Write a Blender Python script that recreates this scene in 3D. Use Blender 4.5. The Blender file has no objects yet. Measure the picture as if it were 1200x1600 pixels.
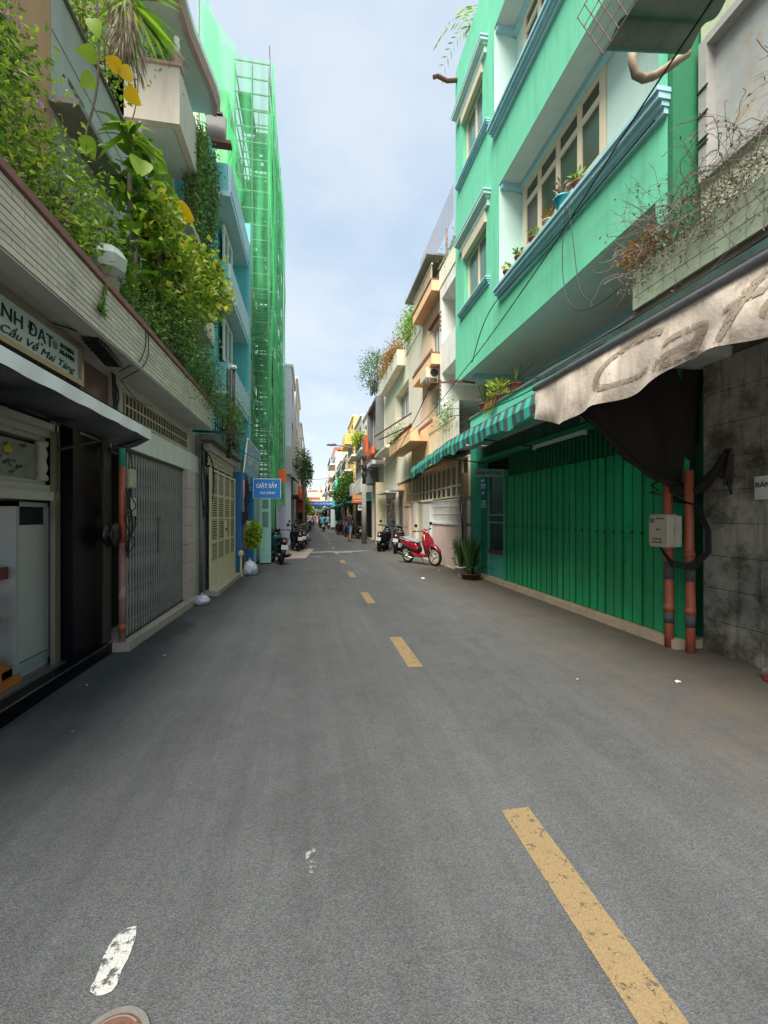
import bpy, bmesh, math, random
from mathutils import Vector, Matrix, noise
R = random.Random(7)
C = bpy.context.scene.collection
sc = bpy.context.scene
# ------------------------------------------------------------ camera, sky, sun, exposure
cam_d = bpy.data.cameras.new('camera'); cam = bpy.data.objects.new('camera', cam_d); C.objects.link(cam)
cam.location = (0, 0, 1.5); cam.rotation_euler = (math.radians(90), 0, -math.atan(113/667))
cam_d.sensor_width = 36; cam_d.lens = 667/1600*36; cam_d.shift_y = 6/1600
cam_d.clip_start = .05; cam_d.clip_end = 2000
sc.camera = cam
SUN_EL, SUN_AZ = math.radians(60), math.radians(-147)   # azimuth from +Y towards +X
world = bpy.data.worlds.new('World'); sc.world = world; world.use_nodes = True
nt = world.node_tree; nt.nodes.clear()
def N(t, kind, **kw):
    n = t.nodes.new(kind)
    for k, v in kw.items(): setattr(n, k, v)
    return n
def L(t, a, b): t.links.new(a, b)
out = N(nt, 'ShaderNodeOutputWorld'); bg = N(nt, 'ShaderNodeBackground')
sky = N(nt, 'ShaderNodeTexSky', sky_type='NISHITA', sun_disc=False)
sky.sun_elevation = SUN_EL; sky.sun_rotation = SUN_AZ; sky.air_density = 1.0; sky.dust_density = 1.2; sky.ozone_density = 1.5
tc = N(nt, 'ShaderNodeTexCoord'); sep = N(nt, 'ShaderNodeSeparateXYZ'); L(nt, tc.outputs['Generated'], sep.inputs[0])
mx = N(nt, 'ShaderNodeMath', operation='MAXIMUM'); L(nt, sep.outputs[2], mx.inputs[0]); mx.inputs[1].default_value = 0.0
ad = N(nt, 'ShaderNodeMath', operation='ADD'); L(nt, mx.outputs[0], ad.inputs[0]); ad.inputs[1].default_value = .12
vd = N(nt, 'ShaderNodeVectorMath', operation='DIVIDE'); L(nt, tc.outputs['Generated'], vd.inputs[0])
cb = N(nt, 'ShaderNodeCombineXYZ')
for i in range(3): L(nt, ad.outputs[0], cb.inputs[i])
L(nt, cb.outputs[0], vd.inputs[1])
nz = N(nt, 'ShaderNodeTexNoise'); nz.inputs['Scale'].default_value = 1.1; nz.inputs['Detail'].default_value = 7; nz.inputs['Roughness'].default_value = .55
mp = N(nt, 'ShaderNodeMapping'); mp.inputs['Location'].default_value = (3.3, 1.7, .4)
L(nt, vd.outputs[0], mp.inputs[0]); L(nt, mp.outputs[0], nz.inputs['Vector'])
cr = N(nt, 'ShaderNodeMapRange'); cr.inputs['From Min'].default_value = .46; cr.inputs['From Max'].default_value = .66
cr.inputs['To Min'].default_value = 0; cr.inputs['To Max'].default_value = .8
L(nt, nz.outputs['Fac'], cr.inputs['Value'])
hz = N(nt, 'ShaderNodeMapRange'); hz.inputs['From Min'].default_value = 0; hz.inputs['From Max'].default_value = .45; hz.inputs['To Min'].default_value = .95; hz.inputs['To Max'].default_value = 0
L(nt, mx.outputs[0], hz.inputs['Value'])
cl = N(nt, 'ShaderNodeMath', operation='ADD', use_clamp=True); L(nt, cr.outputs[0], cl.inputs[0]); L(nt, hz.outputs[0], cl.inputs[1])
veil = N(nt, 'ShaderNodeMix', data_type='RGBA'); L(nt, cl.outputs[0], veil.inputs['Factor']); veil.inputs['A'].default_value = (2.25, 2.82, 3.4, 1); veil.inputs['B'].default_value = (3.3, 3.55, 3.75, 1)
mix = N(nt, 'ShaderNodeMix', data_type='RGBA'); mix.inputs['Factor'].default_value = .82; L(nt, sky.outputs[0], mix.inputs['A']); L(nt, veil.outputs['Result'], mix.inputs['B'])
L(nt, mix.outputs['Result'], bg.inputs['Color']); bg.inputs['Strength'].default_value = .12
L(nt, bg.outputs[0], out.inputs[0])
sd = bpy.data.lights.new('sun', 'SUN'); sd.energy = 5.0; sd.angle = math.radians(45); sd.color = (1, .95, .87)
so = bpy.data.objects.new('sun', sd); C.objects.link(so); so.location = (-20, -10, 40)
sv = Vector((math.cos(SUN_EL)*math.sin(SUN_AZ), math.cos(SUN_EL)*math.cos(SUN_AZ), math.sin(SUN_EL)))
so.rotation_euler = sv.to_track_quat('Z', 'Y').to_euler()
sc.view_settings.view_transform = 'Standard'; sc.view_settings.look = 'None'
sc.view_settings.exposure = 1.2; sc.view_settings.gamma = 1; sc.view_settings.use_curve_mapping = False

# ------------------------------------------------------------ helpers
def lin(h):
    h = h.lstrip('#'); o = []
    for i in (0, 2, 4):
        c = int(h[i:i+2], 16)/255
        o.append(c/12.92 if c <= .04045 else ((c+.055)/1.055)**2.4)
    return o
MATS = {}
def mat(key, col, rough=.75, var=.12, sc_=2.5, bump=.25, fine=60, metal=0, streak=0, dirt='#3a352c', objvar=0, spec=.5, spots=0, coat=0):
    if key in MATS: return MATS[key]
    m = bpy.data.materials.new(key); m.use_nodes = True; t = m.node_tree; b = t.nodes['Principled BSDF']
    c = lin(col) if isinstance(col, str) else list(col)
    geo = N(t, 'ShaderNodeNewGeometry')
    n1 = N(t, 'ShaderNodeTexNoise'); n1.inputs['Scale'].default_value = sc_; n1.inputs['Detail'].default_value = 6; n1.inputs['Roughness'].default_value = .65
    L(t, geo.outputs['Position'], n1.inputs['Vector'])
    mr = N(t, 'ShaderNodeMapRange'); mr.inputs['From Min'].default_value = .25; mr.inputs['From Max'].default_value = .75
    mr.inputs['To Min'].default_value = 1-var; mr.inputs['To Max'].default_value = 1+var
    L(t, n1.outputs['Fac'], mr.inputs['Value'])
    val = mr.outputs[0]
    if objvar:
        oi = N(t, 'ShaderNodeObjectInfo'); r2 = N(t, 'ShaderNodeMapRange'); L(t, oi.outputs['Random'], r2.inputs['Value'])
        r2.inputs['To Min'].default_value = 1-objvar; r2.inputs['To Max'].default_value = 1+objvar
        mu = N(t, 'ShaderNodeMath', operation='MULTIPLY'); L(t, val, mu.inputs[0]); L(t, r2.outputs[0], mu.inputs[1]); val = mu.outputs[0]
    vm = N(t, 'ShaderNodeVectorMath', operation='SCALE'); vm.inputs[0].default_value = c; L(t, val, vm.inputs['Scale'])
    colout = vm.outputs[0]
    if streak:
        mpp = N(t, 'ShaderNodeMapping'); mpp.inputs['Scale'].default_value = (5, 5, .45); L(t, geo.outputs['Position'], mpp.inputs[0])
        n2 = N(t, 'ShaderNodeTexNoise'); n2.inputs['Scale'].default_value = 1.6; n2.inputs['Detail'].default_value = 8; n2.inputs['Roughness'].default_value = .7
        L(t, mpp.outputs[0], n2.inputs['Vector'])
        r3 = N(t, 'ShaderNodeMapRange'); r3.inputs['From Min'].default_value = .5; r3.inputs['From Max'].default_value = .8
        r3.inputs['To Max'].default_value = streak; L(t, n2.outputs['Fac'], r3.inputs['Value'])
        mm = N(t, 'ShaderNodeMix', data_type='RGBA'); L(t, r3.outputs[0], mm.inputs['Factor']); L(t, colout, mm.inputs['A'])
        mm.inputs['B'].default_value = (*lin(dirt), 1); colout = mm.outputs['Result']
    if spots:
        n4 = N(t, 'ShaderNodeTexNoise'); n4.inputs['Scale'].default_value = 4.5; n4.inputs['Detail'].default_value = 9; n4.inputs['Roughness'].default_value = .75
        L(t, geo.outputs['Position'], n4.inputs['Vector'])
        r5 = N(t, 'ShaderNodeMapRange'); r5.inputs['From Min'].default_value = .54; r5.inputs['From Max'].default_value = .66
        r5.inputs['To Max'].default_value = spots; L(t, n4.outputs['Fac'], r5.inputs['Value'])
        m5 = N(t, 'ShaderNodeMix', data_type='RGBA'); L(t, r5.outputs[0], m5.inputs['Factor']); L(t, colout, m5.inputs['A'])
        m5.inputs['B'].default_value = (*lin(dirt), 1); colout = m5.outputs['Result']
    L(t, colout, b.inputs['Base Color'])
    b.inputs['Roughness'].default_value = rough; b.inputs['Metallic'].default_value = metal
    b.inputs['Specular IOR Level'].default_value = spec
    if coat: b.inputs['Coat Weight'].default_value = coat; b.inputs['Coat Roughness'].default_value = .08
    if bump:
        n3 = N(t, 'ShaderNodeTexNoise'); n3.inputs['Scale'].default_value = fine; n3.inputs['Detail'].default_value = 4
        L(t, geo.outputs['Position'], n3.inputs['Vector'])
        bp = N(t, 'ShaderNodeBump'); bp.inputs['Strength'].default_value = bump; bp.inputs['Distance'].default_value = .01
        L(t, n3.outputs['Fac'], bp.inputs['Height']); L(t, bp.outputs[0], b.inputs['Normal'])
    MATS[key] = m; return m
def mossmat(key, pale, dark, green, lo=.42, hi=.6):
    m = bpy.data.materials.new(key); m.use_nodes = True; t = m.node_tree; b = t.nodes['Principled BSDF']; geo = N(t, 'ShaderNodeNewGeometry')
    def noi(s, d, r, sc3=None):
        n = N(t, 'ShaderNodeTexNoise'); n.inputs['Scale'].default_value = s; n.inputs['Detail'].default_value = d; n.inputs['Roughness'].default_value = r
        q = N(t, 'ShaderNodeMapping'); q.inputs['Scale'].default_value = sc3 or (1,1,1); L(t, geo.outputs['Position'], q.inputs[0]); L(t, q.outputs[0], n.inputs['Vector']); return n.outputs['Fac']
    def mr(v, a, b_, c=0, d=1):
        r = N(t, 'ShaderNodeMapRange'); L(t, v, r.inputs[0])
        for k, x in zip(('From Min','From Max','To Min','To Max'), (a, b_, c, d)): r.inputs[k].default_value = x
        return r.outputs[0]
    def mixc(f, a, c):
        x = N(t, 'ShaderNodeMix', data_type='RGBA'); L(t, f, x.inputs['Factor'])
        if isinstance(a, str): x.inputs['A'].default_value = (*lin(a), 1)
        else: L(t, a, x.inputs['A'])
        x.inputs['B'].default_value = (*lin(c), 1); return x.outputs['Result']
    c = mixc(mr(noi(1.3, 9, .72), lo, hi), pale, dark); c = mixc(mr(noi(2.6, 8, .75), .5, .66, 0, .75), c, green)
    c = mixc(mr(noi(1.4, 8, .7, (5, 5, .5)), .52, .7, 0, .7), c, dark); c = mixc(mr(noi(16, 6, .8), .58, .68, 0, .6), c, '#8a867a'); L(t, c, b.inputs['Base Color']); b.inputs['Roughness'].default_value = .9
    bp = N(t, 'ShaderNodeBump'); bp.inputs['Strength'].default_value = .9; bp.inputs['Distance'].default_value = .012; L(t, noi(24, 8, .75), bp.inputs['Height']); L(t, bp.outputs[0], b.inputs['Normal']); return m
def leafmat(key, cols, trans=.35, gloss=.45):
    m = bpy.data.materials.new(key); m.use_nodes = True; t = m.node_tree; b = t.nodes['Principled BSDF']; o = t.nodes['Material Output']
    geo = N(t, 'ShaderNodeNewGeometry'); rp = N(t, 'ShaderNodeValToRGB'); e = rp.color_ramp; e.interpolation = 'LINEAR'
    while len(e.elements) < len(cols): e.elements.new(.5)
    for i, c in enumerate(cols): e.elements[i].position = i/(len(cols)-1); e.elements[i].color = (*lin(c), 1)
    L(t, geo.outputs['Random Per Island'], rp.inputs[0]); L(t, rp.outputs[0], b.inputs['Base Color']); b.inputs['Roughness'].default_value = gloss
    b.inputs['Specular IOR Level'].default_value = .35
    tr = N(t, 'ShaderNodeBsdfTranslucent'); L(t, rp.outputs[0], tr.inputs[0])
    ms = N(t, 'ShaderNodeMixShader'); ms.inputs[0].default_value = trans; L(t, b.outputs[0], ms.inputs[1]); L(t, tr.outputs[0], ms.inputs[2]); L(t, ms.outputs[0], o.inputs[0])
    MATS[key] = m; return m
def netmat(key, col, dens=.5, var=.25):
    m = bpy.data.materials.new(key); m.use_nodes = True; t = m.node_tree; t.nodes.clear(); o = N(t, 'ShaderNodeOutputMaterial')
    d = N(t, 'ShaderNodeBsdfDiffuse'); d.inputs[0].default_value = (*lin(col), 1)
    tl = N(t, 'ShaderNodeBsdfTranslucent'); tl.inputs[0].default_value = (*lin(col), 1)
    a = N(t, 'ShaderNodeMixShader'); a.inputs[0].default_value = .5; L(t, d.outputs[0], a.inputs[1]); L(t, tl.outputs[0], a.inputs[2])
    tp = N(t, 'ShaderNodeBsdfTransparent')
    geo = N(t, 'ShaderNodeNewGeometry'); mpp = N(t, 'ShaderNodeMapping'); mpp.inputs['Scale'].default_value = (1.6, .9, .22); L(t, geo.outputs['Position'], mpp.inputs[0])
    n1 = N(t, 'ShaderNodeTexNoise'); n1.inputs['Scale'].default_value = 1.3; n1.inputs['Detail'].default_value = 5; L(t, mpp.outputs[0], n1.inputs['Vector'])
    mr = N(t, 'ShaderNodeMapRange'); mr.inputs['From Min'].default_value = .3; mr.inputs['From Max'].default_value = .7
    mr.inputs['To Min'].default_value = dens-var; mr.inputs['To Max'].default_value = dens+var; L(t, n1.outputs['Fac'], mr.inputs['Value'])
    ms = N(t, 'ShaderNodeMixShader'); L(t, mr.outputs[0], ms.inputs[0]); L(t, tp.outputs[0], ms.inputs[1]); L(t, a.outputs[0], ms.inputs[2]); L(t, ms.outputs[0], o.inputs[0])
    MATS[key] = m; return m
def glassmat(key, col, alpha=.3):   # clear pane: part see-through, part glossy
    m = bpy.data.materials.new(key); m.use_nodes = True; t = m.node_tree; t.nodes.clear(); o = N(t, 'ShaderNodeOutputMaterial')
    g = N(t, 'ShaderNodeBsdfGlossy'); g.inputs['Roughness'].default_value = .03; g.inputs[0].default_value = (.8, .85, .9, 1)
    tp = N(t, 'ShaderNodeBsdfTransparent'); tp.inputs[0].default_value = (*lin(col), 1)
    fr = N(t, 'ShaderNodeFresnel'); fr.inputs[0].default_value = 1.5
    ms = N(t, 'ShaderNodeMixShader'); L(t, fr.outputs[0], ms.inputs[0]); L(t, tp.outputs[0], ms.inputs[1]); L(t, g.outputs[0], ms.inputs[2]); L(t, ms.outputs[0], o.inputs[0])
    MATS[key] = m; return m

def wl(o):
    v = Vector((0, 0, 0))
    while o: v += o.location; o = o.parent
    return v
class MB:
    def __init__(s): s.v = []; s.f = []; s.mi = []; s.k = 0
    def add(s, vs, fs):
        b = len(s.v); s.v += [tuple(x) for x in vs]; s.f += [tuple(i+b for i in f) for f in fs]; s.mi += [s.k]*len(fs); return s
    def quad(s, a, b, c, d): return s.add([a, b, c, d], [(0, 1, 2, 3)])
    def box(s, x0, y0, z0, x1, y1, z1):
        if x0 > x1: x0, x1 = x1, x0
        if y0 > y1: y0, y1 = y1, y0
        if z0 > z1: z0, z1 = z1, z0
        return s.add([(x0,y0,z0),(x1,y0,z0),(x1,y1,z0),(x0,y1,z0),(x0,y0,z1),(x1,y0,z1),(x1,y1,z1),(x0,y1,z1)],
                     [(0,3,2,1),(4,5,6,7),(0,1,5,4),(1,2,6,5),(2,3,7,6),(3,0,4,7)])
    def cbox(s, x, y, z, w, d, h): return s.box(x-w/2, y-d/2, z-h/2, x+w/2, y+d/2, z+h/2)
    def bar(s, p, q, w=.03, h=None):
        h = h or w; p = Vector(p); q = Vector(q); d = (q-p).normalized()
        up = Vector((0,0,1)) if abs(d.z) < .95 else Vector((0,1,0))
        a = d.cross(up).normalized()*w/2; b = a.cross(d).normalized()*h/2
        vs = [p-a-b, p+a-b, p+a+b, p-a+b, q-a-b, q+a-b, q+a+b, q-a+b]
        return s.add(vs, [(0,1,2,3),(7,6,5,4),(0,4,5,1),(1,5,6,2),(2,6,7,3),(3,7,4,0)])
    def tube(s, pts, r, n=8, cap=True):
        pts = [Vector(p) for p in pts]; rs = r if isinstance(r, (list, tuple)) else [r]*len(pts); vs = []; fs = []; pa = None
        for i, p in enumerate(pts):
            d = (pts[min(i+1, len(pts)-1)]-pts[max(i-1, 0)])
            d = d.normalized() if d.length > 1e-9 else Vector((0,0,1))
            if pa is None: pa = d.cross(Vector((0,0,1)) if abs(d.z) < .9 else Vector((1,0,0)))
            pa = (pa-d*pa.dot(d)); pa = pa.normalized() if pa.length > 1e-6 else d.orthogonal().normalized()
            b = d.cross(pa)
            for k in range(n):
                t = 2*math.pi*k/n; vs.append(p+(pa*math.cos(t)+b*math.sin(t))*rs[i])
        for i in range(len(pts)-1):
            for k in range(n):
                k2 = (k+1) % n; fs.append((i*n+k, i*n+k2, (i+1)*n+k2, (i+1)*n+k))
        if cap: fs.append(tuple(reversed(range(n)))); fs.append(tuple((len(pts)-1)*n+k for k in range(n)))
        return s.add(vs, fs)
    def lathe(s, prof, c=(0,0,0), n=20, axis='z', cap=True):
        vs = []; fs = []
        for r, z in prof:
            for k in range(n):
                t = 2*math.pi*k/n; a, b = r*math.cos(t), r*math.sin(t)
                vs.append((c[0]+a, c[1]+b, c[2]+z) if axis == 'z' else (c[0]+a, c[1]+z, c[2]+b) if axis == 'y' else (c[0]+z, c[1]+a, c[2]+b))
        for i in range(len(prof)-1):
            for k in range(n):
                k2 = (k+1) % n; fs.append((i*n+k, i*n+k2, (i+1)*n+k2, (i+1)*n+k))
        if cap: fs.append(tuple(reversed(range(n)))); fs.append(tuple((len(prof)-1)*n+k for k in range(n)))
        return s.add(vs, fs)
    def prism(s, poly, lo, hi, axis='y'):
        def P(a, b, t): return (a, t, b) if axis == 'y' else (t, a, b) if axis == 'x' else (a, b, t)
        n = len(poly); vs = [P(a, b, lo) for a, b in poly]+[P(a, b, hi) for a, b in poly]
        return s.add(vs, [tuple(reversed(range(n))), tuple(range(n, 2*n))]+[(i, (i+1) % n, (i+1) % n+n, i+n) for i in range(n)])
    def grid(s, fn, nu, nv):
        vs = [fn(i/nu, j/nv) for j in range(nv+1) for i in range(nu+1)]; w = nu+1
        return s.add(vs, [(j*w+i, j*w+i+1, (j+1)*w+i+1, (j+1)*w+i) for j in range(nv) for i in range(nu)])
    def loft(s, secs, n=12, p=2.4):   # secs: (x,y,z, half width along y, half height, tilt of the height axis in the xz plane from z)
        vs = []; fs = []
        for (x, y, z, w, h, a) in secs:
            for k in range(n):
                t = 2*math.pi*k/n; cs, sn = math.cos(t), math.sin(t)
                u = math.copysign(abs(cs)**(2/p), cs)*w; v = math.copysign(abs(sn)**(2/p), sn)*h
                vs.append((x+v*math.sin(a), y+u, z+v*math.cos(a)))
        for i in range(len(secs)-1):
            for k in range(n):
                k2 = (k+1) % n; fs.append((i*n+k, i*n+k2, (i+1)*n+k2, (i+1)*n+k))
        fs.append(tuple(reversed(range(n)))); fs.append(tuple((len(secs)-1)*n+k for k in range(n)))
        return s.add(vs, fs)
    def leaf(s, p, d, ln, w, fold=.25, nrm=None):
        d = d.normalized(); u = nrm or Vector((R.uniform(-1,1), R.uniform(-1,1), R.uniform(.1,1)))
        a = d.cross(u); a = a.normalized() if a.length > 1e-5 else d.orthogonal().normalized(); up = a.cross(d)
        m = p+d*ln*.45
        return s.add([p, m+a*w/2+up*w*fold, p+d*ln, m-a*w/2+up*w*fold], [(0,1,2), (0,2,3)])
    def bigleaf(s, p, d, ln, w, bend=.3, nrm=None, heart=False):
        d = d.normalized(); u = nrm or Vector((R.uniform(-.6,.6), R.uniform(-.6,.6), 1))
        a = d.cross(u).normalized(); up = a.cross(d).normalized(); vs = []; fs = []
        prof = [(0,.35),(.12,.9),(.35,1),(.6,.78),(.82,.42),(1,.02)] if heart else [(0,.05),(.15,.5),(.35,.95),(.55,1),(.8,.6),(1,.02)]
        for t, k in prof:
            c = p+d*ln*t-up*ln*bend*t*t
            vs += [c+a*w/2*k+up*w*.12*k, c, c-a*w/2*k+up*w*.12*k]
        for i in range(len(prof)-1):
            q = i*3; fs += [(q, q+1, q+4, q+3), (q+1, q+2, q+5, q+4)]
        return s.add(vs, fs)
    def build(s, name, mats, parent=None, smooth=False):
        me = bpy.data.meshes.new(name); off = wl(parent) if parent else Vector((0,0,0))
        me.from_pydata([(x-off.x, y-off.y, z-off.z) for x, y, z in s.v], [], s.f)
        if not isinstance(mats, (list, tuple)): mats = [mats]
        for m in mats: me.materials.append(m)
        if len(mats) > 1: me.polygons.foreach_set('material_index', s.mi)
        if smooth: me.polygons.foreach_set('use_smooth', [True]*len(me.polygons))
        o = bpy.data.objects.new(name, me); C.objects.link(o)
        if parent: o.parent = parent
        return o
def tag(o, label=None, cat=None, group=None, kind=None):
    if label: o['label'] = label
    if cat: o['category'] = cat
    if group: o['group'] = group
    if kind: o['kind'] = kind
    return o
def thing(name, label, cat, loc=(0,0,0), group=None):
    o = bpy.data.objects.new(name, None); C.objects.link(o); o.location = loc; o.empty_display_size = .2
    return tag(o, label, cat, group)
def bx(name, m, par, *b):
    return MB().box(*b).build(name, m, par)
def piece(name, src, par, loc):   # a copy that shares mesh data
    o = bpy.data.objects.new(name, src.data); C.objects.link(o); o.parent = par; o.location = loc; return o
def ctree(o, par=None):
    c = o.copy(); C.objects.link(c); c.parent = par
    for ch in list(o.children): ctree(ch, c)
    return c
def text(s, size, org, rt, up, m, name='lettering', parent=None, width=None, shear=0, ext=.002, bold=0, align='LEFT', res=3, sub=False):
    cu = bpy.data.curves.new('txt', 'FONT'); cu.body = s; cu.size = size; cu.extrude = ext; cu.shear = shear; cu.offset = bold; cu.align_x = align; cu.resolution_u = res
    t = bpy.data.objects.new('txt', cu); C.objects.link(t); bpy.context.view_layer.update()
    me = bpy.data.meshes.new_from_object(t.evaluated_get(bpy.context.evaluated_depsgraph_get())); bpy.data.objects.remove(t)
    if sub:
        b = bmesh.new(); b.from_mesh(me)
        for _ in range(4):
            bmesh.ops.subdivide_edges(b, edges=[e for e in b.edges if e.calc_length() > .04], cuts=1); bmesh.ops.triangulate(b, faces=b.faces)
        b.to_mesh(me); b.free()
    rt = Vector(rt).normalized(); up = Vector(up).normalized(); nn = rt.cross(up); org = Vector(org)
    xs = [v.co.x for v in me.vertices] or [0, 1]
    k = 1 if not width else width/max(1e-6, max(xs)-min(xs)); x0 = min(xs) if width else 0
    off = wl(parent) if parent else Vector((0,0,0))
    for v in me.vertices: v.co = org+rt*((v.co.x-x0)*k)+up*v.co.y+nn*v.co.z-off
    me.materials.clear(); me.materials.append(m)
    o = bpy.data.objects.new(name, me); C.objects.link(o)
    if parent: o.parent = parent
    return o
def holes(mb, fn, u0, u1, v0, v1, hs, depth):
    us = sorted({u0, u1, *[h[0] for h in hs], *[h[1] for h in hs]}); vs = sorted({v0, v1, *[h[2] for h in hs], *[h[3] for h in hs]})
    us = [u for u in us if u0 <= u <= u1]; vs = [v for v in vs if v0 <= v <= v1]
    for i in range(len(us)-1):
        for j in range(len(vs)-1):
            cu, cv = (us[i]+us[i+1])/2, (vs[j]+vs[j+1])/2
            if any(h[0] < cu < h[1] and h[2] < cv < h[3] for h in hs): continue
            mb.quad(fn(us[i], vs[j], 0), fn(us[i+1], vs[j], 0), fn(us[i+1], vs[j+1], 0), fn(us[i], vs[j+1], 0))
    for (a, b, c, d) in hs:
        mb.quad(fn(a,c,0), fn(a,d,0), fn(a,d,depth), fn(a,c,depth)); mb.quad(fn(b,c,0), fn(b,d,0), fn(b,d,depth), fn(b,c,depth))
        mb.quad(fn(a,c,0), fn(b,c,0), fn(b,c,depth), fn(a,c,depth)); mb.quad(fn(a,d,0), fn(b,d,0), fn(b,d,depth), fn(a,d,depth))
def fbox(mb, fn, a, b, c, d, w0, w1):
    p = [fn(u, v, w) for w in (w0, w1) for (u, v) in ((a,c),(b,c),(b,d),(a,d))]
    return mb.add(p, [(0,1,2,3),(7,6,5,4),(0,4,5,1),(1,5,6,2),(2,6,7,3),(3,7,4,0)])
def win(root, fn, a, b, c, d, nx, nz, fm, gm, dep=.1, fw=.05, trans=None):
    f = MB(); e = .003
    fbox(f, fn, a+e, a+fw, c+e, d-e, dep-.05, dep); fbox(f, fn, b-fw, b-e, c+e, d-e, dep-.05, dep)
    fbox(f, fn, a+fw, b-fw, c+e, c+fw, dep-.05, dep); fbox(f, fn, a+fw, b-fw, d-fw, d-e, dep-.05, dep)
    for i in range(1, nx): u = a+(b-a)*i/nx; fbox(f, fn, u-fw*.45, u+fw*.45, c+fw, d-fw, dep-.045, dep)
    ts = [trans] if trans else [c+(d-c)*j/nz for j in range(1, nz)]
    for v in ts: fbox(f, fn, a+fw, b-fw, v-fw*.4, v+fw*.4, dep-.048, dep)
    o = f.build('window', fm, root)
    p = MB(); fbox(p, fn, a+fw*.5, b-fw*.5, c+fw*.5, d-fw*.5, dep-.02, dep-.008); p.build('pane', gm, o)
    return o
def fx(X, s): return lambda u, v, w: (X+s*w, u, v)      # facade along the street, depth away from it
def fy(Y, s=1): return lambda u, v, w: (u, Y+s*w, v)     # face across the street
def jit(a): return R.uniform(-a, a)
# ------------------------------------------------------------ materials
M_white = mat('white_paint', '#d8d7d0', .7, .08, streak=.35, dirt='#6b6558')
M_cream = mat('cream_paint', '#d3c7a2', .7, .08, streak=.3, dirt='#7a6a4c')
M_creamw = mat('cream_window_paint', '#cfc2a6', .55, .06, bump=.05)
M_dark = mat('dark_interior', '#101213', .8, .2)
M_black = mat('black_granite', '#070910', .35, .3, 20, .02, spec=.12)
M_conc = mat('concrete', '#8d8a82', .9, .2, 3, .5, streak=.5, dirt='#3d3a33')
M_concd = mat('old_concrete', '#6f6b62', .92, .25, 3, .6, streak=.6, dirt='#2c2923')
M_steel = mat('grey_steel', '#7d817f', .45, .15, 8, .05, metal=.5)
M_steeld = mat('dark_steel', '#3c3e3d', .5, .2, 8, .05, metal=.4)
M_rust = mat('rusty_iron', '#5d3d2e', .8, .3, 12, .3)
M_rubber = mat('black_rubber', '#101010', .7, .2, 20, .1)
M_cable = mat('cable_black', '#121212', .6, .1, bump=0)
M_glassd = mat('window_glass', '#38302b', .15, .3, 1.5, 0, spec=.7)
M_glassb = mat('window_glass_pale', '#5f7370', .1, .25, 1.2, 0, spec=.8)
M_pvc = mat('orange_pipe', '#a5573f', .5, .2, 9, .1, spots=.35, dirt='#6e6256')
M_terra = mat('terracotta', '#8a4630', .85, .2, 12, .3)
M_soil = mat('soil', '#2b2018', .95, .3, 20, .8)
M_chrome = mat('chrome', '#a9abac', .18, .1, bump=0, metal=1)
M_blackp = mat('black_plastic', '#141416', .35, .15, 10, .03)
M_bark = mat('bark', '#5b5145', .9, .3, 10, .8)
M_wood = mat('orange_wood', '#9a5a22', .35, .25, 6, .1, coat=.4)
LF1 = leafmat('leaf_green', ['#456a1e', '#648f26', '#87ae30', '#b0c444', '#557a22'])
LF2 = leafmat('leaf_yellowgreen', ['#5a841e', '#8fae2c', '#b4c038', '#c9c44a', '#76962e', '#4a721e'])
LF3 = leafmat('leaf_fern', ['#38602a', '#52802f', '#719a3e', '#93ae55', '#44682a'])
LF4 = leafmat('leaf_dark', ['#2a4a1c', '#3b6420', '#527c28', '#33561f', '#6f9434'])
LFy = leafmat('leaf_yellow', ['#b9b418', '#cfc31e', '#d3a313', '#c7bb2a'], .4)
LFd = leafmat('leaf_dry', ['#75675a', '#8a7a66', '#a3937c', '#64564a'], .15, .8)
LFp = leafmat('flower_pink', ['#a85f96', '#c890b4', '#b7a0c0'], .3, .7)
LFg = leafmat('leaf_sword', ['#24381a', '#38512a', '#56703a', '#2c4420'], .2, .5)
LFo = leafmat('leaf_rusty', ['#7a7a2c', '#96702e', '#a85c34', '#6a7c2a'], .3)
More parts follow.
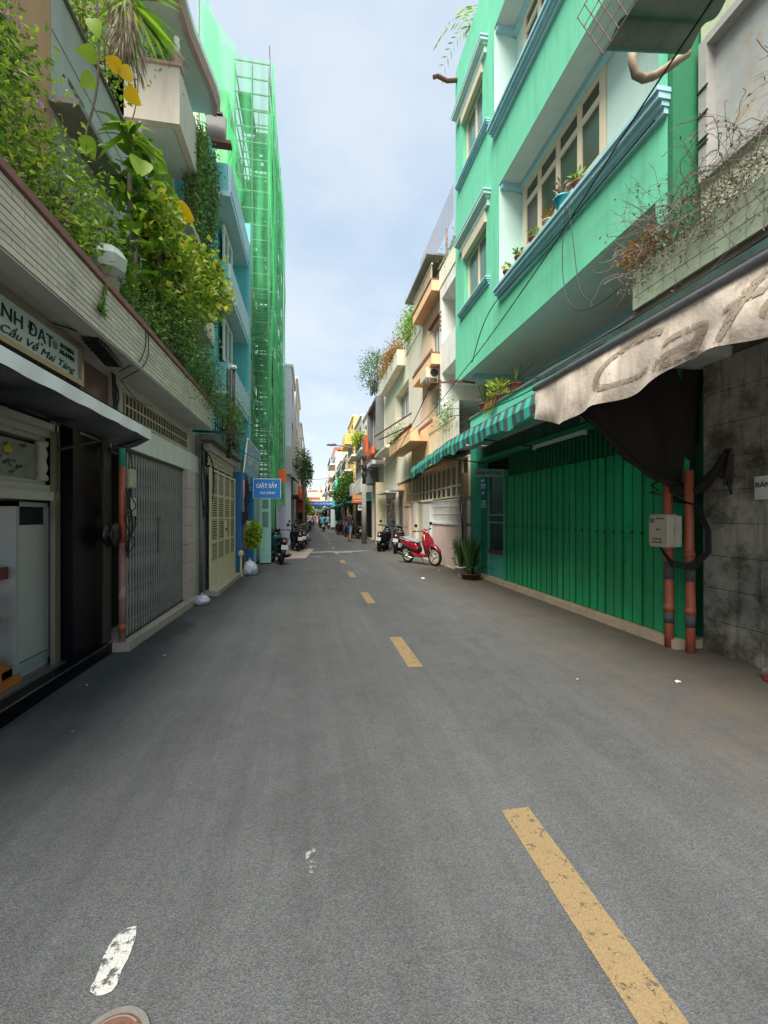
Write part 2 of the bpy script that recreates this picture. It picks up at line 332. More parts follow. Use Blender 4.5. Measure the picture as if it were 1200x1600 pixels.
# ------------------------------------------------------------ ground and road
def roadmat():
    m = bpy.data.materials.new('asphalt'); m.use_nodes = True; t = m.node_tree; b = t.nodes['Principled BSDF']
    geo = N(t, 'ShaderNodeNewGeometry'); P = geo.outputs['Position']
    def noi(scale, det=5, rough=.6, mapping=None):
        n = N(t, 'ShaderNodeTexNoise'); n.inputs['Scale'].default_value = scale; n.inputs['Detail'].default_value = det; n.inputs['Roughness'].default_value = rough
        if mapping: q = N(t, 'ShaderNodeMapping'); q.inputs['Scale'].default_value = mapping; L(t, P, q.inputs[0]); L(t, q.outputs[0], n.inputs['Vector'])
        else: L(t, P, n.inputs['Vector'])
        return n.outputs['Fac']
    def mr(v, a, b_, c, d):
        r = N(t, 'ShaderNodeMapRange'); L(t, v, r.inputs[0])
        for k, x in zip(('From Min','From Max','To Min','To Max'), (a, b_, c, d)): r.inputs[k].default_value = x
        return r.outputs[0]
    def mul(a, b_):
        x = N(t, 'ShaderNodeMath', operation='MULTIPLY'); L(t, a, x.inputs[0]); L(t, b_, x.inputs[1]); return x.outputs[0]
    vo = N(t, 'ShaderNodeTexVoronoi'); vo.inputs['Scale'].default_value = 190; L(t, P, vo.inputs['Vector'])
    sepc = N(t, 'ShaderNodeSeparateColor'); L(t, vo.outputs['Color'], sepc.inputs[0])
    grain = mr(sepc.outputs[0], 0, 1, .7, 1.35)
    g2 = mr(noi(260, 3), .3, .7, .75, 1.25)
    big = mr(noi(.5, 6), .3, .7, .86, 1.12)
    lon = mul(mr(noi(1.6, 5, .6, (1, .07, 1)), .3, .7, .84, 1.16), mr(noi(7, 6, .7, (1, .04, 1)), .35, .65, .9, 1.12))
    med = mr(noi(5, 6, .7), .3, .7, .9, 1.1)
    val = mul(mul(mul(mul(grain, g2), mul(big, lon)), med), mul(mr(noi(.8, 8, .75), .5, .68, 1.04, .8), mr(noi(2.4, 8, .8, (1, .5, 1)), .56, .7, 1, .86)))
    sx = N(t, 'ShaderNodeSeparateXYZ'); L(t, P, sx.inputs[0])
    vm = N(t, 'ShaderNodeVectorMath', operation='SCALE'); vm.inputs[0].default_value = (.057, .0605, .061); L(t, val, vm.inputs['Scale'])
    # tint of the individual stones
    tint = N(t, 'ShaderNodeMix', data_type='RGBA'); tint.inputs['Factor'].default_value = .07; L(t, vm.outputs[0], tint.inputs['A']); L(t, vo.outputs['Color'], tint.inputs['B'])
    mt = N(t, 'ShaderNodeMix', data_type='RGBA', blend_type='MULTIPLY'); mt.inputs['Factor'].default_value = .22; L(t, vm.outputs[0], mt.inputs['A']); L(t, vo.outputs['Color'], mt.inputs['B'])
    # brown dust along the right edge; shade painted dark into the left edge
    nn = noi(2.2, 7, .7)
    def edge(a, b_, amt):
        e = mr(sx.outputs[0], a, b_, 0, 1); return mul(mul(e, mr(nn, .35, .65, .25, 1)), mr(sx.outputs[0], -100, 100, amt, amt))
    d1 = N(t, 'ShaderNodeMix', data_type='RGBA'); L(t, edge(2.0, 3.6, .95), d1.inputs['Factor']); L(t, mt.outputs['Result'], d1.inputs['A']); d1.inputs['B'].default_value = (*lin('#5c5245'), 1)
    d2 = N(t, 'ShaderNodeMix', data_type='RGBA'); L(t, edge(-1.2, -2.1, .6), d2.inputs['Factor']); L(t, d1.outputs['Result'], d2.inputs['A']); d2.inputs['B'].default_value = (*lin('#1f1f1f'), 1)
    # pale scuffs
    sc1 = mr(noi(9, 8, .8), .66, .76, 0, .35)
    d3 = N(t, 'ShaderNodeMix', data_type='RGBA'); L(t, sc1, d3.inputs['Factor']); L(t, d2.outputs['Result'], d3.inputs['A']); d3.inputs['B'].default_value = (*lin('#6f6f6a'), 1)
    L(t, d3.outputs['Result'], b.inputs['Base Color']); b.inputs['Roughness'].default_value = .82
    bp = N(t, 'ShaderNodeBump'); bp.inputs['Strength'].default_value = .5; bp.inputs['Distance'].default_value = .006; L(t, vo.outputs['Distance'], bp.inputs['Height'])
    L(t, bp.outputs[0], b.inputs['Normal']); return m
M_road = roadmat()
tag(MB().box(-300, -60, -.5, 300, 900, -.004).build('ground', M_conc), kind='structure')
tag(MB().quad((-2.35, -6, .0), (4.5, -6, 0), (4.3, 12, 0), (-2.35, 12, 0)).quad((-2.35,12,0),(4.3,12,0),(3.9,140,0),(-1.6,140,0)).build('road', M_road), kind='structure')
def worn(key, col, thr, rough=.7):
    m = bpy.data.materials.new(key); m.use_nodes = True; t = m.node_tree; b = t.nodes['Principled BSDF']; o = t.nodes['Material Output']
    geo = N(t, 'ShaderNodeNewGeometry'); n = N(t, 'ShaderNodeTexNoise'); n.inputs['Scale'].default_value = 22; n.inputs['Detail'].default_value = 9; n.inputs['Roughness'].default_value = .8
    L(t, geo.outputs['Position'], n.inputs['Vector']); r = N(t, 'ShaderNodeMapRange'); r.inputs['From Min'].default_value = thr; r.inputs['From Max'].default_value = thr+.06; L(t, n.outputs['Fac'], r.inputs[0])
    vo = N(t, 'ShaderNodeTexVoronoi'); vo.inputs['Scale'].default_value = 140; L(t, geo.outputs['Position'], vo.inputs['Vector'])
    r2 = N(t, 'ShaderNodeMapRange'); r2.inputs['To Min'].default_value = 1.08; r2.inputs['To Max'].default_value = .6; L(t, vo.outputs['Distance'], r2.inputs[0])
    vm = N(t, 'ShaderNodeVectorMath', operation='SCALE'); vm.inputs[0].default_value = lin(col); L(t, r2.outputs[0], vm.inputs['Scale']); L(t, vm.outputs[0], b.inputs['Base Color'])
    b.inputs['Roughness'].default_value = rough; tp = N(t, 'ShaderNodeBsdfTransparent'); ms = N(t, 'ShaderNodeMixShader')
    L(t, r.outputs[0], ms.inputs[0]); L(t, tp.outputs[0], ms.inputs[1]); L(t, b.outputs[0], ms.inputs[2]); L(t, ms.outputs[0], o.inputs[0]); return m
M_yel = worn('worn_yellow_paint', '#7b6848', .38); M_wht = worn('worn_white_paint', '#a9a9a4', .43); M_whs = worn('white_scuff', '#b9b9b2', .48)
where = ['nearest the camera', 'second from the camera', 'third from the camera', 'fourth from the camera', 'fifth from the camera']
for i in range(16):
    y0 = .98+3.13*i; mb = MB(); xr = 1.025-.002*y0; n = 12
    for k in range(n):
        a, b = y0+1.06*k/n, y0+1.06*(k+1)/n
        mb.quad((xr-.075+jit(.002), a, .004), (xr+.075+jit(.002), a, .004), (xr+.075, b, .004), (xr-.075, b, .004))
    lab = 'worn yellow centre line dash, '+where[i]+' on the grey asphalt' if i < 5 else 'small faded yellow centre line dash far down the road'
    tag(mb.build('road_dash', M_yel), lab, 'road marking', 'yellow dashes along the middle of the road')
def blob(name, pts, z, m):
    n = len(pts); cx = sum(p[0] for p in pts)/n; cy = sum(p[1] for p in pts)/n
    return MB().add([(cx, cy, z)]+[(x, y, z) for x, y in pts], [(0, i+1, (i+1) % n+1) for i in range(n)]).build(name, m)
def rough_blob(name, cx, cy, rx, ry, z, m, n=28, am=.25, seed=0):
    pts = []
    for i in range(n):
        t = 2*math.pi*i/n; k = 1+am*noise.noise(Vector((math.cos(t)*1.8+seed, math.sin(t)*1.8, seed*.37)))*2
        pts.append((cx+rx*k*math.cos(t), cy+ry*k*math.sin(t)))
    return blob(name, pts, z, m)
tag(blob('paint_stroke', [(-0.6784, 1.6781), (-0.655, 1.6857), (-0.6301, 1.6867), (-0.6175, 1.6483), (-0.6155, 1.6304), (-0.612, 1.6006), (-0.6117, 1.566), (-0.6173, 1.5326), (-0.6125, 1.4835), (-0.6212, 1.4674), (-0.6396, 1.4609), (-0.6609, 1.4607), (-0.6879, 1.4784), (-0.6922, 1.4943), (-0.6889, 1.5096), (-0.6925, 1.5512), (-0.698, 1.5949), (-0.6962, 1.6241), (-0.6895, 1.6534)], .004, M_wht),
    'short stroke of white paint on the asphalt at the bottom left', 'paint mark')
mh = thing('manhole_cover', 'round rusty brown manhole cover set in a pale cement ring at the bottom left', 'manhole cover', (-.565, 1.33, 0))
MB().lathe([(.086,.003),(.104,.005),(.107,.002)], (-.565,1.31,.002), 40, cap=False).build('cement_ring', mat('cement_ring', '#5c5a55', .9, .2, 12, .5), mh)
MB().lathe([(.001,.006),(.078,.006),(.085,.004)], (-.565,1.31,.004), 40).build('cover', mat('rusty_cover', '#54392a', .8, .3, 30, .4), mh)
g = MB()
for k in range(-3, 4): g.bar((-.565+k*.019, 1.31-.05, .0115), (-.565+k*.019, 1.31+.05, .0115), .006, .003)
g.build('raised_rib', M_rust, mh); MB().lathe([(.072,-.003),(.074,.002),(.078,.002),(.08,-.003)], (-.565,1.31,.0085), 40, cap=False).build('rim_ring', mat('cover_edge', '#6b6058', .6, .1), mh)
tag(rough_blob('cement_scuff', .0, 1.87, .03, .08, .004, worn('pale_scuff', '#8d8d88', .53), seed=3), 'small pale cement smear on the road left of the nearest dash', 'road mark')
tag(rough_blob('paint_spill', .95, 17.9, 1.2, .5, .006, M_whs, am=.5, seed=5), 'long white cement spill across the road before the parked motorbikes', 'road mark')
tag(rough_blob('paint_spill', .2, 15.8, .2, .08, .006, M_wht, seed=8), 'small white spot on the road just before the long white spill', 'road mark')
tag(MB().quad((-1.65,14.9,.004),(-.2,15.4,.004),(.1,19.6,.004),(-1.5,21,.004)).build('concrete_apron', mat('apron', '#8f8378', .9, .15, 2, .5)), kind='structure')
tag(rough_blob('oil_stain', -1.85, 5.9, .28, .55, .003, worn('stain', '#3a3a3a', .46), am=.35, seed=2), 'dark stain on the asphalt before the folding steel gate', 'road stain')
0 and tag(rough_blob('asphalt_patch', 1.35, 13.5, .5, .9, .003, mat('patchm', '#4c4d4c', .9, .2, 20, .6), am=.2, seed=12), 'faint darker asphalt patch in the middle distance right of the dashes', 'road patch')
M_paper = mat('paper_white', '#c9c9c6', .7, .06, bump=.05); M_pink = mat('petal_magenta', '#a02f8a', .6, .1, bump=0); M_bits = mat('straw_bits', '#a59a70', .8, .2)
def litter(x, y, s, m, lab, cat='litter'):
    mb = MB(); n = 7
    mb.add([(x, y, .02*s/.05)]+[(x+s*R.uniform(.6,1)*math.cos(2*math.pi*i/n), y+s*R.uniform(.6,1)*math.sin(2*math.pi*i/n), .004+R.uniform(0,.012)) for i in range(n)], [(0, i+1, (i+1) % n+1) for i in range(n)])
    tag(mb.build('litter', m), lab, cat)
litter(-1.63, 3.27, .016, M_pink, 'magenta flower petal lying on the asphalt at the left', 'petal')
litter(-1.95, 4.15, .014, M_bits, 'dry straw coloured scrap near the black shop step', 'scrap')
litter(-1.55, 4.9, .02, M_paper, 'white paper scrap on the road before the folding gate', 'scrap')
litter(2.62, 9.9, .07, M_paper, 'white paper scrap on the road before the potted sword plants', 'scrap')
0 and litter(3.2, 11.5, .05, M_paper, 'crumpled white scrap beside the pink wall base', 'scrap')
litter(3.45, 11.3, .04, M_paper, 'small white scrap nearer the potted plants at the pink wall', 'scrap')
litter(3.25, 3.35, .035, M_paper, 'white scrap on the brownish dust below the mossy wall', 'scrap')
litter(2.4, 3.55, .02, M_bits, 'tiny straw scrap on the right half of the road', 'scrap')

# ------------------------------------------------------------ RIGHT: the mint green building
M_mint = mat('mint_wall', '#66bf9a', .75, .07, 1.5, .2, streak=.55, dirt='#4a7a68')
M_mintd = mat('deep_green_wall', '#0d6a43', .7, .15, 2, .2, streak=.3, dirt='#0b3a28')
M_mintp = mat('pale_mint_wall', '#b5cfc6', .75, .06, 2, .15, streak=.2, dirt='#7c948c')
M_bluet = mat('blue_grey_trim', '#93bdc6', .6, .1, 3, .1, streak=.25, dirt='#4d6a74')
M_soff = mat('soffit_grey', '#b9c2bd', .85, .1, 2, .2, streak=.2, dirt='#6f7874')
M_gdoor = mat('green_door_paint', '#1a8f5c', .38, .16, 2.2, .08, streak=.4, dirt='#07402a')
M_turq = mat('turquoise_paint', '#2d8f74', .6, .12, 3, .15, streak=.3, dirt='#1c4e42')
GX, GY0, GY1, GT = 3.6, 3.83, 10.38, 12.75
G = thing('green_apartment_building', 'mint green four storey house with recessed windows and green folding doors below', 'building', (4.2, 7, 0))
f = fx(GX, 1)
w = MB()
lg2 = (3.95, 7.83, 5.85, 7.95); lg3 = (3.95, 8.05, 9.2, 11.25)
h2 = [(8.45, 9.75, 6.45, 7.65), (8.65, 9.85, 9.75, 10.98)]
holes(w, f, GY0, GY1, 4.83, GT, [lg2, lg3], .47)
w2 = [q for q in zip(w.f)]  # keep
w = MB(); 
# facade sheet with the loggias and the two window openings
us = [lg2, lg3]
def facade(mb, fn, u0, u1, v0, v1, deep, shallow):
    allh = [(h, 1.0) for h in deep]+[(h, .16) for h in shallow]
    xs = sorted({u0, u1, *[h[0] for h, _ in allh], *[h[1] for h, _ in allh]}); ys = sorted({v0, v1, *[h[2] for h, _ in allh], *[h[3] for h, _ in allh]})
    for i in range(len(xs)-1):
        for j in range(len(ys)-1):
            cu, cv = (xs[i]+xs[i+1])/2, (ys[j]+ys[j+1])/2
            if any(h[0] < cu < h[1] and h[2] < cv < h[3] for h, _ in allh): continue
            mb.quad(fn(xs[i], ys[j], 0), fn(xs[i+1], ys[j], 0), fn(xs[i+1], ys[j+1], 0), fn(xs[i], ys[j+1], 0))
    for (a, b, c, d), dp in allh:
        if dp < .5:
            mb.quad(fn(a,c,0), fn(a,d,0), fn(a,d,dp), fn(a,c,dp)); mb.quad(fn(b,c,0), fn(b,d,0), fn(b,d,dp), fn(b,c,dp))
            mb.quad(fn(a,c,0), fn(b,c,0), fn(b,c,dp), fn(a,c,dp)); mb.quad(fn(a,d,0), fn(b,d,0), fn(b,d,dp), fn(a,d,dp))
facade(w, f, GY0, GY1, 4.83, GT, [lg2, lg3], h2)
w.quad((GX,GY1,4.83),(12,GY1,4.83),(12,GY1,GT),(GX,GY1,GT)).quad((GX,GY0,GT),(GX,GY1,GT),(12,GY1,GT),(12,GY0,GT))
w.build('wall', M_mint, G)
bx('side_wall', M_mintd, G, GX+.003, GY0-.06, 3.3, 12, GY0-.003, GT)
lw = MB()
for (a, b, c, d) in (lg2, lg3):   # loggia linings
    lw.quad((GX+.002,b,c),(GX+.47,b,c),(GX+.47,b,d),(GX+.002,b,d)).quad((GX+.002,a,c),(GX+.47,a,c),(GX+.47,a,d),(GX+.002,a,d))
    lw.quad((GX+.47,a,c),(GX+.47,b,c),(GX+.47,b,c+.7),(GX+.47,a,c+.7)).quad((GX+.47,b,c),(GX+.47,7.72,c),(GX+.47,7.72,d),(GX+.47,b,d))
    lw.quad((GX+.47,a,c),(GX+.47,5.36,c),(GX+.47,5.36,d),(GX+.47,a,d)).quad((GX+.47,5.36,d-.1),(GX+.47,7.72,d-.1),(GX+.47,7.72,d),(GX+.47,5.36,d))
    lw.quad((GX,a,c),(GX+.47,a,c),(GX+.47,b,c),(GX,b,c))
lw.build('loggia_lining', M_mintp, G)
sf = MB()
for (a, b, c, d) in (lg2, lg3): sf.quad((GX,a,d),(GX+.47,a,d),(GX+.47,b,d),(GX,b,d))
sf.quad((GX,GY0,4.83),(5.2,GY0,4.83),(5.2,GY1,4.83),(GX,GY1,4.83)); sf.build('soffit', M_soff, G)
tr = MB()
for (a, b, c, d) in (lg2, lg3):
    tr.box(GX+.38, a+.02, d-.12, GX+.945, b-.02, d-.004); tr.box(GX+.02, b-.09, d-.1, GX+.38, b-.005, d-.004)
tr.box(5.05, GY0+.1, 4.7, 5.19, GY1-.8, 4.826); tr.box(GX+.15, 9.5, 4.72, 5.05, 9.62, 4.826)
tr.build('blue_trim', M_bluet, G)
def moulding(y0, y1, z, s=1.0, nm='sill_moulding'):
    mb = MB()
    for (p, za, zb) in ((.05, -.0, .07), (.09, .07, .13), (.14, .13, .2), (.17, .2, .25)): mb.box(GX-p*s, y0-p*.3, z+za*s, GX+.02, y1+p*.3, z+zb*s)
    return mb.build(nm, M_bluet, G)
moulding(3.84, 7.72, 5.62, .95); moulding(3.84, 8.0, 8.97, .95); moulding(8.3, 9.95, 6.27, .6); moulding(8.3, 10.1, 9.5, .6)
def cornice(y0, y1, z):
    mb = MB(); mb.box(GX-.1, y0, z, GX, y1, z+.05); mb.box(GX-.06, y0+.03, z-.14, GX, y1-.03, z); mb.box(GX-.16, y0-.04, z+.05, GX, y1+.04, z+.11); mb.build('window_cornice', M_mintp, G)
    bx('cornice_cap', M_bluet, G, GX-.17, y0-.06, z+.112, GX, y1+.06, z+.15)
cornice(8.25, 10.0, 8.02); cornice(8.4, 10.2, 11.32)
def shut(y0, y1, z0, z1):
    bx('shutter_box', M_creamw, G, GX-.05, y0-.03, z1-.02, GX+.05, y1+.03, z1+.22)
shut(8.45, 9.75, 6.45, 7.65); shut(8.65, 9.85, 9.75, 10.98)
for (a, b, c, d) in h2: win(G, f, a, b, c, d, 2, 1, M_creamw, M_glassb, .14, .07)
M_screen = mat('insect_screen', '#57534c', .9, .2, 3, .3)
fr_ = fx(GX+.47, 1)
for nm, z0, z1, a, b in (('a', 6.54, 7.86, 5.37, 7.71), ('b', 9.88, 11.16, 5.37, 7.71)):
    o = win(G, fr_, a, b, z0, z1, 4, 1, M_creamw, M_glassd, 0.02, .115, trans=z0+(z1-z0)*.7)
# first floor back wall and its windows
fb = fx(5.2, 1); wb = MB(); hw = [(4.6,5.4,3.75,4.6),(5.7,6.5,3.75,4.6),(6.9,7.7,3.75,4.6)]
holes(wb, fb, GY0, GY1, 3.2, 4.83, hw, .12); wb.build('first_floor_wall', mat('ochre_wall', '#8f7d4d', .8, .15, 2, .2, streak=.4, dirt='#4a412c'), G)
for h in hw: win(G, fb, *h, 1, 1, M_creamw, M_glassd, .1, .07)
bx('corner_column', M_mint, G, GX+.002, GY0, 3.3, GX+.4, GY0+.16, 4.828)
bx('balcony_slab', M_soff, G, 3.85, GY0+.0, 3.18, 12, 9.62, 3.3)
pp = MB(); pp.box(3.72, GY0+.02, 3.12, 3.85, 9.66, 3.78); pp.build('balcony_parapet', mat('mint_parapet', '#62c4a4', .7, .08, 2, .15, streak=.25, dirt='#2b6a55'), G)
bx('parapet_cap', M_steel, G, 3.69, GY0+.02, 3.782, 3.9, 9.7, 3.83)
# ground floor
bx('ground_wall', M_mintd, G, 4.45, 4.17, .0, 12, GY1-.01, 3.17)
bx('pillar', M_turq, G, 4.0, 9.98, 0, 4.44, GY1, 3.17)
bx('threshold', mat('threshold_tile', '#a8977f', .8, .15, 5, .4, spots=.5, dirt='#5b4c3b'), G, 4.02, 4.165, 0, 4.45, 9.97, .1)
mbp = MB().box(4.14, 0, .11, 4.165, .158, 2.34); base = mbp.build('door_panel', mat('green_door_strip', '#1a935e', .36, .14, 2.2, .06, objvar=.09, spots=.3, streak=.5, dirt='#06402a'), G); base.data.transform(Matrix.Translation(Vector((4.2, 7, 0)))-Matrix.Identity(4)) if False else None
# the strip mesh is kept at y=0..0.158 and each piece is moved along the street
for v in base.data.vertices: v.co.y += 7
ys = [4.28+.1735*i for i in range(25)]; base.location.y = ys[0]-0
base.location = (0, ys[0]-7, 0)
for y in ys[1:]: piece('door_panel', base, G, (R.choice((0, .006)), y-7, 0))
rl = MB()
for i, y in enumerate(ys): rl.box(4.125+.01*(i % 2), y+.157, .11, 4.16, y+.173, 2.34)
rl.build('door_rib', mat('green_rib', '#08663a', .4, .2, 3), G)
kb = MB()
for z in (1.28,):
    for y in ys[::1]: kb.cbox(4.128, y+.165, z, .018, .035, .03)
kb.build('hinge', M_steeld, G)
bx('door_stile', M_gdoor, G, 4.14, 4.17, .1, 4.2, 4.27, 2.36); bx('door_stile', M_turq, G, 4.1, 8.63, .1, 4.2, 8.69, 2.5)
bx('centre_lock', M_turq, G, 4.11, 6.365, .9, 4.124, 6.385, 1.7)
# louvred band above the doors
lv = MB().box(4.16, 0, 2.345, 4.2, .06, 2.8); l0 = lv.build('vent_bar', mat('green_vent', '#0d5a39', .5, .25, 4), G)
for v in l0.data.vertices: v.co.y += 7
l0.location = (0, 4.3-7, 0)
for i in range(1, 40): piece('vent_bar', l0, G, (0, 4.3+.108*i-7, 0))
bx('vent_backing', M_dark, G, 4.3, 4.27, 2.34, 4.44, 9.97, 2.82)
bx('ledge', M_turq, G, 4.0, 4.4, 2.81, 4.44, 9.97, 2.87)
cg = MB()
def corr(u, v): return (4.1+.018*math.sin(u*2*math.pi*48), 4.15+u*5.8, 2.88+v*.28)
cg.grid(corr, 384, 1); cg.build('corrugated_band', mat('corr_band', '#2b5a45', .6, .3, 3, .1, streak=.6, dirt='#3c3226'), G)
text('26', .13, (4.06, 5.95, 2.93), (0,-1,0), (0,0,1), mat('chalk_number', '#7db49b', .8, .1), 'house_number', G, bold=.003)
# side doors by the pillar
fd = fx(4.12, 1)
d1 = MB(); fbox(d1, fd, 8.7, 8.76, .1, 2.5, 0, .08); fbox(d1, fd, 9.54, 9.6, .1, 2.5, 0, .08); fbox(d1, fd, 8.76, 9.54, 2.42, 2.5, 0, .08); fbox(d1, fd, 8.76, 9.54, 1.5, 1.54, .0, .06); fbox(d1, fd, 8.76, 9.54, 1.33, 1.37, 0, .06)
d1.build('glass_door', mat('aqua_frame', '#4c8f86', .5, .1, 3), G)
o = MB(); fbox(o, fd, 8.76, 9.54, .7, 2.42, .04, .06); o.build('dark_panel', mat('green_glass', '#0b3a33', .2, .2, 3, 0), G)
o = MB(); fbox(o, fd, 8.76, 9.54, .1, .64, .03, .06); o.build('lower_panel', mat('aqua_panel', '#3f9483', .55, .15, 3, .2, streak=.3, dirt='#2d5c52'), G)
o = MB()
for k in range(6): o.lathe([(.001,-.01),(.055,-.01),(.055,.01),(.001,.01)], (4.13, 8.83+.13*k, .68), 12, 'x')
o.build('scroll_grille', M_rust, G)
o = MB(); fbox(o, fd, 9.64, 9.97, .1, 2.6, .0, .08); o.build('side_panel', mat('green_side', '#177a5c', .5, .12, 3, .1, streak=.3, dirt='#0d4838'), G)
M_blue = mat('sign_blue', '#1663ad', .4, .08, 4, .02); M_letw = mat('lettering_white', '#dfe3e4', .5, .03, bump=0)
def plate(label, cat, X, s, y0, y1, z0, z1, m, lines, lm, th=.012, grp=None):
    t = thing('sign_plate', label, cat, (X, (y0+y1)/2, z0), grp); bx('board', m, t, X, y0, z0, X+s*th, y1, z1)
    for (txt, size, zz, wd) in lines:
        yy = (y1-(y1-y0-wd)/2) if s > 0 else (y0+(y1-y0-wd)/2)
        text(txt, size, (X-s*.003, yy, zz), (0,-s,0), (0,0,1), lm, 'lettering', t, width=wd)
    return t
plate('blue sign plate with white lines on the green side panel', 'sign', 4.1, 1, 9.68, 9.95, 2.28, 2.42, M_blue, [('NHẬN', .07, 2.33, .2)], M_letw)
plate('small white sign strip between the blue plates', 'sign', 4.1, 1, 9.68, 9.95, 2.16, 2.275, mat('sign_white', '#b9c6cd', .5, .05), [('gia công', .06, 2.19, .22)], M_blue)
plate('lower blue sign plate on the green side panel', 'sign', 4.1, 1, 9.68, 9.95, 1.95, 2.155, M_blue, [('VÀNG', .08, 2.02, .2)], M_letw)
plate('pale green notice under the blue sign plates', 'sign', 4.1, 1, 9.68, 9.95, 1.7, 1.88, mat('sign_mint', '#9fc4b4', .5, .05), [('CHO THUÊ', .05, 1.8, .22), ('PHÒNG', .05, 1.73, .16)], M_turq)
t = thing('shop_sign', 'small grey green BÁNH XẾP CHIÊN sign hung crosswise above the side door', 'sign', (4.0, 8.6, 2.3))
bx('board', mat('sign_greygreen', '#7c9a8c', .6, .1, 5), t, 3.42, 8.6, 2.33, 4.06, 8.63, 2.5)
text('BÁNH XẾP CHIÊN', .1, (3.46, 8.597, 2.38), (1,0,0), (0,0,1), mat('teal_letters', '#1c4a4a', .6, .05), 'lettering', t, width=.56, bold=.002)
t = thing('fluorescent_tube', 'unlit fluorescent tube lamp slanting under the green canopy above the doors', 'lamp', (3.95, 6.4, 2.72))
MB().tube([(3.95,5.7,2.72),(3.95,7.1,2.72)], .018, 10).build('tube', mat('tube_white', '#b9c4b6', .3, .04), t)
MB().box(3.93,5.66,2.73,3.97,7.14,2.765).box(3.935,5.64,2.69,3.965,5.69,2.74).box(3.935,7.1,2.69,3.965,7.15,2.74).build('fixture', M_mintp, t)
# plants and pots on the green building's sills
def pot(name, label, cat, x, y, z, r, h, m, grp=None):
    t = thing(name, label, cat, (x, y, z), grp)
    MB().lathe([(r*.66,0),(r*.72,.01),(r*.93,h*.86),(r*1.06,h*.87),(r*1.08,h),(r*.95,h),(r*.9,h*.9),(.001,h*.88)], (x,y,z), 18).build('pot', m, t, True)
    return t
def swords(t, x, y, z, n, ln, spread, m=None, w=.035):
    mb = MB()
    for i in range(n):
        a = R.uniform(0, 6.28); r = R.uniform(0, spread*.35); l = ln*R.uniform(.6, 1); tilt = R.uniform(.05, .38)*spread/.12*.5
        d = Vector((math.cos(a)*tilt, math.sin(a)*tilt, 1)).normalized(); p = Vector((x+math.cos(a)*r, y+math.sin(a)*r, z))
        s_ = Vector((-math.sin(a+.6), math.cos(a+.6), 0))*w*R.uniform(.7,1.1)/2; vs = []; tw = R.uniform(-.5, .5)
        for k, q in enumerate((0, .25, .55, .8, 1)):
            wd = (1, 1.15, 1, .65, .03)[k]; c = p+d*l*q+Vector((math.cos(a), math.sin(a), -.3))*l*.12*q*q; ss = Matrix.Rotation(tw*q, 3, 'Z') @ s_
            vs += [c-ss*wd, c+ss*wd]
        mb.add(vs, [(2*k, 2*k+1, 2*k+3, 2*k+2) for k in range(4)])
    return mb.build('leaves', m or LFg, t)
t = pot('potted_plant', 'flowering succulent in a teal pot on the second floor sill of the green building', 'potted plant', 3.5, 5.55, 5.84, .1, .17, mat('teal_pot', '#1f8f98', .4, .1), None)
def tuft(t, x, y, z, n, r, h, ln, m, name='leaves', w=.4):
    mb = MB()
    for i in range(n):
        a = R.uniform(0, 6.28); q = R.random()**.5*r; p = Vector((x+math.cos(a)*q, y+math.sin(a)*q, z+R.random()*h)); d = Vector((math.cos(a)*.8, math.sin(a)*.8, R.uniform(.1, 1)))
        mb.leaf(p, d, ln*R.uniform(.6,1.2), ln*w)
    return mb.build(name, m, t)
tuft(t, 3.5, 5.55, 6.0, 50, .05, .2, .1, LFd)
k = 0
for (y, m_, lm, lab) in ((5.2, M_terra, LF3, 'terracotta pot with a low green plant nearest the camera on the green building sill'), (5.95, mat('cream_pot', '#bba98a', .6, .1), LFo, 'cream pot with a rusty leaved plant left of the teal pot on the sill'),
                     (6.35, M_terra, LF3, 'terracotta pot in the middle of the green building sill'), (6.85, M_terra, LF3, 'terracotta pot near the far end of the green building sill'), (7.3, M_terra, LF2, 'farthest pot on the green building sill with grassy leaves')):
    t = pot('potted_plant', lab, 'potted plant', 3.52, y, 5.84, .08, .12, m_, 'pots on the sill of the green building'); tuft(t, 3.52, y, 5.94, 45, .06, .12, .09, lm)
for (y, n, ln, lab) in ((9.0, 26, .62, 'dark sword leaved plant at the far end of the mint parapet'), (7.55, 16, .5, 'sword leaved plant in a terracotta pot on the mint parapet below the balcony')):
    t = pot('potted_plant', lab, 'potted plant', 3.8, y, 3.835, .12, .16, M_terra); swords(t, 3.8, y, 3.95, n, ln, .12)
t = pot('potted_plant', 'bushy yellow green plant with hanging dry grass on the mint parapet', 'potted plant', 3.8, 8.15, 3.835, .12, .14, M_terra)
tuft(t, 3.74, 8.15, 3.9, 200, .2, .3, .11, LF2)
mb = MB()
for i in range(90):
    p = Vector((3.66+jit(.05), 8.3+jit(.16), 4.0)); mb.leaf(p, Vector((-.25, jit(.2), -1)), R.uniform(.25,.5), .012)
mb.build('hanging_grass', LFo, t)
t = thing('rain_spout', 'curved dark drain spout sticking out of the green building roof corner', 'drain pipe', (3.6, 10.3, 12.5))
MB().tube([(3.7,10.25,12.45),(3.35,10.3,12.42),(3.1,10.3,12.5),(3.0,10.3,12.45)], .05, 8).build('pipe', M_rust, t)
t = thing('palm_plant', 'small drooping palm on the roof edge of the green building', 'plant', (3.9, 10.0, 12.75))
mb = MB()
for i in range(9):
    a = R.uniform(0, 6.28); c = Vector((3.75, 9.8, 13.3)); 
    for q in range(10):
        s_ = q/9; p = c+Vector((math.cos(a)*s_*.8, math.sin(a)*s_*.8, .5*s_-1.1*s_*s_))
        for sg in (-1, 1): mb.leaf(p, Vector((math.cos(a)*.5-sg*math.sin(a), math.sin(a)*.5+sg*math.cos(a), -.6)), .22, .03)
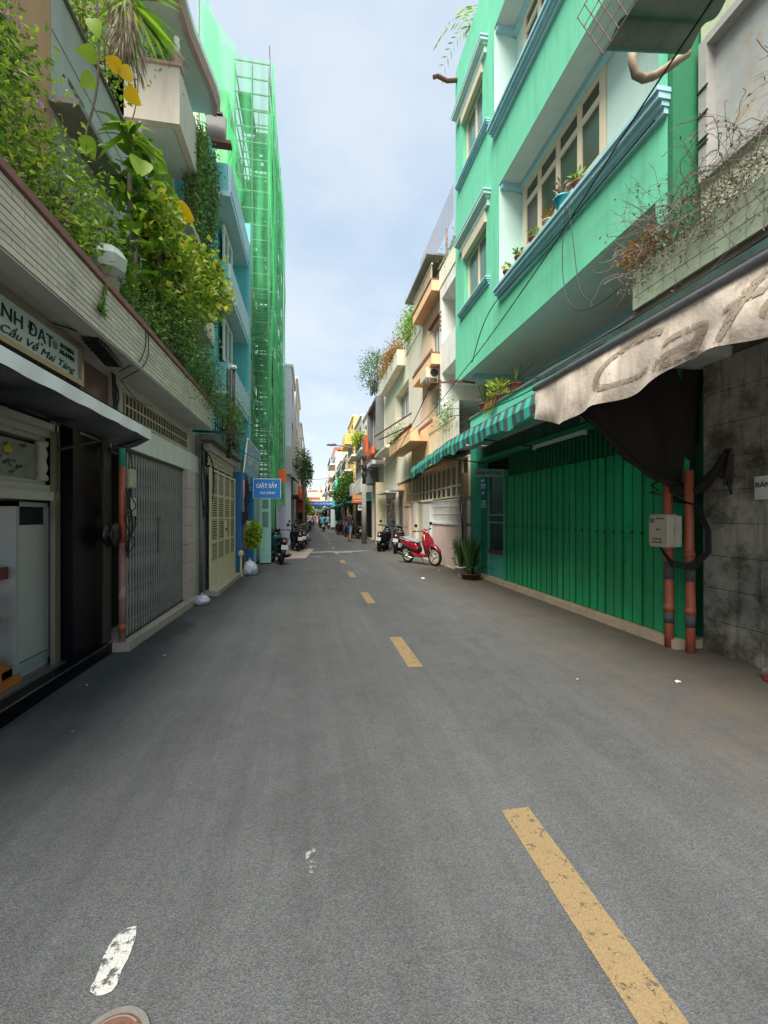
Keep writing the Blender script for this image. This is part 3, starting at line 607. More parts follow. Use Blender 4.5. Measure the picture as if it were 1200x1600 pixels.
mb.build('leaves', LF1, t); MB().tube([(3.8,9.8,12.7),(3.75,9.8,13.3)], .03, 6).build('stem', M_bark, t)
# striped awning
M_strA = mat('awning_teal', '#2a9c86', .7, .12, 4, .1, streak=.35, dirt='#2c4b44'); M_strB = mat('awning_grey', '#3d4f52', .7, .15, 4, .1, streak=.2, dirt='#252c2c')
t = thing('striped_awning', 'teal and dark grey striped awning along the front of the green doors', 'awning', (3.2, 7.5, 2.6))
mb = MB(); ya, yb = 4.55, 11.1; ns = 56
for i in range(ns):
    u0, u1 = i/ns, (i+1)/ns; mb.k = i % 2
    def zs(u): return .03*math.sin(u*37)+.015*math.sin(u*91)
    for q in range(3):
        a, b = u0+(u1-u0)*q/3, u0+(u1-u0)*(q+1)/3
        def pt(u, lv_):
            y = ya+(yb-ya)*u; e = -.33*max(0, (u-.5)*2)**1.2*.6
            if lv_ == 0: return (3.7, y, 3.28+e*.2)
            if lv_ == 1: return (3.1, y, 3.08+e*.6+.02*math.sin(u*50))
            if lv_ == 2: return (2.62, y, 2.96+e+.01*math.sin(u*60))
            if lv_ == 3: return (2.58+.008*math.sin(u*70), y, 2.82+e)
            return (2.6+.012*math.sin(u*70+1), y, 2.68+e+zs(u))
        for l_ in range(4): mb.quad(pt(a,l_), pt(b,l_), pt(b,l_+1), pt(a,l_+1))
mb.build('canopy', [M_strA, M_strB], t, True)
MB().tube([(2.63,ya,2.95),(2.63,8,2.95),(2.63,yb,2.72)], .018, 8).build('front_rail', M_steel, t)
mb = MB()
for y in (4.8, 7.2, 9.6): mb.tube([(4.05,y,2.75),(2.66,y,2.9)], .014, 6)
mb.build('support_arm', M_steeld, t)
# cafe awning
t = thing('cafe_awning', 'dirty beige awning with faded cursive Cafe lettering on its wavy valance', 'awning', (3.3, 3, 2.6))
M_beige = mat('dirty_beige_canvas', '#c4b7a8', .85, .35, 3.0, .3, 40, streak=.7, spots=.6, dirt='#6b6056')
def vz(u): return 2.94-.43-.05*math.sin(u*9.5+.5)-.03*math.sin(u*23)+.06*(u > .9)*(u-.9)*8
def val(u, v):
    y = .7+u*3.82; f_ = math.sin(u*42+1.5*math.sin(v*3))*.035*v+.03*math.sin(u*15)*v
    zt = 2.94; zb = vz(u); return (2.53+f_-.06*v*(1-v), y+.02*math.sin(v*6+u*20)*v, zt+(zb-zt)*v)
MB().grid(val, 150, 8).build('valance', M_beige, t, True)
MB().grid(lambda u, v: (2.55+v*1.75, .7+u*3.82, 2.97+.33*v-.04*math.sin(v*math.pi)), 20, 8).build('canopy_sheet', mat('shaded_canvas', '#4a3f36', .9, .2, 4, .2), t, True)  # shade of the underside put into the dark colour of the sheet
MB().tube([(2.53,.6,2.965),(2.53,4.56,2.965)], .034, 12).build('roller_tube', mat('roller_grey', '#6c6e73', .4, .25, 8, .1, metal=.4), t)
MB().grid(lambda u, v: (2.50-.02*v, .7+u*3.84, 3.0+.035*v), 40, 1).build('wrapped_edge', mat('wrap_teal', '#6f8f86', .7, .35, 9, .1), t)
cf = text('Café', .46, (2.47, 3.5, 2.58), (0,-1,0), (0,0,1), worn('faded_letters', '#a09280', .43, .9), 'lettering', t, width=2.0, shear=.35, ext=0, bold=0, res=10, sub=True)
for v in cf.data.vertices:   # the print follows the folds of the valance
    wy = v.co.y+3; wz = v.co.z+2.6; uu = (wy-.7)/3.82; zb_ = vz(uu); vv = min(1, max(0, (2.94-wz)/(2.94-zb_))); v.co.x = val(uu, vv)[0]-.006-3.3
# black shade cloth swag
t = thing('shade_cloth', 'black shade cloth swag gathered and tied to the orange pipes below the awning', 'cloth', (3.7, 4.3, 1.8))
M_cloth = mat('black_cloth', '#17130f', .9, .3, 6, .3)
HP = [(2.98,2.62),(3.2,2.42),(3.47,2.14),(3.78,1.93),(4.02,1.84),(4.24,1.80)]
def hem(u):
    k = min(4, int(u*5)); f_ = u*5-k; return (HP[k][0]*(1-f_)+HP[k+1][0]*f_, HP[k][1]*(1-f_)+HP[k+1][1]*f_)
def hem_old(u):   # lower hem from the awning edge down to the knot
    return (2.98+u*1.42, 2.66-1.02*min(1, u*1.15)**.8+.05*u) 
def sw(u, v):
    xt = 2.98+u*1.5; zt = 2.96+.3*u; hx, hz = hem(u); x = xt+(hx-xt)*v; z = zt+(hz-zt)*v
    y = 4.34-.13*u+.04*math.sin(u*16-v*5)*math.sin(v*math.pi*.8+.3)-.22*math.sin(v*math.pi)*.6*math.sin(u*math.pi)
    return (x, y, z)
MB().grid(sw, 48, 16).build('cloth', M_cloth, t, True)
mb = MB(); mb.tube([(hem(u)[0], 4.3-.12*u, hem(u)[1]+.015) for u in [i/14 for i in range(15)]], [.018+.012*math.sin(i*1.3) ** 2+.02*(i/14) for i in range(15)], 8)
mb.tube([(4.0,4.2,1.82),(4.12,4.12,1.75),(4.2,4.0,1.82),(4.25,3.9,1.98),(4.28,3.84,2.12),(4.3,3.8,2.2)], [.05,.07,.06,.045,.035,.02], 10)
mb.build('rolled_hem', M_cloth, t, True)
t = thing('hanging_rag', 'torn dark rag hanging from a nail on the mossy wall', 'cloth', (4.25, 3.6, 2.0))
MB().grid(lambda u, v: (4.29-.03*math.sin(u*9+v*3), 3.84-.1*u+.04*v, 2.2-.3*v-.12*u*v), 12, 8).tube([(4.29,3.8,1.95),(4.29,3.78,1.8),(4.3,3.77,1.72)], .015, 6).build('cloth', mat('rag', '#2a2620', .9, .3, 9, .3), t, True)
# orange pipes, meter box
for (y, x, top, lab) in ((4.27, 4.03, 2.0, 'left orange conduit with grey tape beside the green door'), (4.06, 4.1, 2.0, 'right orange conduit with grey tape beside the mossy wall')):
    t = thing('conduit_pipe', lab, 'pipe', (x, y, 0), 'orange conduits between the green door and the mossy wall')
    MB().tube([(x,y,0),(x+.005,y,.5),(x-.004,y+.01,1.2),(x,y+.02,top)], .046, 14).build('pipe', M_pvc, t, True)
    MB().tube([(x,y,.42),(x,y,.5)], .053, 14).tube([(x,y+.01,1.05),(x,y+.01,1.11)], .053, 14).build('coupling', M_pvc, t, True)
    MB().tube([(x,y,.28),(x+.003,y,.41)], .049, 14).tube([(x,y,.78),(x,y,.98)], .049, 14).build('grey_tape', mat('tape', '#4c4a4c', .7, .3, 14, .3), t, True)
t = thing('meter_box', 'cream plastic electric meter box with faint red lettering on the orange pipes', 'meter box', (3.93, 4.2, 1.15))
M_box = mat('meter_plastic', '#b3ab98', .5, .1, 8, .08, spots=.3, dirt='#7a6f5c')
MB().loft([(3.84,4.22,1.335,.125,.17,0),(3.85,4.22,1.335,.14,.185,0),(3.95,4.22,1.335,.145,.19,0),(3.965,4.22,1.335,.13,.175,0)], 28, 9).build('case', M_box, t)
MB().box(3.90,4.045,1.30,3.98,4.075,1.36).box(3.91,4.06,1.16,3.99,4.08,1.5).build('latch', M_box, t)
MB().box(3.832,4.27,1.42,3.838,4.33,1.47).build('label', mat('grey_label', '#6f7069', .7, .2, 30), t)
M_red = mat('faded_red_print', '#a05a50', .7, .1)
for s_, z, wd, ya_ in (('ĐIỆN LỰC', 1.46, .11, 4.24), ('KHÔNG MỞ', 1.23, .12, 4.29), ('NGUY HIỂM', 1.195, .14, 4.3)): text(s_, .026, (3.836, ya_, z), (0,-1,0), (0,0,1), M_red, 'lettering', t, width=wd)
text('HTC', .022, (3.836, 4.24, 1.34), (0,-1,0), (0,0,1), M_steeld, 'lettering', t)
t = thing('cable_coil', 'loop of black cable hanging behind the meter box', 'cable', (4.1, 4.0, 1.3))
mb = MB()
for k in range(4):
    o_ = k*.02; mb.tube([(4.02,4.2,1.72-o_),(4.08,4.0-o_,1.62),(4.1,3.88-o_,1.35),(4.08,3.86-o_,1.12),(4.0,3.98-o_,.98-o_),(3.95,4.15,1.0-o_),(3.93,4.3,1.15)], .009, 6)
mb.tube([(4.05,4.42,1.92),(4.0,4.5,1.86),(4.02,4.4,1.8),(4.0,4.52,1.78),(4.02,4.32,1.74)], .012, 6); mb.build('cable', M_cable, t, True)
# ------------------------------------------------------------ RIGHT, nearest: mossy wall and the house above it
W = thing('mossy_wall', 'dark mossy stone tile wall right of the orange pipes', 'wall', (4.35, 2.5, 0))
bx('backing', M_concd, W, 4.38, .3, 0, 5.2, 4.16, 3.3)
M_moss = mossmat('mossy_stone', '#a5a196', '#302d24', '#52513a', .42, .64); M_moss2 = mat('moss_green_stone', '#55543e', .9, .45, 2.2, .9, 35, objvar=.1, streak=.7, spots=.85, dirt='#1d1e14')
M_mossl = mossmat('pale_stone', '#94928b', '#4a483f', '#55543f', .5, .72)
bw, bh = .62, .355; src = {}
for r_ in range(9):
    y = 4.14
    while y > .4:
        w_ = bw if not (y == 4.14 and r_ % 2 == 1) else bw/2
        key = R.choice((0, 1)); z = r_*bh
        d_ = R.uniform(0, .004)
        o = MB().box(4.35-d_, y-w_+.003, z+.003, 4.379, y-.003, min(z+bh-.003, 3.29)).build('stone_block', (M_moss, M_moss, M_mossl)[key], W)
        y -= w_
t = thing('paper_notice', 'handwritten white paper notice on the mossy wall at the right edge', 'notice', (4.33, 3.5, 1.65))
MB().grid(lambda u, v: (4.33-.006*math.sin(u*5), 3.56-u*.26, 1.66+v*.23), 6, 3).build('paper', M_paper, t)
text('BÁN 44', .07, (4.318, 3.54, 1.78), (0,-1,0), (0,0,1), mat('pen_ink', '#3d3d44', .7, .1), 'lettering', t, width=.24)
t = thing('foil_bag', 'silvery crumpled bag with a red bottom lying at the foot of the mossy wall', 'bag', (4.1, 3.22, 0))
mb = MB(); mb.grid(lambda u, v: (4.15+.1*math.sin(v*3.14)*math.cos(u*6.283)*(1+.25*math.sin(u*25)), 3.2+.12*math.sin(v*3.14)*math.sin(u*6.283), .07-.07*math.cos(v*3.14)*(1+.1*math.sin(u*17))), 22, 10)
mb.build('foil', mat('foil', '#9b9c9c', .3, .4, 20, .6, metal=.6), t); MB().lathe([(.06,0),(.11,.012),(.1,.04)], (4.15,3.2,.002), 18).build('red_base', mat('red_plastic', '#8f2a22', .5, .15), t)
H0 = thing('near_right_house', 'weathered house above the mossy wall with a stained silver shutter and tiled planter ledge', 'building', (4, 2, 3.3))
bx('ledge_slab', M_concd, H0, 3.05, .2, 3.32, 5.2, 3.77, 3.44)
f0 = fx(3.9, 1); mb = MB(); holes(mb, f0, .2, 3.74, 3.45, 9, [(.9, 3.72, 4.85, 6.25)], .12); mb.quad((3.9,3.74,3.45),(9,3.74,3.45),(9,3.74,9),(3.9,3.74,9)); mb.quad((3.9,.2,3.45),(9,.2,3.45),(9,.2,9),(3.9,.2,9))
mb.build('upper_wall', mat('greenish_white_wall', '#a9b196', .85, .15, 2, .3, streak=.55, dirt='#5d5a45'), H0)
o = MB(); fbox(o, f0, .9, 3.63, 4.93, 6.17, .05, .1); o.build('stained_shutter', mat('stained_silver', '#9fa3a0', .5, .25, 1.6, .15, 30, metal=.15, streak=.6, spots=.75, dirt='#a08253'), H0)
o = MB(); fbox(o, f0, 3.63, 3.72, 4.85, 6.25, -.05, .08); fbox(o, f0, .9, 3.63, 4.85, 4.93, -.05, .08); fbox(o, f0, .9, 3.63, 6.17, 6.25, -.05, .08); o.build('shutter_frame', mat('frame_grey', '#a09c98', .5, .15, 6, .1, metal=.2), H0)
o = MB()
for z in (4.95, 5.0, 5.25, 5.5): o.box(3.835, 3.61, z+.25, 3.85, 3.73, z+.265)
o.build('clip', M_steeld, H0)
pl = MB(); pl.box(3.03, 1.2, 3.45, 3.07, 3.62, 3.82).box(3.07, 3.58, 3.45, 3.5, 3.62, 3.82); pl.build('planter_wall', M_conc, H0)
M_tile = mat('mint_tile', '#bccdb2', .35, .1, 5, .05, objvar=.06, spots=.35, dirt='#6d7257')
src = MB().box(3.018, 0, 0, 3.029, .112, .112).build('tile', M_tile, H0); src.data.transform(Matrix.Translation(Vector((4,2,3.3)))); src.location = (-4, 3.5-2, .16)
first = True
for i in range(17):
    for j in range(3):
        if first: first = False; src.location = (-4, 3.505-2, .155); continue
        piece('tile', src, H0, (-4, 3.505-.12*i-2, .155+.12*j))
t = thing('dead_vines', 'tangle of dry brown leafless vines spilling over the tiled planter', 'plant', (3.2, 2.8, 3.8))
mb = MB(); lf = MB()
for i in range(430):
    p = Vector((3.15+jit(.15), R.uniform(1.3, 3.55), 3.78+R.uniform(0, .25))); d = Vector((R.uniform(-.7,.2), jit(.9), R.uniform(-.35, 1.1))).normalized(); pts = [p.copy()]
    for q in range(9):
        d = (d+Vector((jit(.5)-.05, jit(.5), jit(.5)-.12))).normalized(); p = p+d*.075; pts.append(p.copy())
        if R.random() < .35: lf.leaf(p, Vector((jit(1), jit(1), jit(1))), .03, .015)
    mb.tube(pts, R.choice((.0012, .0018, .0028)), 3, False)
mb.build('vine_stem', mat('dry_vine', '#857a6e', .9, .2, 9), t); lf.build('dry_leaf', LFd, t)
mb = MB()
for i in range(1500):
    y = 2.5+R.random()**.8*1.2; p = Vector((3.0+jit(.16), min(3.75, y), 3.62+R.random()*.42)); mb.leaf(p, Vector((jit(1), jit(1), jit(1))), .035, .014)
mb.build('seed_tuft', LFd, t)
mb = MB()
for i in range(260): p = Vector((3.02+jit(.1), 3.45+jit(.22), 3.82+R.random()*.2)); mb.leaf(p, Vector((-.4, .8*R.random(), R.uniform(-.2,1))), .08, .018)
mb.build('yellow_grass', LFo, t)
# corrugated canopy overhead
t = thing('corrugated_canopy', 'corrugated metal canopy with a pink lattice edge seen from below at the top right', 'canopy', (2.9, 2, 5.1))
MB().grid(lambda u, v: (2.24+u*.72, .4+v*2.6, 5.13+.1*u+.03*math.sin(v*2*math.pi*11)), 4, 208).build('corrugated_sheet', mat('weathered_zinc', '#5d6c66', .5, .25, 3, .1, metal=.35, streak=.5, dirt='#2c302b'), t, True)
mb = MB()
for y in (1.0, 2.3): mb.bar((3.88,y,4.9+.0),(2.35,y,5.12),.035)
mb.build('bracket', M_rust, t)
mb = MB()
for i in range(30): mb.bar((2.02,.5+i*.086,5.34),(2.24,.5+i*.086,5.1),.005)
for k in range(5): mb.bar((2.02+.055*k,.4,5.34-.06*k),(2.02+.055*k,3.0,5.34-.06*k),.005)
mb.build('lattice_edge', mat('pink_lattice', '#8f6c66', .7, .2), t)
t = thing('curved_drain_pipe', 'old curved drain pipe hooking out under the corrugated canopy', 'drain pipe', (3.2, 3.3, 5.2))
MB().tube([(3.3,3.3,5.62),(3.14,3.25,5.47),(3.06,3.28,5.42),(2.96,3.3,5.36),(2.86,3.3,5.32),(2.78,3.3,5.34),(2.75,3.3,5.45),(2.75,3.3,5.55)], .034, 12).build('pipe', mat('old_pipe', '#7a6a55', .7, .3, 9, .2), t, True)
# ------------------------------------------------------------ LEFT: tiled terrace house with the black granite shop
LT = thing('terrace_house', 'low house with a tiled terrace parapet, black granite shop and folding steel gate', 'building', (-2.3, 5, 0))
M_gtile = mat('parapet_tile', '#d0c6b4', .6, .14, 9, .35, 55, objvar=.09, spots=.35, dirt='#6f6656')
M_grout = mat('grout_dark', '#2e2a25', .9, .2, 9, .3)
PX, PY0, PY1, PZ0, PZ1 = -1.75, .6, 7.97, 3.04, 3.47
bx('parapet_core', M_grout, LT, -1.90, PY0, PZ0, PX-.008, PY1, PZ1)
rows, tl = 9, .232; th_ = (PZ1-PZ0)/rows
src = MB().box(PX-.008, 0, 0, PX+.004, tl-.007, th_-.009).build('tile', M_gtile, LT)
src.data.transform(Matrix.Translation(Vector((-2.3,5,0)))); n_ = 0
for r_ in range(rows):
    y = PY0-(r_ % 2)*tl/2+.05
    while y < PY1-tl*.4:
        if y >= PY0:
            loc = (2.3+R.choice((0, 0, .0015)), min(y, PY1-tl)-5, PZ0+r_*th_+.003)
            if n_ == 0: src.location = loc
            else: piece('tile', src, LT, loc)
            n_ += 1
        y += tl
src.location = (2.3, PY0+.05-5, PZ0+.003)
bx('soffit_edge', mat('soffit_white', '#c6c5be', .85, .12, 2, .2, spots=.3, dirt='#55514a'), LT, -1.91, PY0, PZ0-.012, PX-.004, PY1, PZ0-.002)
bx('parapet_coping', mat('pink_coping', '#8f5f58', .7, .2, 6, .4, streak=.4, dirt='#3f2e28'), LT, -1.93, PY0, PZ1+.002, PX+.03, PY1+.02, PZ1+.055)
M_soffw = mat('soffit_white', '#b4b3ac', .85, .12, 2, .2, spots=.3, dirt='#55514a')
bx('terrace_slab', M_soffw, LT, -6, PY0, 3.05, -1.901, PY1, 3.2)
# wall planes at street level
M_greyw = mat('white_wall_left', '#b9b4a8', .8, .1, 2, .2, streak=.4, dirt='#5c564b')
bx('wall', M_greyw, LT, -2.4, 5.22, 2.27, -2.12, 8.35, 3.045)
bx('beam', M_white, LT, -2.118, 5.24, 2.27, -2.04, 8.35, 2.58)
M_ptile = mat('pale_pillar_tile', '#b7a9a3', .45, .08, 5, .1, objvar=.06)
for j in range(7):
    bx('pillar_tile', M_ptile, LT, -2.5, 7.475, .1+j*.31+.003, -2.02, 8.0, .1+(j+1)*.31-.003)
bx('pillar', M_greyw, LT, -2.5, 8.0, 0, -2.06, 8.38, 2.27); bx('pillar_core', M_grout, LT, -2.49, 7.48, 0, -2.025, 7.995, 2.27)
o = MB(); o.prism([(-2.5,5.12),(-1.99,5.12),(-1.93,7.98),(-2.5,7.98)], 0, .1, 'z'); o.build('threshold', mat('pale_threshold', '#a69c8e', .7, .18, 5, .5, 40, spots=.45, dirt='#6a5f52'), LT)
# transom grille
bx('transom_dark', mat('brown_dark', '#2b211a', .8, .2), LT, -2.12, 5.3, 2.64, -2.116, 7.75, 2.9)
gb = MB().box(-2.112, 0, 2.64, -2.098, .022, 2.9).build('grille_bar', mat('grille_beige', '#9c8e78', .6, .2, 8), LT)
gb.data.transform(Matrix.Translation(Vector((-2.3,5,0)))); gb.location = (2.3, .3, 0)
for i in range(1, 24): piece('grille_bar', gb, LT, (2.3, .3+.106*i, 0))
o = MB(); o.box(-2.115,5.26,2.61,-2.08,7.8,2.645).box(-2.115,5.26,2.895,-2.08,7.8,2.93); o.build('grille_frame', M_greyw, LT)
bx('grille_rail', M_creamw, LT, -2.1, 5.3, 2.76, -2.09, 7.76, 2.775)
# folding scissor gate
g = thing('folding_gate', 'grey folding steel scissor gate closed across the garage opening', 'gate', (-2.12, 6.3, .1))
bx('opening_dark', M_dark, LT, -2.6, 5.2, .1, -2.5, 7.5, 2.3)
M_gate = mat('gate_steel', '#8d918b', .5, .12, 5, .05, metal=.2, streak=.35, dirt='#47433c')
ns = 25; sp = (7.46-5.33)/ns
s0 = MB().box(-2.104, 0, .1, -2.094, .036, 2.26).build('slat', M_gate, g); s0.data.transform(Matrix.Translation(Vector((-2.12,6.3,.1)))); s0.location = (2.12, 5.33-6.3, -.1)
for i in range(1, ns+1): piece('slat', s0, g, (2.12, 5.33+sp*i-6.3, -.1))
mb = MB()
for q in range(5):
    z = .2+q*.42
    mb.bar((-2.11,.018,z),(-2.11,sp+.018,z+.4),.012,.005); mb.bar((-2.116,.018,z+.4),(-2.116,sp+.018,z),.012,.005)
l0 = mb.build('lattice_strip', M_gate, g); l0.data.transform(Matrix.Translation(Vector((-2.12,6.3,.1)))); l0.location = (2.12, 5.33-6.3, -.1)
for i in range(1, ns): piece('lattice_strip', l0, g, (2.12, 5.33+sp*i-6.3, -.1))
mb = MB()
for i in range(ns): mb.box(-2.45, 5.33+sp*i, .1, -2.443, 5.33+sp*(i+1)-.03, 2.26)
mb.build('backing_strip', mat('gate_back', '#1b1d1b', .8, .2), g)
mb = MB().box(-2.09,6.33,1.0,-2.07,6.38,1.5); mb.cbox(-2.075,6.36,1.2,.03,.07,.1).cbox(-2.075,6.36,1.45,.03,.05,.06); mb.build('lock', M_steel, g)
bx('bottom_rail', M_steeld, g, -2.16, 5.3, .101, -2.08, 7.47, .125); bx('top_rail', M_steeld, g, -2.16, 5.3, 2.235, -2.08, 7.47, 2.268)
# black granite shop front
bx('granite_pillar', M_black, LT, -2.9, 4.5, .0, -2.24, 5.06, 2.72)
bx('brown_tile_strip', mat('dark_brown_tile', '#3b352d', .35, .3, 4, .1), LT, -2.6, 5.07, 0, -2.22, 5.24, 2.6)
bx('black_plinth', M_black, LT, -5, .3, 0, -2.16, 5.13, .11)
bx('plinth_edge', mat('polished_edge', '#3d4145', .15, .1, bump=0), LT, -2.17, .3, .112, -2.155, 5.13, .12)
bx('black_fascia', mat('black_fascia', '#101113', .4, .3), LT, -2.6, .3, 2.5, -2.26, 4.8, 3.045)
bx('reflective_granite', mat('brown_granite', '#6d5345', .3, .3, 7, .03, spec=.8), LT, -2.5, 4.62, 2.3, -2.235, 5.2, 3.045)
bx('shop_floor', mat('grey_granite_floor', '#4c4c4a', .2, .25, 20, .05), LT, -6, .3, .1, -2.3, 4.5, .13)
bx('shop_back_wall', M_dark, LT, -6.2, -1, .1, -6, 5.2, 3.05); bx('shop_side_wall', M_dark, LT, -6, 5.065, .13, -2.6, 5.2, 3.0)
fr = MB(); fr.box(-2.38,4.40,.13,-2.34,4.43,2.5).box(-2.38,4.46,.13,-2.34,4.485,2.5)
fr.build('shop_door_frame', mat('champagne_aluminium', '#857d6c', .35, .1, metal=.4), LT)
# things on show in the shop
cab = thing('display_cabinet', 'grey white glass fronted display cabinet inside the black shop', 'cabinet', (-2.75, 4.1, .13))
M_cab = mat('cabinet_white', '#8e9290', .5, .06, bump=.03)
o = MB(); o.box(-2.6,4.02,.13,-2.43,4.06,1.62).box(-2.6,4.46,.13,-2.43,4.485,1.62).box(-2.6,4.02,.13,-2.43,4.485,.2).box(-2.6,4.02,1.58,-2.43,4.485,1.62); o.build('frame', M_cab, cab)
bx('frosted_panel', mat('frosted_panel', '#9a9d98', .3, .05, bump=0), cab, -2.445, 4.06, .26, -2.435, 4.46, 1.42)
bx('rail', mat('pale_blue_frame', '#7b8c8f', .4, .05), cab, -2.44, 3.84, .18, -2.42, 4.485, .25)
bx('inside', M_dark, cab, -2.58, 4.06, 1.42, -2.47, 4.46, 1.58)
cas = thing('ornate_chest', 'large white ornate carved funeral chest on top of the display cabinet', 'ornate box', (-2.8, 3.9, 1.64))
M_orn = mat('ornate_white', '#a9a69b', .5, .1, 9, .3, spots=.25, dirt='#6d6a60')
def prof(z0, z1, e): return MB().box(-3.3+e*0, 3.1-e, z0, -2.42+e, 4.4+e, z1)
mb = MB()
for z0, z1, e in ((1.64,1.72,.07),(1.72,1.78,.04),(1.78,1.82,.0),(2.18,2.22,.0),(2.22,2.28,.04),(2.28,2.34,.08)): mb.box(-3.3, 3.0-e, z0, -2.42+e, 4.4+e, z1)
mb.build('moulding', M_orn, cas)
bx('body', mat('ornate_panel', '#7d8078', .5, .25, 9, .2), cas, -3.25, 3.05, 1.82, -2.45, 4.38, 2.14)
mb = MB()
for y in (3.02, 3.6, 4.36): mb.lathe([(.05,0),(.055,.03),(.035,.06),(.05,.12),(.035,.18),(.05,.24),(.035,.3),(.055,.33),(.05,.36)], (-2.43,y,1.82), 14)
mb.build('turned_column', M_orn, cas, True)
mb = MB()
for i in range(14): mb.lathe([(.001,0),(.02,.0),(.015,.012),(.001,.014)], (-2.43, 3.15+i*.08, 1.68), 8, 'x')
mb.build('carved_motif', mat('motif_grey', '#62635c', .6, .1), cas)
mb = MB()
for i in range(26): p = Vector((-2.445, R.uniform(3.7,4.15), R.uniform(1.86,2.14))); mb.leaf(p, Vector((.1, jit(1), jit(1))), .05, .03)
mb.build('painted_flower', mat('motif_dark', '#3a4438', .6, .3), cas)
mb = MB(); mb.lathe([(.001,0),(.05,.0),(.04,.01),(.001,.012)], (-2.446,3.95,2.05), 14, 'x'); mb.build('yellow_crest', mat('crest_yellow', '#b39a2a', .5, .2), cas)
bx('lid', M_orn, cas, -3.2, 3.1, 2.34, -2.6, 4.2, 2.44)
t = thing('red_shelf', 'dark red lacquered shelf at the left edge inside the shop', 'shelf', (-2.6, 3.5, 1.0)); bx('board', mat('red_lacquer', '#5c1418', .3, .2), t, -3.2, 3.0, .98, -2.47, 3.99, 1.08); bx('leg', mat('red_lacquer', '#5c1418'), t, -3.15, 3.1, .13, -3.1, 3.15, .98)
t = thing('orange_wood_stand', 'low orange wooden stand on the shop floor at the left edge', 'stand', (-2.5, 3.7, .13))
MB().box(-2.9,3.4,.13,-2.38,4.0,.19).box(-2.86,3.45,.19,-2.42,3.96,.27).box(-2.84,3.5,.27,-2.46,3.93,.33).build('tier', M_wood, t)
t = thing('carved_statue', 'small carved statue with an orange scarf on the wooden stand', 'statue', (-2.6, 3.66, .32))
MB().lathe([(.05,0),(.06,.03),(.035,.08),(.05,.16),(.06,.25),(.045,.33),(.03,.38),(.05,.42),(.055,.47),(.03,.52),(.001,.54)], (-2.52,3.86,.33), 14).build('figure', mat('statue_grey', '#8d8574', .5, .3, 14, .3), t, True)
MB().lathe([(.062,0),(.075,.03),(.06,.05)], (-2.52,3.86,.63), 14).build('scarf', M_wood, t, True)
MB()
t = thing('blue_vase', 'deep blue glazed vase beside the ornate chest', 'vase', (-2.55, 3.5, 1.66)); MB().lathe([(.05,0),(.09,.1),(.1,.2),(.06,.33),(.04,.38),(.06,.42)], (-2.42,3.28,1.66), 16).build('vase', mat('glaze_blue', '#10255c', .15, .2), t, True)
# the shop sign
t = thing('shop_sign', 'framed white THÀNH ĐẠT signboard over the black shop', 'sign', (-2.05, 3.2, 2.7))
M_sign = mat('sign_pale', '#b4c3bf', .35, .06, 3, .02)
bx('board', M_sign, t, -2.16, 1.6, 2.71, -2.06, 4.22, 2.99)
o = MB(); o.box(-2.16,1.56,2.665,-2.03,4.26,2.71).box(-2.16,1.56,2.99,-2.03,4.26,3.03).box(-2.16,4.222,2.71,-2.03,4.26,2.99); o.build('frame', mat('brass_frame', '#a3937a', .3, .1, metal=.5), t)
M_ink = mat('black_letters', '#141418', .5, .05, bump=0)
text('THÀNH ĐẠT', .135, (-2.055, 2.94, 2.845), (0,1,0), (0,0,1), M_ink, 'lettering', t, width=.9)
text('Theo Yêu Cầu Về Mai Táng', .085, (-2.055, 2.72, 2.745), (0,1,0), (0,0,1), M_ink, 'lettering', t, width=1.44, shear=.4)
text('8:1984', .05, (-2.055, 3.94, 2.905), (0,1,0), (0,0,1), M_ink, 'lettering', t, width=.2, bold=.002); text('36:1984', .05, (-2.055, 3.93, 2.85), (0,1,0), (0,0,1), M_ink, 'lettering', t, width=.22, bold=.002)
MB().lathe([(.001,0),(.035,0),(.03,.006),(.001,.006)], (-2.058,3.87,2.89), 16, 'x').build('emblem', mat('emblem_tan', '#86735a', .5, .3), t)
# awning of the shop
t = thing('shop_awning', 'black and silver tarpaulin awning with a white front edge over the black shop', 'awning', (-1.8, 3, 2.3))
M_tarp = mat('silver_black_tarp', '#101216', .28, .35, 5, .35, 18, spec=.7); M_wtarp = mat('white_tarp', '#dfe3e4', .4, .08, 4, .1)
MB().grid(lambda u, v: (-1.5-.008*math.sin(u*60)*v, .5+u*3.85, 2.36-.05*u-.09*v), 60, 3).build('white_edge', M_wtarp, t, True)
def tb(u, v):
    y = .5+u*3.85-(0 if v < .9 else 0); w_ = math.sin(u*34+v*2)*.02*math.sin(v*3.1)
    return (-1.505-.13*v-.05*v*v, y-.18*v*(u > .97), 2.27-.05*u-.16*v+.05*v*v+w_)
MB().grid(tb, 90, 8).build('tarp_flap', M_tarp, t, True)
MB().grid(lambda u, v: (-1.5-.76*v, .5+u*3.85, 2.37-.05*u+.2*v+.02*math.sin(u*20)*math.sin(v*3)), 20, 8).build('tarp_sheet', M_tarp, t, True)
mb = MB(); mb.tube([(-1.53,.5,2.34),(-1.53,4.35,2.29)], .014, 6)
for y in (1.5,4.3): mb.tube([(-2.26,y,2.1),(-1.55,y,2.29)], .014, 6)
mb.build('rail', M_steeld, t)
t = thing('floodlight', 'black floodlight hanging under the tiled terrace soffit', 'lamp', (-1.85, 3.7, 2.95))
MB().prism([(4.0,3.035),(4.05,3.045),(4.5,2.97),(4.48,2.93),(4.42,2.925),(4.02,3.0)], -1.93, -1.80, 'x').build('housing', mat('black_metal', '#131316', .6, .2, 20, .2), t)
mb = MB()
for i in range(7): mb.box(-1.935, 4.07+i*.055, 2.985-i*.009, -1.795, 4.08+i*.055, 3.044-i*.011)
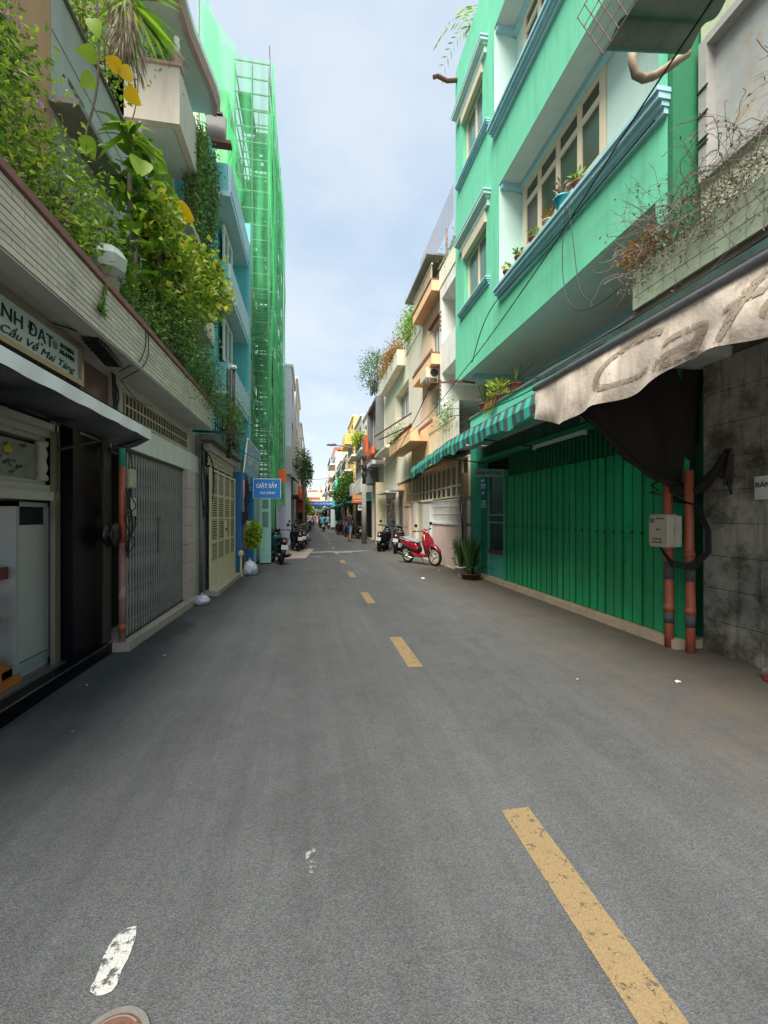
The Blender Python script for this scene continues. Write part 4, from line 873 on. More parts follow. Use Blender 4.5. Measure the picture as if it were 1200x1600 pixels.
mb.build('cooling_fin', M_blackp, t); MB().tube([(-1.86,4.0,3.03),(-1.95,3.9,3.04),(-2.1,3.7,3.03)], .006, 5).build('cable', M_cable, t)
# cables and meter boxes between shop and gate
def cables(label, runs, r=.007, name='cable_bundle'):
    t = thing(name, label, 'cable', runs[0][0]); mb = MB()
    for pts in runs: mb.tube(smooth(pts), r, 5)
    mb.build('cable', M_cable, t, True); return t
def smooth(pts, n=6):
    P = [Vector(p) for p in pts]; o = []
    for i in range(len(P)-1):
        a, b, c, d = P[max(i-1,0)], P[i], P[i+1], P[min(i+2, len(P)-1)]
        for k in range(n):
            s = k/n; o.append(.5*((2*b)+(c-a)*s+(2*a-5*b+4*c-d)*s*s+(3*b-a-3*c+d)*s**3))
    o.append(P[-1]); return o
cables('bunch of black cables dropping behind the awning beside the gate transom', [[(-2.1,5.0+jit(.05),3.03),(-2.08,5.02+jit(.08),2.8),(-2.08,4.98+jit(.1),2.45),(-2.1,5.05+jit(.1),2.2)] for i in range(9)])
cables('two thin wires looping down over the terrace tiles', [[(-1.74,4.9,3.5),(-1.735,4.88,3.3),(-1.74,4.75,3.1),(-1.8,4.7,3.03),(-2.0,4.9,3.02)],[(-1.74,4.96,3.5),(-1.73,4.95,3.25),(-1.74,4.82,3.06),(-1.85,4.9,3.02),(-2.05,5.1,3.0)],[(-2.05,5.05,2.98),(-2.0,5.3,2.85),(-2.0,5.6,2.86),(-2.02,5.9,2.9)]], .005)
t = thing('conduit_pipe', 'weathered red and white vertical pipe at the left end of the folding gate', 'pipe', (-2.08, 5.2, 0))
MB().tube([(-2.08,5.17,0),(-2.08,5.17,1.2)], .035, 12).build('lower_pipe', mat('peeling_red', '#8d6560', .6, .2, 8, .3, spots=.7, dirt='#a6a49c'), t, True)
MB().tube([(-2.08,5.17,1.2),(-2.08,5.17,2.05)], .035, 12).tube([(-2.08,5.17,.22),(-2.08,5.17,.3)], .04, 12).build('upper_pipe', M_pvc, t, True)
MB().tube([(-2.08,5.17,2.05),(-2.08,5.17,2.5)], .035, 12).build('teal_pipe', M_turq, t, True)
for (z, lab) in ((1.82, 'upper small cream switch box beside the folding gate'), (1.5, 'lower small cream switch box beside the folding gate')):
    t = thing('switch_box', lab, 'switch box', (-2.05, 5.27, z)); MB().loft([(-2.08,5.27,z+.1,.05,.11,0),(-2.0,5.27,z+.1,.05,.11,0),(-1.99,5.27,z+.1,.04,.1,0)], 20, 8).build('case', mat('box_cream', '#a8a48c', .5, .1), t, True); bx('screw', M_steeld, t, -1.99, 5.265, z+.16, -1.985, 5.275, z+.17)
cables('tangled black cables around the switch boxes by the folding gate', [[(-2.03,5.22,2.3),(-2.02,5.3,2.0),(-2.0,5.2,1.75),(-1.98,5.28,1.6),(-2.02,5.1,1.5),(-2.05,5.25,1.35),(-2.0,5.3,1.2),(-2.04,5.18,1.05)] if i < 1 else [(-2.03,5.2+jit(.06),1.8),(-2.0,5.1+jit(.1),1.6),(-2.0,5.25+jit(.1),1.4+jit(.08)),(-2.01,5.15+jit(.08),1.2),(-2.04,5.22,1.1+jit(.1))] for i in range(7)], .006)
t = thing('cable_reel', 'small black cable reel hung on the pipe left of the gate', 'cable reel', (-2.1, 5.05, 1.2)); MB().lathe([(.001,0),(.12,0),(.13,.02),(.07,.03),(.07,.07),(.13,.08),(.12,.1),(.001,.1)], (-2.17,5.02,1.3), 20, 'x').build('reel', M_blackp, t, True); MB().tube([(-2.1,4.95,1.4),(-2.15,4.85,1.8),(-2.15,4.8,2.2)], .005, 5).build('cable', M_cable, t)
bx('foot_screw', M_steeld, g, -2.05, 7.0, 1.2, -2.03, 7.02, 1.22) if False else None
# ------------------------------------------------------------ plants on the terrace
def bush(label, cat, cx, cy, cz, rx, ry, rz, n, ln, m, name='bush', stems=14, tips=60, seed=None, flower=None, w=.42, spread=.16):
    t = thing(name, label, cat, (cx, cy, cz-rz)); mb = MB(); sm = MB(); T = []
    for i in range(tips):
        while True:
            v = Vector((jit(1), jit(1), jit(1)))
            if .25 < v.length < 1: break
        T.append(Vector((cx+v.x*rx, cy+v.y*ry, cz+v.z*rz)))
    for i in range(n):
        c = R.choice(T); p = c+Vector((R.gauss(0, spread), R.gauss(0, spread), R.gauss(0, spread)))
        mb.leaf(p, Vector((jit(1), jit(1), R.uniform(-.9, .6))), ln*R.uniform(.6, 1.3), ln*w*R.uniform(.8, 1.3))
    for c in T[:stems]:
        b = Vector((cx+jit(rx*.3), cy+jit(ry*.4), cz-rz)); sm.tube([b, (b+c)/2+Vector((jit(.1), jit(.1), .1)), c], [.014, .01, .004], 5, False)
    mb.build('leaves', m, t); sm.build('stem', M_bark, t)
    if flower:
        f_ = MB()
        for i in range(flower):
            c = R.choice(T)+Vector((R.uniform(0,.2), R.gauss(0,.12), R.gauss(0,.12)))
            for q in range(3): f_.leaf(c, Vector((jit(1), jit(1), jit(1))), .045, .04)
        f_.build('blossom', LFp, t)
    return t
bush('dense bougainvillea bush with pale pink flowers on the terrace at the far left', 'bush', -2.2, 3.6, 4.2, .4, 1.1, .75, 7000, .06, LF1, tips=105, flower=22, spread=.12, stems=50)
bush('arching upper bougainvillea branches against the peach wall', 'bush', -2.45, 3.3, 4.85, .35, .55, .5, 2600, .055, LF4, tips=60, flower=12, stems=30, spread=.09)
bush('dark low shrub between the bougainvillea and the tall broad leaved plant', 'bush', -2.3, 4.85, 4.05, .3, .5, .55, 2600, .06, LF4, tips=50)
bush('feathery fern like bush overhanging the far end of the tiled terrace', 'bush', -1.95, 6.6, 3.95, .38, 1.25, .62, 9500, .055, LF3, tips=130, w=.3, spread=.13, stems=40)
bush('small yellow green bush at the very end of the terrace', 'bush', -1.8, 7.7, 3.7, .22, .4, .42, 2200, .05, LF3, tips=40, w=.4)
bush('pale yellow green climbing vine with round leaves over the fern bush', 'vine', -1.95, 6.6, 5.0, .35, 1.15, .75, 2000, .1, LF2, tips=60, w=.8, spread=.1, stems=40)
bush('yellowing vine branch hanging out over the street', 'vine', -1.75, 8.0, 5.6, .25, .8, .4, 700, .11, LF2, tips=35, w=.8, spread=.1, stems=25)
# tall broad leaved plant
t = thing('rubber_plant', 'tall broad leaved plant with thick stems on the terrace', 'plant', (-2.2, 5.75, 3.2)); sm = MB()
for (a, b, c) in (((-2.2,5.6,3.2),(-2.15,5.7,4.5),(-2.1,5.75,6.4)), ((-2.25,5.8,3.2),(-2.2,5.7,4.6),(-2.15,5.55,5.6)), ((-2.1,5.7,3.2),(-2.0,6.0,4.6),(-1.95,6.4,5.9))): sm.tube(smooth([a, b, c]), .03, 7)
sm.build('stem', mat('grey_stem', '#6f685c', .8, .3, 14, .6), t, True)
mb = MB()
for i in range(380):
    s_ = R.random(); base = Vector((-2.15+jit(.24), 5.85+jit(.55)+.25*s_, 4.1+2.1*s_)); a = R.uniform(0, 6.28)
    mb.bigleaf(base, Vector((math.cos(a), math.sin(a), R.uniform(-.7,.5))), R.uniform(.13,.26), R.uniform(.07,.12), .4)
mb.build('leaves', leafmat('leaf_broad', ['#35581a', '#4a7a1e', '#6a9c2a', '#93b03a', '#36601e'], .3, .3), t)
mb = MB()
for i in range(26):
    a = 6.28*i/26+jit(.2); mb.bigleaf(Vector((-2.15,5.5,6.05+jit(.1))), Vector((math.cos(a), math.sin(a), R.uniform(-.2,.8))), R.uniform(.25,.42), .06, .6)
mb.build('rosette', LF1, t)
src = None
for (x, y, z, d, ln, m_) in ((-2.0,4.95,6.25,(-.9,-.2,.5),.2,LFy),(-2.0,5.0,6.2,(.2,.1,.9),.2,LFy),(-2.0,5.05,6.15,(.8,.4,-.6),.22,LFy),(-2.0,6.65,6.0,(.8,.5,-.2),.4,LFy),(-1.95,6.7,5.2,(.6,.5,-.6),.26,LFy),(-1.95,5.9,5.6,(.3,-.5,-.4),.36,LF1),(-2.0,5.5,5.75,(.2,-.6,-.7),.34,LF1)):
    MB().bigleaf(Vector((x,y,z)), Vector(d)-Vector((.28,-.74,-.6))*Vector(d).dot(Vector((.28,-.74,-.6)))*.7, ln*.8, ln*.75, .15, Vector((.28,-.74,-.6)), True).build('large_leaf', m_, t, True)
t = thing('climber_on_wall', 'thin climbing stem with a few heart shaped leaves before the white wall', 'plant', (-2.4, 5.0, 4.6))
MB().tube(smooth([(-2.4,5.0,4.6),(-2.42,5.05,5.4),(-2.3,5.1,6.2),(-2.35,5.2,7.2),(-2.5,5.3,7.8)]), .012, 5).build('stem', M_bark, t, True)
for (y, z) in ((5.15,6.3),(5.0,5.35),(5.2,6.6),(4.95,5.5),(5.1,6.9)): MB().bigleaf(Vector((-2.35,y,z)), Vector((jit(.5),jit(.5),R.uniform(-1,.6))), .2, .16, .2, Vector((.28,-.74,-.6)), True).build('large_leaf', LF1, t, True)
t = thing('hanging_weed', 'small weed hanging over the tiled parapet', 'plant', (-1.74, 3.95, 3.4))
mb = MB()
for i in range(60): s_ = R.random(); mb.leaf(Vector((-1.735, 3.98-.1*s_, 3.5-.3*s_)), Vector((.3, jit(1), -.3-R.random())), .06, .015)
for i in range(16): mb.leaf(Vector((-1.735, 3.88, 3.2)), Vector((.3, jit(1), jit(.8))), .09, .03)
mb.build('leaves', LF3, t)
t = thing('white_planter', 'white polygonal hanging planter among the terrace leaves', 'planter', (-2.0, 4.5, 3.86)); MB().lathe([(.06,0),(.15,.05),(.17,.17),(.1,.27),(.001,.29)], (-1.95,4.55,3.83), 7).build('planter', mat('planter_white', '#a9b4ae', .6, .1, 6, .1), t)
MB().lathe([(.09,0),(.1,.3)], (-1.98,4.6,3.53), 12).build('stand', M_conc, t)
t = thing('dry_hanging_plant', 'withered brown hanging plant by the upper balcony', 'plant', (-2.5, 6.3, 8.3)); mb = MB()
for i in range(420):
    a = R.uniform(0, 6.28); r = R.random()*.25; s_ = R.random(); mb.leaf(Vector((-2.45+math.cos(a)*r*.8, 6.2+math.sin(a)*r, 8.35-.75*s_)), Vector((math.cos(a)*.3, math.sin(a)*.3, -1)), .25, .02)
mb.build('dead_leaves', LFd, t)
mb = MB()
for i in range(40):
    a = R.uniform(0, 6.28); mb.bigleaf(Vector((-2.4,6.25,8.45+jit(.1))), Vector((math.cos(a), math.sin(a), .5)), .55, .05, .8)
mb.build('strap_leaves', LF1, t)
MB().tube(smooth([(-2.35,6.1,8.9),(-2.35,6.2,8.0),(-2.3,6.2,7.2),(-2.35,6.0,6.4)]), .008, 5).build('stem', M_bark, t, True)
bush('green bush on the roof behind the white parapet wall', 'bush', -3.1, 6.6, 8.4, .5, .8, .45, 2600, .07, LF1, tips=50)
# ------------------------------------------------------------ LEFT: upper walls behind the terrace
U = thing('white_upper_house', 'white upper storey with slit vents and a small sunshade behind the terrace plants', 'building', (-3.2, 5, 3.2))
M_pw = mat('peach_wall', '#b98f6d', .85, .1, 1.5, .25, streak=.45, dirt='#8d7f6e'); M_gw = mat('grey_white_wall', '#a8a9a4', .8, .08, 1.5, .2, streak=.4, dirt='#6d6a63')
bx('peach_wall', M_pw, U, -8, .3, 3.2, -2.9, 5.37, 9.5)
fu = fx(-2.9, -1); mb = MB(); hv = [(5.75, 6.15, 6.62, 6.78), (5.98, 6.35, 6.9-.32, 6.6), (6.5, 6.85, 6.6, 6.76)]
hv = [(5.72, 6.1, 6.72, 6.8), (5.95, 6.32, 6.5, 6.58), (6.6, 6.95, 6.5, 6.58)]
mb = MB(); holes(mb, fu, 5.375, 8.05, 3.2, 7.6, hv, .2); mb.quad((-2.9,8.05,3.2),(-8,8.05,3.2),(-8,8.05,7.6),(-2.9,8.05,7.6)).quad((-2.9,5.375,7.6),(-8,5.375,7.6),(-8,8.05,7.6),(-2.9,8.05,7.6)); mb.build('white_wall', M_gw, U)
o = MB()
for h in hv: fbox(o, fu, h[0], h[1], h[2], h[3], .18, .21)
o.build('vent_back', M_dark, U)
bx('coping', M_concd, U, -3.05, 5.375, 7.605, -2.86, 8.05, 7.65); bx('sunshade', M_conc, U, -2.9, 5.3, 6.12, -2.58, 6.9, 6.19)
bx('groove', M_concd, U, -2.899, 5.38, 7.0, -2.895, 8.0, 7.012)
# curvy white house
K = thing('curvy_white_house', 'white house with a square balcony and a wavy roof slab edged in pink', 'building', (-3.5, 9, 0))
M_kw = mat('warm_white', '#c3b8a8', .75, .08, 2, .15, streak=.35, dirt='#7a7166')
bx('wall', M_kw, K, -9, 8.06, 0, -3.05, 10.3, 10.6)
bx('column', M_white, K, -3.4, 7.9, 8.2, -3.15, 8.05, 10.6)
bl = MB(); bl.box(-4.6,7.9,8.3,-2.26,8.02,9.28).box(-2.38,8.02,8.3,-2.26,9.0,9.28); bl.build('balcony_parapet', M_kw, K)
bx('balcony_floor', M_soff, K, -4.6, 8.025, 8.3, -2.39, 9.2, 8.4); bx('balcony_cap', mat('pink_cap', '#b58f8c', .7, .1), K, -4.62, 7.86, 9.283, -2.22, 8.04, 9.33)
MB().lathe([(.11,0),(.11,.04),(.08,.07),(.1,.15),(.13,.17),(.13,.2)], (-2.33,7.97,9.33), 4).build('post_cap', mat('pink_cap', ''), K)
mb = MB(); cur = [(-2.2,6.4),(-2.28,7.2),(-2.36,8.0),(-2.33,8.6),(-2.24,9.1),(-2.15,9.6),(-2.13,9.9),(-2.2,10.2)]
mb.prism([(-4.6,6.4)]+cur+[(-4.6,10.2)], 10.6, 10.85, 'z'); mb.build('wavy_slab', M_soff, K)
mb = MB(); c3 = [Vector((a+.03, b, 10.62)) for a, b in cur]
for i in range(len(c3)-1): mb.bar(c3[i], c3[i+1], .08, .1)
mb.build('pink_edge', mat('pink_cap', ''), K); mb = MB()
for i in range(len(c3)-1): mb.bar(c3[i]+Vector((.04,0,.13)), c3[i+1]+Vector((.04,0,.13)), .14, .13)
mb.build('white_edge', M_white, K)
bx('green_mural', mat('mint_mural', '#6fb48d', .7, .25, 6, .1, spots=.5, dirt='#b9c4b0'), K, -4.4, 8.05, 8.4, -2.9, 8.08, 9.95)
f2 = fy(8.06, 1); bk = MB()
bx('lower_balcony', M_gw, K, -3.05, 8.1, 5.0, -2.0, 9.4, 5.12); bx('lower_balcony', M_gw, K, -3.05, 8.1, 6.9, -2.2, 9.4, 7.0)
rb = MB()
for i in range(14): rb.box(-2.03, 8.15+i*.095, 5.12, -2.01, 8.17+i*.095, 6.2)
for i in range(10): rb.box(-2.95+i*.1, 8.1, 5.12, -2.93+i*.1, 8.12, 6.2)
rb.box(-2.04,8.1,6.2,-2.0,9.4,6.24).box(-3.0,8.08,6.2,-2.0,8.13,6.24); rb.build('balcony_railing', M_white, K)
fk = fx(-3.05, -1); 
bx('balcony_door', M_glassd, K, -3.049, 8.4, 5.15, -3.03, 9.6, 6.85)
t = thing('statue', 'small white figurine on the corner post of the square balcony', 'statue', (-2.33, 7.97, 9.53)); MB().lathe([(.06,0),(.07,.05),(.035,.12),(.06,.2),(.04,.27),(.05,.32),(.001,.36)], (-2.33,7.97,9.53), 12).build('figure', M_white, t, True)
bush('small plants behind the balcony corner post', 'plant', -2.7, 8.1, 9.5, .25, .1, .2, 500, .07, LF3, tips=14)
t = thing('hanging_vines', 'long green vines hanging down the side of the curvy white house', 'vine', (-2.2, 9.4, 9.9)); mb = MB(); sm = MB()
for i in range(46):
    y0 = R.uniform(8.9, 10.1); x0 = -2.35+.1*jit(1)+(y0-8.9)*.08; z1 = 9.55+.2*math.sin(y0*4)+jit(.15)-(y0-9)*.3; ln = R.uniform(1.6, 3.3); pts = [(x0, y0, z1)]
    for q in range(int(ln*46)):
        z = z1-q/46*1.0; p = Vector((x0+R.gauss(0,.05)+.1*math.sin(z*2+i), y0+R.gauss(0,.06), z)); mb.leaf(p, Vector((R.uniform(0,1), jit(1), R.uniform(-1,.2))), R.uniform(.05,.09), .04)
        if q % 9 == 0: pts.append((x0+.1*math.sin(z*2+i), y0, z))
    if len(pts) > 1: sm.tube(pts, .006, 4)
mb.build('leaves', LF3, t); sm.build('stem', M_bark, t)
# light blue building
B = thing('light_blue_house', 'narrow light blue house with stacked balconies next to the green scaffold net', 'building', (-2.8, 12, 0))
M_lb = mat('light_blue_wall', '#5fb2b8', .7, .08, 2, .12, streak=.25, dirt='#4c6d70'); M_lbp = mat('pale_blue_trim', '#a0bfc6', .7, .08, 2, .1, streak=.2, dirt='#64767a')
bx('wall', M_lb, B, -9, 10.32, 3.2, -2.3, 14.4, 10.2)
for z in (4.3, 6.6, 8.9):
    bx('balcony_slab', M_lbp, B, -2.3, 10.34, z, -1.86, 13.2, z+.12); bx('balcony_parapet', M_lbp, B, -1.92, 10.36, z+.121, -1.84, 13.2, z+.75)
    bx('balcony_side', M_lb, B, -2.3, 10.34, z+.121, -1.925, 10.42, z+.75)
for z in (5.2, 7.5): bx('orange_brick_panel', mat('brick_panel', '#b27a5c', .85, .2, 14, .4), B, -2.3, 13.3, z, -1.9, 14.3, z+1.3)
bf = fx(-2.298, -1)
for z in (5.0, 7.3):
    fr_o = win(B, fx(-2.2, -1), 11.2, 12.3, z+.4, z+1.5, 2, 1, M_white, M_glassb, .0, .07)
bx('wall_fin', M_lb, B, -2.3, 13.2, 3.2, -1.8, 13.3, 10.2)
t = thing('black_sign_box', 'black projecting sign frame hanging high beside the green net', 'sign', (-2.1, 10.5, 10.2)); bx('panel', M_blackp, t, -2.42, 10.45, 10.25, -1.98, 10.55, 10.85)
o = MB(); o.box(-2.45,10.4,10.17,-1.86,10.6,10.25).box(-2.45,10.42,10.85,-2.05,10.58,10.9); o.build('frame', M_rust, t)
# chimney pipe and L3 house
L3 = thing('cream_gate_house', 'small grey house front with a cream louvred gate and a concrete ledge', 'building', (-2, 9.8, 0))
bx('wall', M_conc, L3, -6, 8.39, 0, -1.98, 11.15, 3.0); 
bx('ledge', M_concd, L3, -1.98, 8.02, 2.86, -1.72, 11.2, 2.96); bx('step', mat('pale_threshold', ''), L3, -1.98, 8.4, 0, -1.72, 11.1, .09)
bx('lintel', M_greyw, L3, -1.98, 8.4, 2.72, -1.86, 11.1, 2.855)
tg = MB(); 
for i in range(13): tg.box(-1.93, 8.5+i*.2, 2.46, -1.9, 8.53+i*.2, 2.7)
for z in (2.46, 2.57, 2.68): tg.box(-1.935, 8.47, z, -1.9, 11.0, z+.025)
tg.build('transom_grille', M_creamw, L3); bx('transom_dark', M_dark, L3, -1.979, 8.45, 2.45, -1.95, 11.05, 2.71)
GT_ = thing('louvred_gate', 'cream painted metal gate with small louvred panels', 'gate', (-1.88, 9.8, .1))
M_cg = mat('gate_cream', '#d2c8a2', .55, .08, 3, .1, streak=.3, dirt='#7b6c4c')
yc = [8.47, 9.1, 9.75, 10.4, 11.02]; zc = [.6, 1.0, 1.45, 1.9, 2.36]
o = MB()
for y in yc: o.box(-1.9, y-.022, .1, -1.86, y+.022, 2.42)
for z in (.1, .6, 1.0, 1.45, 1.9, 2.38): 
    for k in range(4): o.box(-1.895, yc[k]+.022, z-.02, -1.865, yc[k+1]-.022, z+.02)
o.build('frame', M_cg, GT_)
for k in range(4): bx('solid_panel', M_cg, GT_, -1.885, yc[k]+.023, .121, -1.875, yc[k+1]-.023, .579)
mb = MB()
for i in range(9): mb.box(-1.886, .03, .035+i*.045, -1.876, .6, .035+i*.045+.016)
mb.k = 1; mb.box(-1.9, .02, .02, -1.893, .61, .43)
l0 = mb.build('louvre_panel', [M_cg, mat('olive_dark', '#4f4a36', .8, .2)], GT_); l0.data.transform(Matrix.Translation(Vector((-1.88,9.8,.1)))); 
for v in l0.data.vertices: pass
first = True
for k in range(4):
    for j in range(4):
        loc = (1.88, yc[k]-9.8, zc[j]-.1)
        if first: l0.location = loc; first = False
        else: piece('louvre_panel', l0, GT_, loc)
bx('lock_plate', M_cg, GT_, -1.862, 9.6, 1.0, -1.85, 9.9, 1.4); bx('handle', M_steeld, GT_, -1.85, 9.74, 1.18, -1.83, 9.78, 1.24)
t = thing('grey_drain_pipe', 'grey vertical drain pipe on the pillar between the gates', 'pipe', (-1.98, 8.2, 0)); MB().tube([(-1.98,8.2,0),(-1.98,8.2,1.5),(-2.0,8.22,2.8)], .03, 10).build('pipe', M_steel, t, True)
cables('black cables drooping down the pillar beside the cream gate', [[(-1.9,7.9,2.75),(-1.93,8.15,2.4),(-1.92,8.3,1.9),(-1.95,8.2,1.5)],[(-1.9,8.0,2.7),(-1.85,8.5,2.5),(-1.86,8.6,1.9),(-1.95,8.25,1.45)],[(-1.9,8.0,2.8),(-1.95,8.1,2.2),(-1.94,8.2,1.6)]], .012)
t = thing('roof_pipe', 'grey vent pipe rising above the concrete ledge', 'pipe', (-1.7, 9.3, 2.96)); MB().tube([(-1.7,9.3,2.7),(-1.7,9.3,4.55)], .05, 12).tube([(-1.62,9.4,2.9),(-1.62,9.4,4.6)], .03, 10).build('pipe', M_steeld, t, True); MB().lathe([(.06,0),(.07,.03),(.06,.08)], (-1.62,9.4,4.58), 12).build('cap', M_white, t, True)
t = thing('steel_bracket', 'black steel bar sticking out at the end of the terrace', 'bracket', (-1.8, 8.1, 3.0)); MB().bar((-2.1,8.1,3.02),(-1.2,8.12,3.0),.04).build('bar', M_steeld, t)
t = thing('balcony_railing', 'dark thin railing above the concrete ledge', 'railing', (-1.5, 10, 2.96)); mb = MB()
for i in range(18): mb.box(-1.76, 8.3+i*.15, 2.96, -1.745, 8.315+i*.15, 3.5)
mb.box(-1.77,8.25,3.5,-1.735,11.0,3.53).box(-1.77,8.25,3.2,-1.74,11.0,3.215); mb.build('railing', M_steeld, t)
bush('leafy pot plants behind the thin railing above the ledge', 'plant', -1.6, 8.9, 3.35, .15, .6, .35, 900, .06, LF3, tips=24)
# laundry shop
LS = thing('laundry_shop', 'narrow laundry shop with blue posts and pale open front', 'building', (-2, 12.8, 0))
M_lblue = mat('shop_blue', '#2372a8', .5, .1, 3, .05, streak=.2, dirt='#24465c'); M_pale = mat('pale_interior', '#9fa595', .7, .1)
bx('wall', M_pale, LS, -6, 11.2, 0, -2.3, 14.8, 3.4); bx('post', M_lblue, LS, -2.3, 11.2, 0, -1.72, 11.4, 2.6); bx('post', M_lblue, LS, -2.3, 12.7, 0, -1.66, 12.95, 2.6)
bx('header', M_lblue, LS, -2.3, 11.4, 2.2, -1.7, 12.7, 2.6); bx('header', M_lblue, LS, -2.3, 12.95, 2.3, -1.64, 14.6, 2.6); bx('counter', M_turq, LS, -2.29, 11.5, 0, -1.9, 12.6, .95); bx('dark_opening', mat('dim_teal', '#243638', .6, .2), LS, -2.299, 11.5, .96, -2.28, 12.65, 2.19)
M_mintdoor = mat('mint_door', '#7fb0a5', .5, .1, 3, .05, streak=.25, dirt='#52756e')
for (x0, x1, y) in ((-1.78, -1.62, 12.96), (-1.58, -1.24, 13.6)):
    bx('door_leaf', M_mintdoor, LS, x0, y, .05, x1, y+.05, 2.28)
for (z0, z1, nm) in ((1.15, 1.62, 'door_window'), (1.72, 2.0, 'door_poster')): bx(nm, mat('door_grey', '#56706c', .4, .5, 14), LS, -1.5, 13.595, z0, -1.32, 13.599, z1)
bx('door_leaf', M_mintdoor, LS, -1.9, 13.0, .05, -1.68, 14.4, 2.28)
t = thing('laundry_banner', 'tilted light blue banner with white bubbles above the laundry shop', 'sign', (-1.6, 12.6, 2.6))
MB().grid(lambda u, v: (-1.70+.1*v, 11.25+u*2.65, 2.6+.85*v), 4, 2).build('board', mat('banner_blue', '#5b9cc4', .4, .35, 2.2, .02, spots=.55, dirt='#c4d6de'), t)
text('GIẶT ỦI', .42, (-1.655, 11.6, 2.85), (0,1,0), (.1,0,.85), M_letw, 'lettering', t, width=1.9)
o = MB(); o.bar((-1.70,11.24,2.6),(-1.6,11.24,3.45),.03).bar((-1.70,13.92,2.6),(-1.6,13.92,3.45),.03).bar((-1.6,11.24,3.46),(-1.6,13.92,3.46),.03); o.build('frame', M_white, t)
t = thing('laundry_sign', 'blue projecting sign reading GIẶT SẤY GIA ĐÌNH', 'sign', (-1.15, 11.5, 1.95))
bx('board', mat('sign_blue_bright', '#1c6bb4', .45, .06, 3, .02), t, -1.49, 11.5, 1.97, -.81, 11.56, 2.46); bx('edge', M_letw, t, -1.5, 11.505, 1.96, -.8, 11.555, 2.47); bx('bracket', M_steeld, t, -1.75, 11.51, 2.3, -1.5, 11.54, 2.33)
text('GIẶT SẤY', .15, (-1.42, 11.497, 2.23), (1,0,0), (0,0,1), M_letw, 'lettering', t, width=.53, bold=.001); text('GIA ĐÌNH', .09, (-1.33, 11.497, 2.07), (1,0,0), (0,0,1), M_letw, 'lettering', t, width=.38)
t = thing('hanging_plant', 'bright leafy plant in a white basket hung on the post of the laundry shop', 'potted plant', (-1.55, 11.35, .68)); mb = MB()
for i in range(1100):
    v = Vector((R.gauss(0,.5), R.gauss(0,.5), R.gauss(0,.5))); v = v.normalized()*min(1, v.length); mb.leaf(Vector((-1.52+v.x*.22, 11.35+v.y*.2, 1.03+v.z*.32)), Vector((v.x+jit(.5), v.y-.3, v.z-.2)), .085, .05)
mb.build('leaves', leafmat('leaf_bright', ['#4d7a1a','#7ea326','#a9c238','#c2cf55','#5f8a20'], .3, .3), t); MB().lathe([(.1,0),(.13,.25)], (-1.66,11.35,1.1), 14).build('basket', M_white, t)
t = thing('fire_pipe', 'pink and white vertical pipe with valves beside the cream gate', 'pipe', (-1.78, 11.22, 0)); MB().tube([(-1.68,11.18,0),(-1.68,11.18,2.4)], .035, 10).build('pipe', mat('peeling_red', ''), t, True); bx('valve_box', M_blackp, t, -1.72, 11.1, 1.3, -1.62, 11.14, 1.6)
cables('black meter cables on the pipe beside the laundry shop', [[(-1.63,11.15,2.6),(-1.6+jit(.05),11.12,2.2),(-1.6+jit(.06),11.1,1.9),(-1.64,11.12,1.7+jit(.1)),(-1.62+jit(.05),11.12,1.4)] for i in range(7)], .012)
# bags of rubbish
def bag(label, x, y, r, h, m, seed):
    t = thing('rubbish_bag', label, 'bag', (x, y, 0))
    def fn(u, v):
        a = u*2*math.pi; pr = [(0,0),(.85,.02),(1,.18),(.98,.4),(.8,.65),(.5,.85),(.18,.95),(.12,1.0),(.22,1.12)]; k = v*(len(pr)-1); i = min(int(k), len(pr)-2); f_ = k-i
        rr = pr[i][0]+(pr[i+1][0]-pr[i][0])*f_; z = pr[i][1]+(pr[i+1][1]-pr[i][1])*f_
        nn = 1+.16*noise.noise(Vector((math.cos(a)*2+seed, math.sin(a)*2, z*3)))+.05*math.sin(a*13+z*9)
        return (x+r*rr*nn*math.cos(a), y+r*rr*nn*math.sin(a), h*z)
    MB().grid(fn, 40, 26).build('plastic', m, t, True); return t
M_bag = mat('white_bag', '#a9b0ba', .35, .15, 9, .8, 14, spec=.6); M_bag2 = mat('bag_items', '#b8b4c4', .4, .35, 14, .8, 20, spots=.5, dirt='#3d4a86')
bag('large knotted white plastic rubbish bag before the laundry shop', -1.55, 11.25, .2, .38, M_bag, 1); bag('small rubbish bag with blue printed scraps at the pillar foot', -1.83, 7.65, .13, .17, M_bag2, 6)
t = thing('yellow_post', 'short yellow gate post cap beside the large rubbish bag', 'post', (-1.72, 11.0, 0)); MB().box(-1.78,10.98,0,-1.68,11.08,.05).tube([(-1.73,11.03,.05),(-1.73,11.03,.5)], .025, 8).lathe([(.04,0),(.07,.04),(.06,.12),(.001,.15)], (-1.73,11.03,.5), 10).build('post', M_cream, t)
for (p, q) in (((-2.1,5.6,5.6),(-2.0,4.97,6.22)), ((-2.1,5.6,5.7),(-2.0,5.02,6.18)), ((-2.0,6.3,5.6),(-2.0,6.63,6.0)), ((-2.0,6.3,5.0),(-1.95,6.68,5.2))):
    pass
